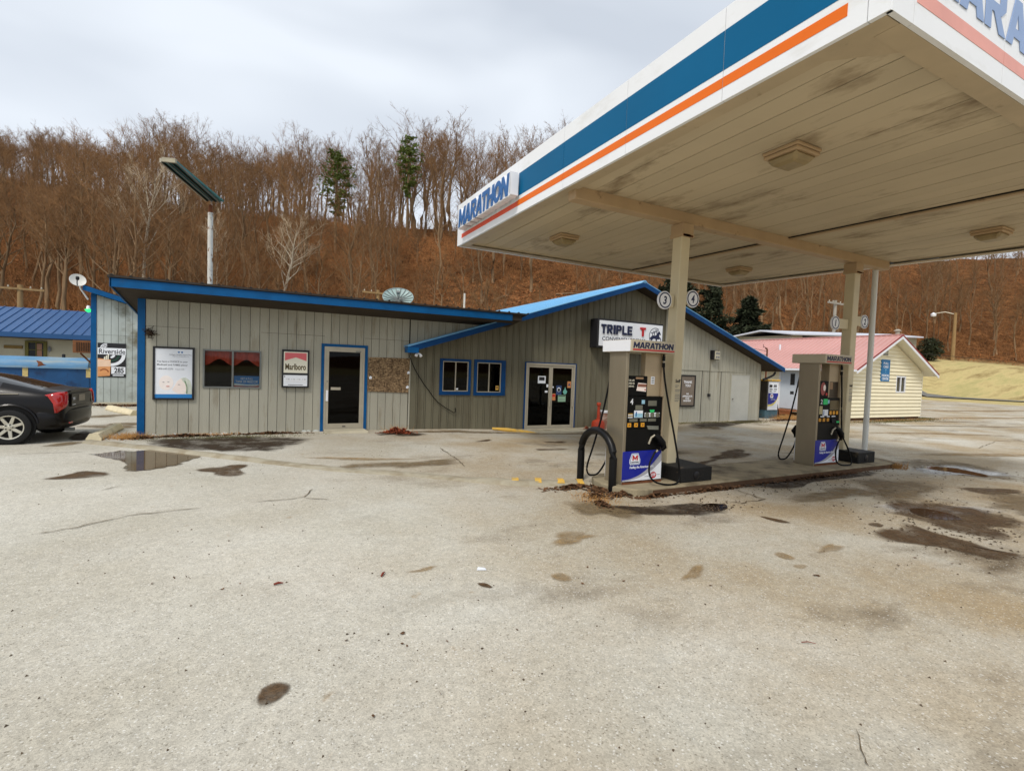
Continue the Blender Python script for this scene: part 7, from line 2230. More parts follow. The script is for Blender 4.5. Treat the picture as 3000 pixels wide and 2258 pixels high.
for i in range(4):
    box('wall_panel', (x1 - 3.9 + i * 0.85, x1 - 3.1 + i * 0.85, 21.16, 21.199, 3.9, 4.95), MATS['grey_panel'], wb)

# ------------------------------------------------------------------ poles
M_POLE = mat('weathered_pole', (150, 122, 82), rough=0.9, var=0.2, scale=3, stretch=(4, 4, 0.4))
M_POLEW = mat('peeling_white_pole', (206, 204, 196), rough=0.7, var=0.08, scale=3, dirt=(128, 92, 62), dirt_scale=3, dirt_thr=(0.56, 0.62), dirt_stretch=(2, 2, 1))
# tall sign pole behind the left wing with an empty tube-light cabinet
p = thing('sign_pole', 'tall peeling white pole carrying a long green sign cabinet above the roof', 'sign', (-2.08, 25.9, 0))
build('pole', Geo().tube([(-2.08, 25.9, -0.1), (-2.12, 25.9, 8.2)], 0.105, 14), M_POLEW, p, smooth=True)
build('pole_cap', Geo().tube([(-2.12, 25.9, 8.2), (-2.12, 25.9, 8.55)], [0.09, 0.07], 10), M_RUST, p, smooth=True)
fa, na = Vector((-2.0, 25.9, 8.72)), Vector((-3.08, 21.9, 8.80))
d = (na - fa).normalized()
s = Vector((-d.y, d.x, 0)).normalized()
def slab(name, a, b_, wa, wb_, z0, z1, m_, par, off=0.0):
    P = [a + s * (off - wa), a + s * (off + wa), b_ + s * (off + wb_), b_ + s * (off - wb_)]
    return build(name, Geo().hexa([(q.x, q.y, q.z + z0) for q in P] + [(q.x, q.y, q.z + z1) for q in P]), m_, par, normals=True)
M_TEAL = mat('sign_teal', (52, 118, 116), rough=0.5, var=0.15, scale=3)
cb = slab('cabinet', fa, na, 0.40, 0.22, 0.02, 0.10, M_TEAL, p)
for i in range(4):
    o_ = -0.30 + 0.20 * i
    slab('tube_rail', fa, na, 0.03, 0.025, -0.03, 0.018, (M_BLACK, M_ALUDARK)[i % 2], p, off=o_ * 0.8)
slab('edge_rail', fa, na, 0.03, 0.03, -0.03, 0.12, M_ALU, p, off=-0.30)
slab('end_plate', na + d * 0.001, na + d * 0.10, 0.24, 0.22, -0.02, 0.13, M_CONC, p)

def utility_pole(name, lab, base, h, cross=True, lean=0.0, r=0.12, m_=None):
    p_ = thing(name, lab, 'utility pole', base)
    b = Vector(base)
    t_ = b + Vector((lean, 0, h))
    build('pole', Geo().tube([b - Vector((0, 0, 0.5)), t_], [r * 1.1, r * 0.8], 10), m_ or M_POLE, p_, smooth=True)
    if cross:
        c = t_ - Vector((0, 0, 0.25))
        build('cross_arm', Geo().box(c.x - 1.15, c.x + 1.15, c.y - 0.16, c.y - 0.05, c.z - 0.06, c.z + 0.06), m_ or M_POLE, p_)
        for dx in (-1.0, -0.5, 0.5, 1.0):
            build('insulator', Geo().lathe([(0.03, 0), (0.05, 0.05), (0.02, 0.14)], (c.x + dx, c.y - 0.1, c.z + 0.06), 8), M_ALU, p_)
    return p_, t_

azp = math.radians(-18.0)
bx, by = 42 * math.sin(azp), 42 * math.cos(azp)
p1, t1 = utility_pole('utility_pole', 'utility pole with cross arm behind the blue-roofed house', (bx, by, -0.1), 5.8, r=0.16)
build('brace_wire', Geo().tube([(t1.x, t1.y, t1.z - 1.4), (t1.x - 5, t1.y + 1, t1.z - 2.6)], 0.025, 4), M_POLE, p1)
azp = math.radians(11.6)
bx, by = 38 * math.sin(azp), 38 * math.cos(azp)
utility_pole('utility_pole', 'short pole with cross arm beside the ribbed satellite dish', (bx, by, -0.1), 7.3, r=0.14)
azp = math.radians(21.3)
bx, by = 40.5 * math.sin(azp), 40.5 * math.cos(azp)
utility_pole('fence_post', 'bare pale post standing behind the roofs', (bx, by, terrain_z(bx, by)), 1.8 + 0.146 * 40.5 - terrain_z(bx, by), cross=False, r=0.10, m_=M_POLEW)
azp = math.radians(60.2)
bx, by = 47 * math.sin(azp), 47 * math.cos(azp)
utility_pole('utility_pole', 'pale utility pole behind the red metal roof', (bx, by, -0.1), 8.2, r=0.14, m_=mat('grey_pole', (150, 142, 128), rough=0.85, var=0.15, scale=3))
azp = math.radians(69.0)
bx, by = 118 * math.sin(azp), 118 * math.cos(azp)
zb = terrain_z(bx, by)
lp_, t_ = utility_pole('street_light', 'wooden pole with an arm light on the far edge of the field', (bx, by, zb), 1.8 + 0.107 * 118 - zb, cross=False, r=0.30)
lp_['category'] = 'street light'
side = Vector((-math.cos(azp), math.sin(azp), 0))
build('arm', Geo().tube([t_ - Vector((0, 0, 0.3)), t_ + side * 1.4 + Vector((0, 0, 0.2)), t_ + side * 2.8], 0.09, 6), M_ALU, lp_, smooth=True)
build('lamp', Geo().lathe([(0.05, 0.2), (0.45, -0.1), (0.40, -0.5), (0.05, -0.65)], t_ + side * 3.0, 10), M_WHITE, lp_, smooth=True)
single('power_line', Geo().tube([(30, 30, 5.4), (60, 33, 5.6), (100, 36.5, 6.0), (150, 40, 6.4)], 0.035, 4), M_RUBBER, (100, 36, 5), 'thin power line crossing low over the field', 'wire')

# ribbed satellite dish seen from the front behind the left roof
azp = math.radians(13.8)
D_ = 30.0
c = Vector((D_ * math.sin(azp), D_ * math.cos(azp), 1.8 + 0.131 * D_))
p = thing('mesh_dish', 'large old ribbed satellite dish rising behind the dark roof', 'satellite dish', (c.x, c.y, 0))
axd = Vector((-0.22, -0.80, 0.9)).normalized()
R_ = 0.88
M_DISH = mat('dish_grey_green', (150, 170, 166), rough=0.5, var=0.12, scale=3)
build('reflector', Geo().lathe([(0.0, -0.20), (R_ * 0.3, -0.18), (R_ * 0.6, -0.12), (R_ * 0.85, -0.04), (R_, 0.02)], c, 36, axd, cap=False), M_DISH, p, smooth=True)
a_ = axd.cross(Vector((0, 1, 0))).normalized()
b2 = axd.cross(a_)
for k in range(18):
    t_ = 2 * math.pi * k / 18
    e = a_ * math.cos(t_) + b2 * math.sin(t_)
    build('rib', Geo().tube([c + axd * -0.17 + e * 0.06, c + axd * -0.09 + e * R_ * 0.6, c + axd * 0.04 + e * R_], 0.022, 5), M_ALUDARK, p)
build('rim', Geo().tube([c + axd * 0.03 + (a_ * math.cos(2 * math.pi * k / 36) + b2 * math.sin(2 * math.pi * k / 36)) * R_ for k in range(37)], 0.022, 6, cap=False), M_DISH, p, smooth=True)
build('feed', Geo().lathe([(0.02, -0.2), (0.03, 0.2), (0.10, 0.25), (0.10, 0.40)], c, 10, axd), M_ALUDARK, p, smooth=True)
build('mast', Geo().tube([c - axd * 0.2, (c.x, c.y, c.z - 0.5), (c.x, c.y, -0.1)], 0.08, 8), M_ALUDARK, p, smooth=True)

# ------------------------------------------------------------------ vegetation
def cone_arrays(A, B, r0, n=3):
    """A, B: (k,3) start / end points, r0: (k,) base radius -> verts, tri faces of pointed twigs"""
    k = len(A)
    D = B - A
    L_ = np.linalg.norm(D, axis=1, keepdims=True) + 1e-9
    D = D / L_
    ref = np.where(np.abs(D[:, 2:3]) > 0.9, np.array([[1.0, 0, 0]]), np.array([[0, 0, 1.0]]))
    U = np.cross(D, ref)
    U /= np.linalg.norm(U, axis=1, keepdims=True) + 1e-9
    W = np.cross(D, U)
    vs_ = []
    for j in range(n):
        t_ = 2 * np.pi * j / n
        vs_.append(A + (U * np.cos(t_) + W * np.sin(t_)) * r0[:, None])
    vs_.append(B)
    Vv = np.stack(vs_, 1).reshape(-1, 3)
    base = np.arange(k)[:, None] * (n + 1)
    fs_ = []
    for j in range(n):
        fs_.append(np.concatenate([base + j, base + (j + 1) % n, base + n], 1))
    return Vv, np.concatenate(fs_, 0)

def np_mesh(name, V_, F_, m_, smooth=False):
    me = bpy.data.meshes.new(name)
    V_ = np.asarray(V_, dtype=np.float32)
    F_ = np.asarray(F_, dtype=np.int32)
    k = F_.shape[1]
    me.vertices.add(len(V_))
    me.vertices.foreach_set('co', V_.ravel())
    me.loops.add(F_.size)
    me.loops.foreach_set('vertex_index', F_.ravel())
    me.polygons.add(len(F_))
    me.polygons.foreach_set('loop_start', np.arange(0, F_.size, k, dtype=np.int32))
    me.polygons.foreach_set('loop_total', np.full(len(F_), k, dtype=np.int32))
    me.update(calc_edges=True)
    me.validate()
    if m_:
        me.materials.append(m_)
    if smooth:
        me.polygons.foreach_set('use_smooth', np.ones(len(F_), dtype=bool))
    return me

M_BARK = mat('bark', (128, 104, 76), rough=0.95, var=0.3, scale=1.5, stretch=(3, 3, 0.5), rand=0.22)
M_TWIG = mat('bare_twigs', (116, 84, 51), rough=0.95, var=0.2, scale=0.3, rand=0.22)
M_BARKW = mat('pale_bark', (196, 186, 166), rough=0.9, var=0.2, scale=1.5, rand=0.05)
M_TWIGW = mat('pale_twigs', (178, 160, 132), rough=0.9, var=0.15, scale=0.5)

def make_tree(seed, h, low=0.42, spread=1.0, dens=1.0, nb=13):
    """bare deciduous tree: tube trunk with limbs, and a crown of pointed twigs"""
    r_ = random.Random(seed)
    tg_ = Geo()
    n = 8
    pts_ = [Vector((0, 0, -0.6))]
    off = Vector((0, 0, 0))
    for i in range(1, n + 1):
        off += Vector((r_.gauss(0, 0.012), r_.gauss(0, 0.012), 0)) * h
        pts_.append(Vector((off.x, off.y, h * 0.92 * i / n)))
    r0 = h * 0.0105
    rad = [r0 * (1.25 - 0.0 * i) * (1 - 0.92 * (i / n)) + 0.02 for i in range(n + 1)]
    tg_.tube(pts_, rad, 7)
    A, B, R_ = [], [], []
    def at(t_):
        q = t_ * n
        i = min(int(q), n - 1)
        return pts_[i].lerp(pts_[i + 1], q - i), rad[i] + (rad[i + 1] - rad[i]) * (q - i)
    def twig(a, b_, r1):
        A.append(tuple(a))
        B.append(tuple(b_))
        R_.append(r1)
    az = r_.uniform(0, 6.28)
    for k in range(nb):
        t_ = low + (0.97 - low) * (k + r_.random() * 0.6) / nb
        p0, rr = at(t_)
        az += 2.4 + r_.gauss(0, 0.3)
        elv = math.radians(r_.uniform(38, 66))
        L1 = h * spread * (0.15 + 0.24 * (1 - t_)) * r_.uniform(0.75, 1.25)
        d = Vector((math.cos(az) * math.cos(elv), math.sin(az) * math.cos(elv), math.sin(elv)))
        path = [p0]
        for s in range(4):
            d = (d + Vector((r_.gauss(0, 0.13), r_.gauss(0, 0.13), 0.11))).normalized()
            path.append(path[-1] + d * L1 / 4)
        rb = max(0.02, rr * 0.55)
        tg_.tube(path, [rb, rb * 0.75, rb * 0.5, rb * 0.32, rb * 0.12], 5, cap=False)
        for j in range(int(7 * dens)):
            u = 0.25 + 0.75 * (j + r_.random()) / (7 * dens)
            q = min(3.999, u * 4)
            i = int(q)
            p1 = path[i].lerp(path[i + 1], q - i)
            dl = (path[i + 1] - path[i]).normalized()
            d2 = (dl + Vector((r_.gauss(0, 0.6), r_.gauss(0, 0.6), r_.gauss(0.15, 0.4)))).normalized()
            L2 = L1 * r_.uniform(0.3, 0.55) * (1.15 - 0.5 * u)
            mid = p1 + d2 * L2 * 0.5
            d2b = (d2 + Vector((r_.gauss(0, 0.22), r_.gauss(0, 0.22), 0.18))).normalized()
            end = mid + d2b * L2 * 0.5
            r2 = 0.022 + 0.012 * r_.random()
            twig(p1, mid + d2 * L2 * 0.10, r2)
            twig(mid, end, r2 * 0.6)
            for m2 in range(5):
                v = 0.2 + 0.8 * r_.random()
                p2 = p1.lerp(mid, v * 2) if v < 0.5 else mid.lerp(end, v * 2 - 1)
                d3 = (d2b + Vector((r_.gauss(0, 0.55), r_.gauss(0, 0.55), r_.gauss(0.2, 0.35)))).normalized()
                L3 = L2 * r_.uniform(0.3, 0.6)
                e3 = p2 + d3 * L3
                twig(p2, e3, 0.013)
                for m3 in range(4):
                    p3 = p2.lerp(e3, 0.25 + 0.7 * r_.random())
                    d4 = (d3 + Vector((r_.gauss(0, 0.55), r_.gauss(0, 0.55), r_.gauss(0.2, 0.3)))).normalized()
                    twig(p3, p3 + d4 * L3 * r_.uniform(0.35, 0.8), 0.009)
    Vv, Ff = cone_arrays(np.array(A), np.array(B), np.array(R_))
    tm = bpy.data.meshes.new('trunk')
    tm.from_pydata([tuple(v_) for v_ in tg_.v], [], tg_.f)
    tm.materials.append(M_BARK)
    for p_ in tm.polygons:
        p_.use_smooth = True
    cm_ = np_mesh('crown', Vv, Ff, M_TWIG)
    return tm, cm_

variants = [make_tree(100 + i, 15.5 + 1.2 * (i % 3), low=(0.42, 0.5, 0.36, 0.55, 0.45, 0.3, 0.5)[i], spread=(1.25, 1.0, 1.4, 0.85, 1.15, 1.4, 1.05)[i], dens=1.0, nb=(13, 14, 13, 12, 14, 15, 13)[i]) for i in range(7)]
smalls = [make_tree(300 + i, 8.0, low=0.25, spread=1.25, dens=0.9, nb=11) for i in range(3)]

def put_tree(name, tm, cm_, x_, y_, sc, lab, grp, cat='tree', sz=1.0):
    o = bpy.data.objects.new(name, None)
    C.objects.link(o)
    o.location = (x_, y_, terrain_z(x_, y_) - 0.05)
    o.rotation_euler = (random.gauss(0, 0.045), random.gauss(0, 0.045), random.uniform(0, 6.28))
    wx = random.uniform(0.8, 1.3)
    o.scale = (sc * wx, sc * wx * random.uniform(0.85, 1.15), sc * sz)
    o['label'] = lab
    o['category'] = cat
    if grp:
        o['group'] = grp
    for nm, me in (('trunk', tm), ('crown', cm_)):
        if me is None:
            continue
        c_ = bpy.data.objects.new(nm, me)
        C.objects.link(c_)
        c_.parent = o
    return o

def polar(a, d):
    a = math.radians(a)
    return d * math.sin(a), d * math.cos(a)

random.seed(21)
placed = []
SKY_A = [-24, -18, -16, -13, -10.5, -8.5, -4.7, -0.5, 5.6, 10.9, 18, 25, 28, 38, 48, 54, 60, 80]
SKY_S = [0.30, 0.305, 0.328, 0.314, 0.35, 0.386, 0.375, 0.37, 0.418, 0.435, 0.473, 0.483, 0.49, 0.46, 0.42, 0.36, 0.235, 0.215]
def room(a_, d_, x_, y_):
    """largest scale of a 16.5 m tree that stays under the wood's skyline"""
    return (float(np.interp(a_, SKY_A, SKY_S)) * d_ + 1.8 - terrain_z(x_, y_)) / 16.9
def ok(x_, y_, dm):
    a_ = math.degrees(math.atan2(x_, y_))
    if (abs(a_ - 7.0) < 1.7 or abs(a_ - 14.6) < 1.0) and 40 < math.hypot(x_, y_) < 86:
        return False
    for (q, w_) in placed:
        if (q - x_) ** 2 + (w_ - y_) ** 2 < dm * dm:
            return False
    placed.append((x_, y_))
    return True

ZONES = ((-12, 'above the blue-roofed house'), (-4, 'left of the tall sign pole'), (6.2, 'between the sign pole and the broad pine'), (14, 'between the two pines'), (24, 'right of the taller pine'), (40, 'behind the canopy end'), (56, 'above the dark hemlocks'), (65, 'above the red metal roof'), (999, 'above the dry field'))
def where(x_, y_):
    a_ = math.degrees(math.atan2(x_, y_))
    return [n_ for lim, n_ in ZONES if a_ < lim][0]

LAB_R = 'bare brown tree in the row along the hill crest'
LAB_S = 'bare brown tree on the leaf-covered hillside'
LAB_U = 'slender bare understorey tree on the leaf-covered hillside'
# crest row against the sky, then the slope
count = 0
tries = 0
while count < 118 and tries < 5000:
    tries += 1
    a = random.uniform(-24, 46)
    rid = float(np.interp(a, AZ, RID))
    d = rid + random.uniform(-14, 8)
    x_, y_ = polar(a, d)
    if not ok(x_, y_, 2.3):
        continue
    tm, cm_ = random.choice(variants)
    want = 0.97 if a > -10 else 0.52
    sc = room(a, d, x_, y_) * random.choice((random.uniform(0.92, 1.02), random.uniform(0.75, 1.0)))
    if sc < 0.25:
        continue
    want = 0.85
    put_tree('bare_tree', tm, cm_, x_, y_, sc, ('tall' if sc > 0.92 * want else 'shorter') + ' bare tree on the hill crest ' + where(x_, y_), 'trees along the crest')
    count += 1
count = 0
tries = 0
while count < 125 and tries < 6000:
    tries += 1
    a = random.choice((random.uniform(-22, 8), random.uniform(-22, 30), random.uniform(42, 76)))
    toe, rid = float(np.interp(a, AZ, TOE)), float(np.interp(a, AZ, RID))
    u = random.random()
    if a > 13 and a < 42 and u < 0.45:
        continue
    d = toe + 2 + (rid - toe - 12) * u
    x_, y_ = polar(a, d)
    if not ok(x_, y_, 3.0):
        continue
    tm, cm_ = random.choice(variants)
    sc = random.uniform(0.6, 0.95) * (0.85 if u < 0.3 else 1.0)
    sc = min(sc, room(a, d, x_, y_) * random.uniform(0.85, 0.98))
    if sc < 0.25:
        continue
    put_tree('bare_tree', tm, cm_, x_, y_, sc, ('tall' if sc > 0.75 else 'smaller') + ' bare tree ' + ('low' if u < 0.33 else 'midway' if u < 0.66 else 'high') + ' on the slope ' + where(x_, y_), 'trees on the slope')
    count += 1
count = 0
tries = 0
while count < 60 and tries < 4000:
    tries += 1
    a = random.uniform(-22, 76)
    toe, rid = float(np.interp(a, AZ, TOE)), float(np.interp(a, AZ, RID))
    d = toe + 1 + (rid - toe) * 0.6 * random.random()
    x_, y_ = polar(a, d)
    if not ok(x_, y_, 2.2):
        continue
    tm, cm_ = random.choice(smalls)
    put_tree('understorey_tree', tm, cm_, x_, y_, random.uniform(0.6, 1.0) * (1.3 if a > 60 else 1), 'slender sapling ' + ('near the foot of' if d < toe + (rid - toe) * 0.25 else 'up on') + ' the slope ' + where(x_, y_), 'understorey trees')
    count += 1
# the rest of the wood, past the 300 largest: one mass of instanced trees
def woods_nodes(name, pairs):
    t = bpy.data.node_groups.new(name, 'GeometryNodeTree')
    t.interface.new_socket('Geometry', in_out='INPUT', socket_type='NodeSocketGeometry')
    t.interface.new_socket('Geometry', in_out='OUTPUT', socket_type='NodeSocketGeometry')
    N, L = t.nodes, t.links
    gi, go = N.new('NodeGroupInput'), N.new('NodeGroupOutput')
    j = N.new('GeometryNodeJoinGeometry')
    rot = N.new('GeometryNodeInputNamedAttribute')
    rot.data_type = 'FLOAT_VECTOR'
    rot.inputs['Name'].default_value = 'rot'
    scl = N.new('GeometryNodeInputNamedAttribute')
    scl.data_type = 'FLOAT'
    scl.inputs['Name'].default_value = 'size'
    vid = N.new('GeometryNodeInputNamedAttribute')
    vid.data_type = 'FLOAT'
    vid.inputs['Name'].default_value = 'kind_id'
    for i, (to, co_) in enumerate(pairs):
        cmpn = N.new('FunctionNodeCompare')
        cmpn.data_type = 'FLOAT'
        cmpn.operation = 'EQUAL'
        cmpn.inputs['B'].default_value = float(i)
        cmpn.inputs['Epsilon'].default_value = 0.1
        L.new(vid.outputs['Attribute'], cmpn.inputs['A'])
        for ob in (to, co_):
            oi = N.new('GeometryNodeObjectInfo')
            oi.inputs['Object'].default_value = ob
            oi.inputs['As Instance'].default_value = True
            ip = N.new('GeometryNodeInstanceOnPoints')
            L.new(gi.outputs[0], ip.inputs['Points'])
            L.new(cmpn.outputs['Result'], ip.inputs['Selection'])
            L.new(oi.outputs['Geometry'], ip.inputs['Instance'])
            L.new(rot.outputs['Attribute'], ip.inputs['Rotation'])
            L.new(scl.outputs['Attribute'], ip.inputs['Scale'])
            L.new(ip.outputs['Instances'], j.inputs['Geometry'])
    L.new(j.outputs[0], go.inputs[0])
    return t
firsts = {}
for o in C.objects:
    if o.type == 'MESH' and o.name.split('.')[0] == 'trunk' and o.parent and o.parent.name.startswith(('bare_tree', 'understorey_tree')) and o.data.name not in firsts:
        cr = [c_ for c_ in o.parent.children if c_.name.startswith('crown')][0]
        firsts[o.data.name] = (o, cr)
pairs = list(firsts.values())
pts_, rr_, ss_, kk_ = [], [], [], []
tries = 0
while len(pts_) < 640 and tries < 30000:
    tries += 1
    a = random.choice((random.uniform(-23, 3), random.uniform(-23, 16), random.uniform(-23, 46), random.uniform(44, 78)))
    toe, rid = float(np.interp(a, AZ, TOE)), float(np.interp(a, AZ, RID))
    u = random.random() ** 0.85
    if 16 < a < 44 and u < 0.5 and random.random() < 0.85:
        continue
    d = toe + 4 + (rid - toe + 6) * u
    x_, y_ = polar(a, d)
    if not ok(x_, y_, 1.5):
        continue
    pts_.append((x_, y_, terrain_z(x_, y_) - 0.1))
    rr_ += [random.gauss(0, 0.05), random.gauss(0, 0.05), random.uniform(0, 6.28)]
    big = random.uniform(0.42, 0.72) if u < 0.7 else random.uniform(0.6, 0.95)
    ss_.append(max(0.2, min(big, room(a, d, x_, y_) * random.uniform(0.85, 0.98))))
    kk_.append(float(random.randrange(len(pairs))))
wm = bpy.data.meshes.new('far_woods')
wm.from_pydata(pts_, [], [])
for nm_, ty, dat in (('rot', 'FLOAT_VECTOR', rr_), ('size', 'FLOAT', ss_), ('kind_id', 'FLOAT', kk_)):
    at2 = wm.attributes.new(nm_, ty, 'POINT')
    at2.data.foreach_set('vector' if ty == 'FLOAT_VECTOR' else 'value', np.array(dat, dtype=np.float32))
fw_o = bpy.data.objects.new('far_woods', wm)
C.objects.link(fw_o)
fw_o['kind'] = 'stuff'
fw_o['label'] = 'mass of smaller bare trees filling the hillside wood'
gm = fw_o.modifiers.new('woods', 'NODES')
gm.node_group = woods_nodes('woods', pairs)
# individuals that stand out
def recolour(me, m_):
    c_ = me.copy()
    c_.materials.clear()
    c_.materials.append(m_)
    return c_
for (a, d, sc, v_, lab) in ((-10.1, 60, 0.80, 2, 'white-barked tree with spreading pale limbs on the left slope'), (2.2, 55, 0.55, 5, 'pale forked tree low on the slope right of the sign pole'), (-4.0, 58, 0.6, 0, 'pale-trunked tree just left of the tall sign pole')):
    x_, y_ = polar(a, d)
    put_tree('pale_tree', recolour(variants[v_][0], M_BARKW), recolour(variants[v_][1], M_TWIGW), x_, y_, sc, lab, None)
for (a, d, sc, v_, lab) in ((23.2, 58, 0.75, 4, 'leaning dark tree low on the slope below the canopy corner'),):
    x_, y_ = polar(a, d)
    o = put_tree('leaning_tree', variants[v_][0], variants[v_][1], x_, y_, sc, lab, None)
    o.rotation_euler = (0, -0.16, 0.5)

# evergreens
M_NEEDLE = mat('pine_needles', (104, 122, 52), rough=0.8, var=0.35, scale=0.8, rand=0.1)
M_NEEDLED = mat('dark_hemlock', (44, 50, 28), rough=0.85, var=0.4, scale=0.8)
def conifer(seed, h, w, bare, drop=0.0, per=14, whorl=20, leaf=0.30):
    r_ = random.Random(seed)
    tg_ = Geo()
    tg_.tube([(0, 0, -0.5), (r_.gauss(0, .1), r_.gauss(0, .1), h * 0.5), (r_.gauss(0, .1), 0, h)], [h * 0.014, h * 0.010, 0.02], 7)
    Vv, Ff = [], []
    for k in range(whorl):
        t_ = bare + (1 - bare) * (k + 0.5) / whorl
        prof_ = math.sin(math.pi * min(1, (1 - (t_ - bare) / (1 - bare)) * 0.9 + 0.08)) ** 0.7 if drop == 0 else (1 - (t_ - bare) / (1 - bare)) * 0.95 + 0.05
        for j in range(r_.randint(4, 6)):
            if r_.random() < 0.16:
                continue
            az = r_.uniform(0, 6.28)
            L1 = w * prof_ * r_.uniform(0.55, 1.15)
            p0 = Vector((0, 0, h * t_))
            d = Vector((math.cos(az), math.sin(az), 0.18 - drop)).normalized()
            p1 = p0 + d * L1
            tg_.tube([p0, p1], [0.04, 0.012], 4, cap=False)
            for q in range(per):
                u = 0.25 + 0.8 * r_.random()
                c_ = p0 + d * L1 * u + Vector((r_.gauss(0, 0.16), r_.gauss(0, 0.16), r_.gauss(0.04 - drop * 0.3, 0.14))) * (0.5 + L1 * 0.35)
                for q2 in range(3):
                    e1 = Vector((r_.gauss(0, 1), r_.gauss(0, 1), r_.gauss(0, 0.6))).normalized() * leaf * r_.uniform(0.5, 1.1)
                    e2 = Vector((r_.gauss(0, 1), r_.gauss(0, 1), r_.gauss(0, 0.6))).normalized() * leaf * 0.28
                    n0 = len(Vv)
                    Vv += [tuple(c_ - e1), tuple(c_ + e2), tuple(c_ + e1), tuple(c_ - e2)]
                    Ff.append((n0, n0 + 1, n0 + 2, n0 + 3))
    tm = bpy.data.meshes.new('trunk')
    tm.from_pydata([tuple(v_) for v_ in tg_.v], [], tg_.f)
    tm.materials.append(M_BARK)
    return tm, np.array(Vv), np.array(Ff)
for (a, d, h, w, bare, lab, sd_) in ((7.0, 74, 15.5, 2.7, 0.38, 'broad green pine among the bare crest trees', 5), (14.6, 82, 17.5, 2.1, 0.42, 'taller narrow green pine near the canopy end of the crest', 9)):
    tm, Vv, Ff = conifer(sd_, h, w, bare, per=16, whorl=18, leaf=0.34)
    x_, y_ = polar(a, d)
    o = put_tree('pine_tree', tm, np_mesh('crown', Vv, Ff, M_NEEDLE), x_, y_, 1.0, lab, None)
    target_top = 1.8 + (0.391 if a < 10 else 0.442) * d
    o.scale = (1, 1, (target_top - o.location.z) / h)
    o.rotation_euler = (0, 0, 0)
for (a, d, h, w, lab, sd_) in ((45.6, 46, 12.5, 4.2, 'large dark hemlock rising behind the store roof just right of the nearer canopy column', 31), (49.0, 47, 11.2, 4.0, 'middle of the three dark hemlocks behind the store roof', 33), (52.6, 50, 8.6, 3.6, 'smallest and rightmost dark hemlock behind the store roof', 35)):
    tm, Vv, Ff = conifer(sd_, h, w, 0.03, drop=0.30, per=30, whorl=26, leaf=0.42)
    x_, y_ = polar(a, d)
    o = put_tree('hemlock_tree', tm, np_mesh('crown', Vv, Ff, M_NEEDLED), x_, y_, 1.0, lab, None)
    o.rotation_euler = (0, 0, 0)
# evergreen bush beside the cream office
Vv, Ff = [], []
for i in range(1600):
    d_ = Vector((random.gauss(0, 1), random.gauss(0, 1), random.gauss(0, 1))).normalized() * (random.random() ** 0.4)
    c_ = Vector((d_.x * 1.5, d_.y * 1.5, 1.6 + d_.z * 1.6))
    e1 = Vector((random.gauss(0, 1), random.gauss(0, 1), random.gauss(0, 1))).normalized() * 0.22
    e2 = Vector((random.gauss(0, 1), random.gauss(0, 1), random.gauss(0, 1))).normalized() * 0.10
    n0 = len(Vv)
    Vv += [tuple(c_ - e1), tuple(c_ + e2), tuple(c_ + e1), tuple(c_ - e2)]
    Ff.append((n0, n0 + 1, n0 + 2, n0 + 3))
bsh = thing('evergreen_bush', 'rounded dark evergreen bush on the field edge just right of the cream office roof', 'bush', (103.5, 42.9, terrain_z(103.5, 42.9) - 0.1), local=True)
cb_ = bpy.data.objects.new('foliage', np_mesh('foliage', np.array(Vv) * 1.25, np.array(Ff), M_NEEDLED))
C.objects.link(cb_)
cb_.parent = bsh
build('stem', Geo().tube([(0, 0, -1.45), (0.05, 0, 1.0)], [0.10, 0.05], 7), M_BARK, bsh)

# brush: thin saplings and arching canes over the whole slope (one mass)
rs = np.random.default_rng(5)
A, B, R_ = [], [], []
nsh = 7600
for i in range(nsh):
    a = rs.uniform(-23, 79) if i % 3 else rs.uniform(-23, 14)
    toe, rid = float(np.interp(a, AZ, TOE)), float(np.interp(a, AZ, RID))
    u = rs.random() ** 0.9
    d = toe + 0.3 + (rid - toe) * 0.97 * u
    x_, y_ = polar(a, d)
    # thin the brush on the open leafy slope in the middle
    if 17 < a < 40 and u < 0.5 and rs.random() < 0.8:
        continue
    z_ = terrain_z(x_, y_)
    hh = rs.uniform(1.0, 3.4) * (1.0 if u < 0.7 else 0.8)
    if a > 60:
        hh *= 1.25
    k = rs.integers(7, 13)
    for j in range(k):
        az = rs.uniform(0, 6.28)
        elv = rs.uniform(0.5, 1.45)
        L_ = hh * rs.uniform(0.5, 1.0)
        b0 = np.array([x_ + rs.normal(0, 0.35), y_ + rs.normal(0, 0.35), z_ - 0.05])
        dv = np.array([math.cos(az) * math.cos(elv), math.sin(az) * math.cos(elv), math.sin(elv)])
        m_ = b0 + dv * L_ * 0.5
        dv2 = dv + rs.normal(0, 0.25, 3)
        e = m_ + dv2 * L_ * 0.45
        A += [b0, m_ - dv * 0.02]
        B += [m_ + dv * L_ * 0.08, e]
        R_ += [0.03, 0.02]
        for q in range(3):
            p2 = m_ + (e - m_) * rs.random()
            A.append(p2)
            B.append(p2 + (dv2 + rs.normal(0, 0.6, 3)) * L_ * 0.28)
            R_.append(0.013)
Vv, Ff = cone_arrays(np.array(A), np.array(B), np.array(R_))
M_BRUSH = mat('brush_canes', (138, 93, 53), rough=0.95, var=0.6, scale=0.12, detail=9)
o = bpy.data.objects.new('hillside_brush', np_mesh('hillside_brush', Vv, Ff, M_BRUSH))
C.objects.link(o)
o['kind'] = 'stuff'
o['label'] = 'brown brush and saplings covering the hillside'

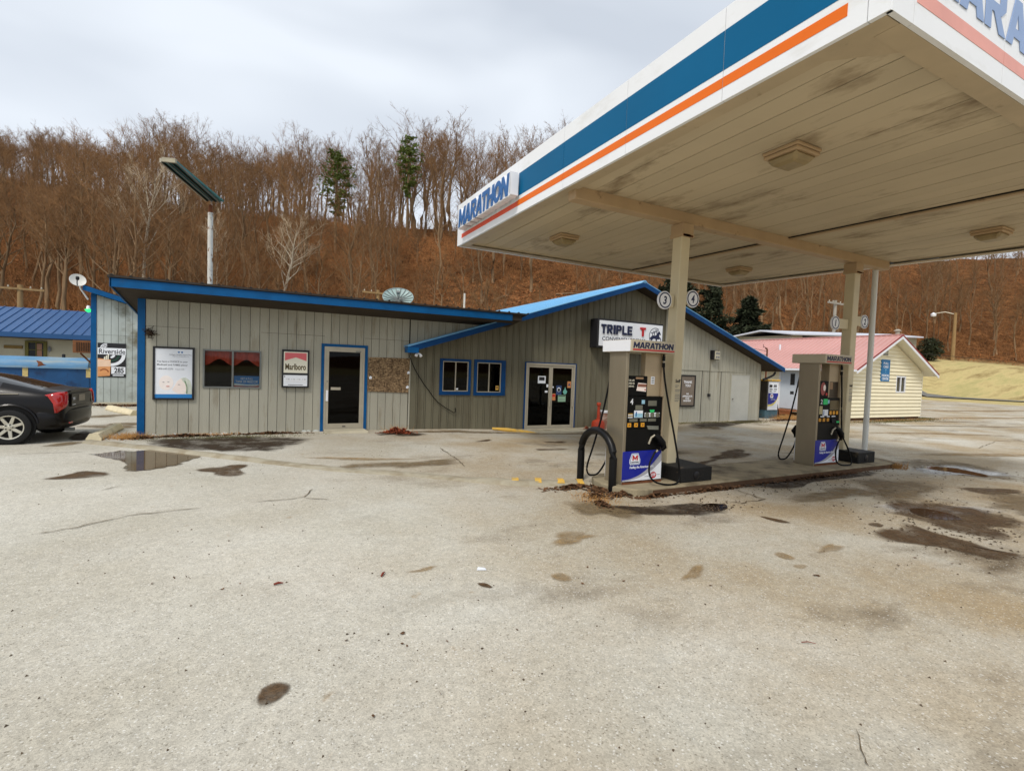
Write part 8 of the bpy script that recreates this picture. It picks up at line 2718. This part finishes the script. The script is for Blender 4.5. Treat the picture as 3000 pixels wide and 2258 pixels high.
# leaf litter flakes on the nearer slope
n = 52000
a = rs.uniform(-22, 76, n)
toe = np.interp(a, AZ, TOE)
rid = np.interp(a, AZ, RID)
d = toe + 0.5 + (rid - toe) * 0.85 * rs.random(n) ** 1.3
X_, Y_ = d * np.sin(np.radians(a)), d * np.cos(np.radians(a))
Z_ = np.array([terrain_z(p_, q_) for p_, q_ in zip(X_, Y_)])
cen = np.stack([X_, Y_, Z_ + 0.05 + 0.25 * rs.random(n) ** 2], 1)
e1 = rs.normal(0, 1, (n, 3))
e1 /= np.linalg.norm(e1, axis=1, keepdims=True)
e2 = rs.normal(0, 1, (n, 3))
e2 /= np.linalg.norm(e2, axis=1, keepdims=True)
szz = rs.uniform(0.05, 0.20, (n, 1))
Vv = np.stack([cen - e1 * szz, cen + e2 * szz * 0.6, cen + e1 * szz, cen - e2 * szz * 0.6], 1).reshape(-1, 3)
Ff = np.arange(4 * n).reshape(-1, 4)
M_LITTER = mat('fallen_leaves', (154, 100, 58), rough=0.95, var=0.55, scale=0.5, detail=10)
o = bpy.data.objects.new('leaf_litter', np_mesh('leaf_litter', Vv, Ff, M_LITTER))
C.objects.link(o)
o['kind'] = 'stuff'
o['label'] = 'brown fallen leaves on the hillside'

# fallen logs on the open slope
for i, (a, d, L_, rot, lab) in enumerate(((31.5, 52, 5.5, 0.1, 'long pale fallen log on the open slope left of the canopy column'), (25.5, 60, 3.5, 0.6, 'short fallen log under the canopy corner'), (16.5, 56, 3.0, -0.5, 'fallen branch on the slope right of the satellite dish'), (33.5, 66, 4.0, -0.2, 'fallen log higher on the open slope'))):
    x_, y_ = polar(a, d)
    dx, dy = math.cos(rot) * L_ / 2, math.sin(rot) * L_ / 2
    single('fallen_log', Geo().tube([(x_ - dx, y_ - dy, terrain_z(x_ - dx, y_ - dy) + 0.1), (x_, y_, terrain_z(x_, y_) + 0.2), (x_ + dx, y_ + dy, terrain_z(x_ + dx, y_ + dy) + 0.12)], [0.13, 0.11, 0.06], 7), M_BARKW if i == 0 else M_BARK, (x_, y_, terrain_z(x_, y_)), lab, 'log', smooth=True)

# ------------------------------------------------------------------ leaves, weeds and grit on the lot
def leaf_pile(name, label, spots, m_, size=(0.02, 0.05), stack=0.05):
    Vv, Ff = [], []
    for (cx_, cy_, rx, ry, n_, z0) in spots:
        for i in range(n_):
            r_, t_ = abs(random.gauss(0, 0.55)), random.uniform(0, 6.28)
            c_ = Vector((cx_ + rx * r_ * math.cos(t_), cy_ + ry * r_ * math.sin(t_), 0))
            c_.z = z0 + dip(c_.x, c_.y) + 0.008 + max(0, 1 - r_) * stack * random.random()
            s_ = random.uniform(*size)
            e1 = Vector((random.gauss(0, 1), random.gauss(0, 1), random.gauss(0, 0.35))).normalized() * s_
            e2 = Vector((-e1.y, e1.x, random.gauss(0, 0.4) * s_)) * random.uniform(0.35, 0.7)
            n0 = len(Vv)
            Vv += [tuple(c_ - e1), tuple(c_ + e2), tuple(c_ + e1), tuple(c_ - e2)]
            Ff.append((n0, n0 + 1, n0 + 2, n0 + 3))
    o = bpy.data.objects.new(name, np_mesh(name, np.array(Vv), np.array(Ff), m_))
    C.objects.link(o)
    o['kind'] = 'stuff'
    o['label'] = label
    return o
M_DEAD = mat('dead_leaves', (92, 64, 40), rough=0.95, var=0.6, scale=14, detail=4)
leaf_pile('dead_leaves', 'drift of dead leaves round the foot of the hoop guard and pump island', [(4.25, 6.15, 0.45, 0.12, 420, 0), (4.55, 5.85, 0.25, 0.2, 380, 0), (4.75, 5.55, 0.3, 0.12, 450, 0), (5.15, 5.30, 0.35, 0.06, 400, 0), (4.3, 5.6, 0.22, 0.22, 180, 0), (4.1, 5.2, 0.12, 0.22, 140, 0), (6.3, 5.28, 0.8, 0.05, 500, 0), (9.0, 5.3, 2.0, 0.05, 500, 0), (11.9, 5.5, 0.3, 0.12, 300, 0)], M_DEAD)
M_DEAD2 = mat('red_dead_leaves', (146, 72, 44), rough=0.95, var=0.5, scale=14, detail=4)
leaf_pile('dead_leaves', 'reddish leaf heap against the wall where the two fronts meet', [(3.15, 12.75, 0.32, 0.14, 900, 0), (3.3, 12.5, 0.25, 0.12, 350, 0), (9.35, 12.85, 0.25, 0.1, 250, 0.0)], M_DEAD2, stack=0.14)
leaf_pile('dead_leaves', 'brown leaf litter along the foot of the left wall and the annex', [(-1.5, 13.0, 0.7, 0.12, 600, 0), (0.2, 13.05, 0.9, 0.1, 600, 0), (-2.3, 12.9, 0.25, 0.2, 400, 0), (-3.9, 21.0, 1.2, 0.4, 700, 0), (-4.8, 21.2, 0.7, 0.2, 400, 0), (19.6, 13.0, 1.2, 0.3, 500, 0)], M_DEAD, size=(0.02, 0.06))
# weeds: thin curved blades
def weeds(name, label, spots, m_):
    A, B, R_ = [], [], []
    for (cx_, cy_, rx, ry, n_, h_) in spots:
        for i in range(n_):
            x_, y_ = cx_ + random.gauss(0, rx), cy_ + random.gauss(0, ry)
            z_ = dip(x_, y_)
            az, L_ = random.uniform(0, 6.28), h_ * random.uniform(0.4, 1.2)
            l_ = random.uniform(0.2, 1.1)
            A.append((x_, y_, z_ - 0.01))
            B.append((x_ + L_ * math.cos(az) * l_, y_ + L_ * math.sin(az) * l_, z_ + L_ * 0.8))
            R_.append(0.004 + 0.003 * random.random())
    Vv, Ff = cone_arrays(np.array(A), np.array(B), np.array(R_))
    o = bpy.data.objects.new(name, np_mesh(name, Vv, Ff, m_))
    C.objects.link(o)
    o['kind'] = 'stuff'
    o['label'] = label
M_STRAW = mat('straw_grass', (168, 124, 70), rough=0.9, var=0.3, scale=9)
M_MOSS = mat('olive_moss', (84, 82, 40), rough=0.95, var=0.4, scale=9)
weeds('dry_weeds', 'dry straw weeds at the foot of the walls and kerbs', [(-2.5, 13.0, 0.15, 0.12, 400, 0.16), (-1.2, 13.15, 0.5, 0.05, 300, 0.08), (11.85, 5.45, 0.12, 0.12, 500, 0.14), (20.6, 13.6, 0.45, 0.25, 900, 0.24), (3.2, 12.9, 0.15, 0.05, 60, 0.26), (4.2, 5.5, 0.15, 0.2, 250, 0.07), (26.5, 11.9, 2.5, 0.15, 900, 0.10)], M_STRAW)
weeds('moss_growth', 'olive moss and short grass by the walls', [(-0.6, 12.7, 0.8, 0.18, 1600, 0.035), (14.5, 13.0, 1.5, 0.12, 1500, 0.05), (16.8, 12.7, 0.8, 0.2, 800, 0.05), (25.5, 11.75, 2.0, 0.25, 2500, 0.08), (29.3, 12.2, 0.4, 0.2, 600, 0.1)], M_MOSS)
# loose grit
Vv, Ff = [], []
for i in range(420):
    d = random.uniform(1.3, 11)
    a = math.radians(random.uniform(-20, 72))
    x_, y_ = d * math.sin(a), d * math.cos(a)
    s_ = random.uniform(0.003, 0.009) * (1 + d * 0.06)
    n0 = len(Vv)
    for (p_, q_, r2) in ((1, 0, 0), (-0.5, 0.87, 0), (-0.5, -0.87, 0), (0, 0, 0.9)):
        Vv.append((x_ + p_ * s_ * random.uniform(0.6, 1.3), y_ + q_ * s_ * random.uniform(0.6, 1.3), dip(x_, y_) + 0.002 + r2 * s_))
    Ff += [(n0, n0 + 1, n0 + 3), (n0 + 1, n0 + 2, n0 + 3), (n0 + 2, n0, n0 + 3)]
for (cx_, cy_, rx, ry, n_) in ((8.3, 3.2, 0.7, 0.35, 260), (7.0, 2.6, 0.35, 0.4, 160), (5.5, 4.6, 0.35, 0.15, 120), (12.8, 4.6, 0.6, 0.5, 160), (7.9, 2.6, 0.5, 0.2, 120), (9.5, 4.2, 1.2, 0.5, 140), (7.5, 5.1, 1.6, 0.2, 160)):
    for i in range(n_):
        x_, y_ = cx_ + random.gauss(0, rx), cy_ + random.gauss(0, ry)
        s_ = random.uniform(0.006, 0.022)
        n0 = len(Vv)
        for (p_, q_, r2) in ((1, 0, 0), (-0.5, 0.87, 0), (-0.5, -0.87, 0), (0, 0, 0.7)):
            Vv.append((x_ + p_ * s_ * random.uniform(0.6, 1.3), y_ + q_ * s_ * random.uniform(0.6, 1.3), 0.004 + r2 * s_))
        Ff += [(n0, n0 + 1, n0 + 3), (n0 + 1, n0 + 2, n0 + 3), (n0 + 2, n0, n0 + 3)]
o = bpy.data.objects.new('loose_grit', np_mesh('loose_grit', np.array(Vv), np.array(Ff), mat('grit', (84, 70, 54), rough=0.9, var=0.5, scale=3)))
C.objects.link(o)
o['kind'] = 'stuff'
o['label'] = 'dark loose grit on the asphalt'
leaf_pile('leaf_scraps', 'torn brown leaf scraps on the asphalt at right', [(4.55, 2.62, 0.05, 0.03, 9, 0), (5.8, 2.4, 0.4, 0.3, 10, 0), (3.2, 3.4, 0.8, 0.5, 12, 0), (1.0, 3.0, 1.0, 0.7, 14, 0), (-0.6, 4.6, 0.6, 0.6, 10, 0)], M_DEAD, size=(0.006, 0.022), stack=0.0)
# litter one can pick out
M_TWIGR = mat('red_brown_twig', (120, 52, 36), rough=0.9)
for (x_, y_, L_, rot, lab) in ((0.95, 4.12, 0.09, 1.0, 'small red-brown wood chip on the asphalt in the middle foreground'), (0.15, 4.25, 0.07, 0.0, 'small red-brown wood chip on the asphalt at left foreground'), (3.33, 1.95, 0.09, -0.6, 'thin twig on the asphalt at right foreground')):
    dx, dy = math.cos(rot) * L_ / 2, math.sin(rot) * L_ / 2
    single('wood_chip', Geo().tube([(x_ - dx, y_ - dy, 0.012), (x_, y_ + 0.004, 0.018), (x_ + dx, y_ + dy, 0.012)], [0.008, 0.010, 0.003] if L_ < 0.1 and rot >= 0 else [0.003, 0.003, 0.002], 5), M_TWIGR, (x_, y_, 0), lab, 'twig')
single('paper_scrap', Geo().hexa([(1.72, 3.90, 0.006), (1.80, 3.87, 0.006), (1.81, 3.92, 0.006), (1.74, 3.94, 0.006), (1.725, 3.90, 0.016), (1.79, 3.875, 0.02), (1.80, 3.915, 0.012), (1.745, 3.935, 0.018)]), M_PAPER, (1.76, 3.9, 0), 'tiny white paper scrap on the asphalt in the middle foreground', 'litter')
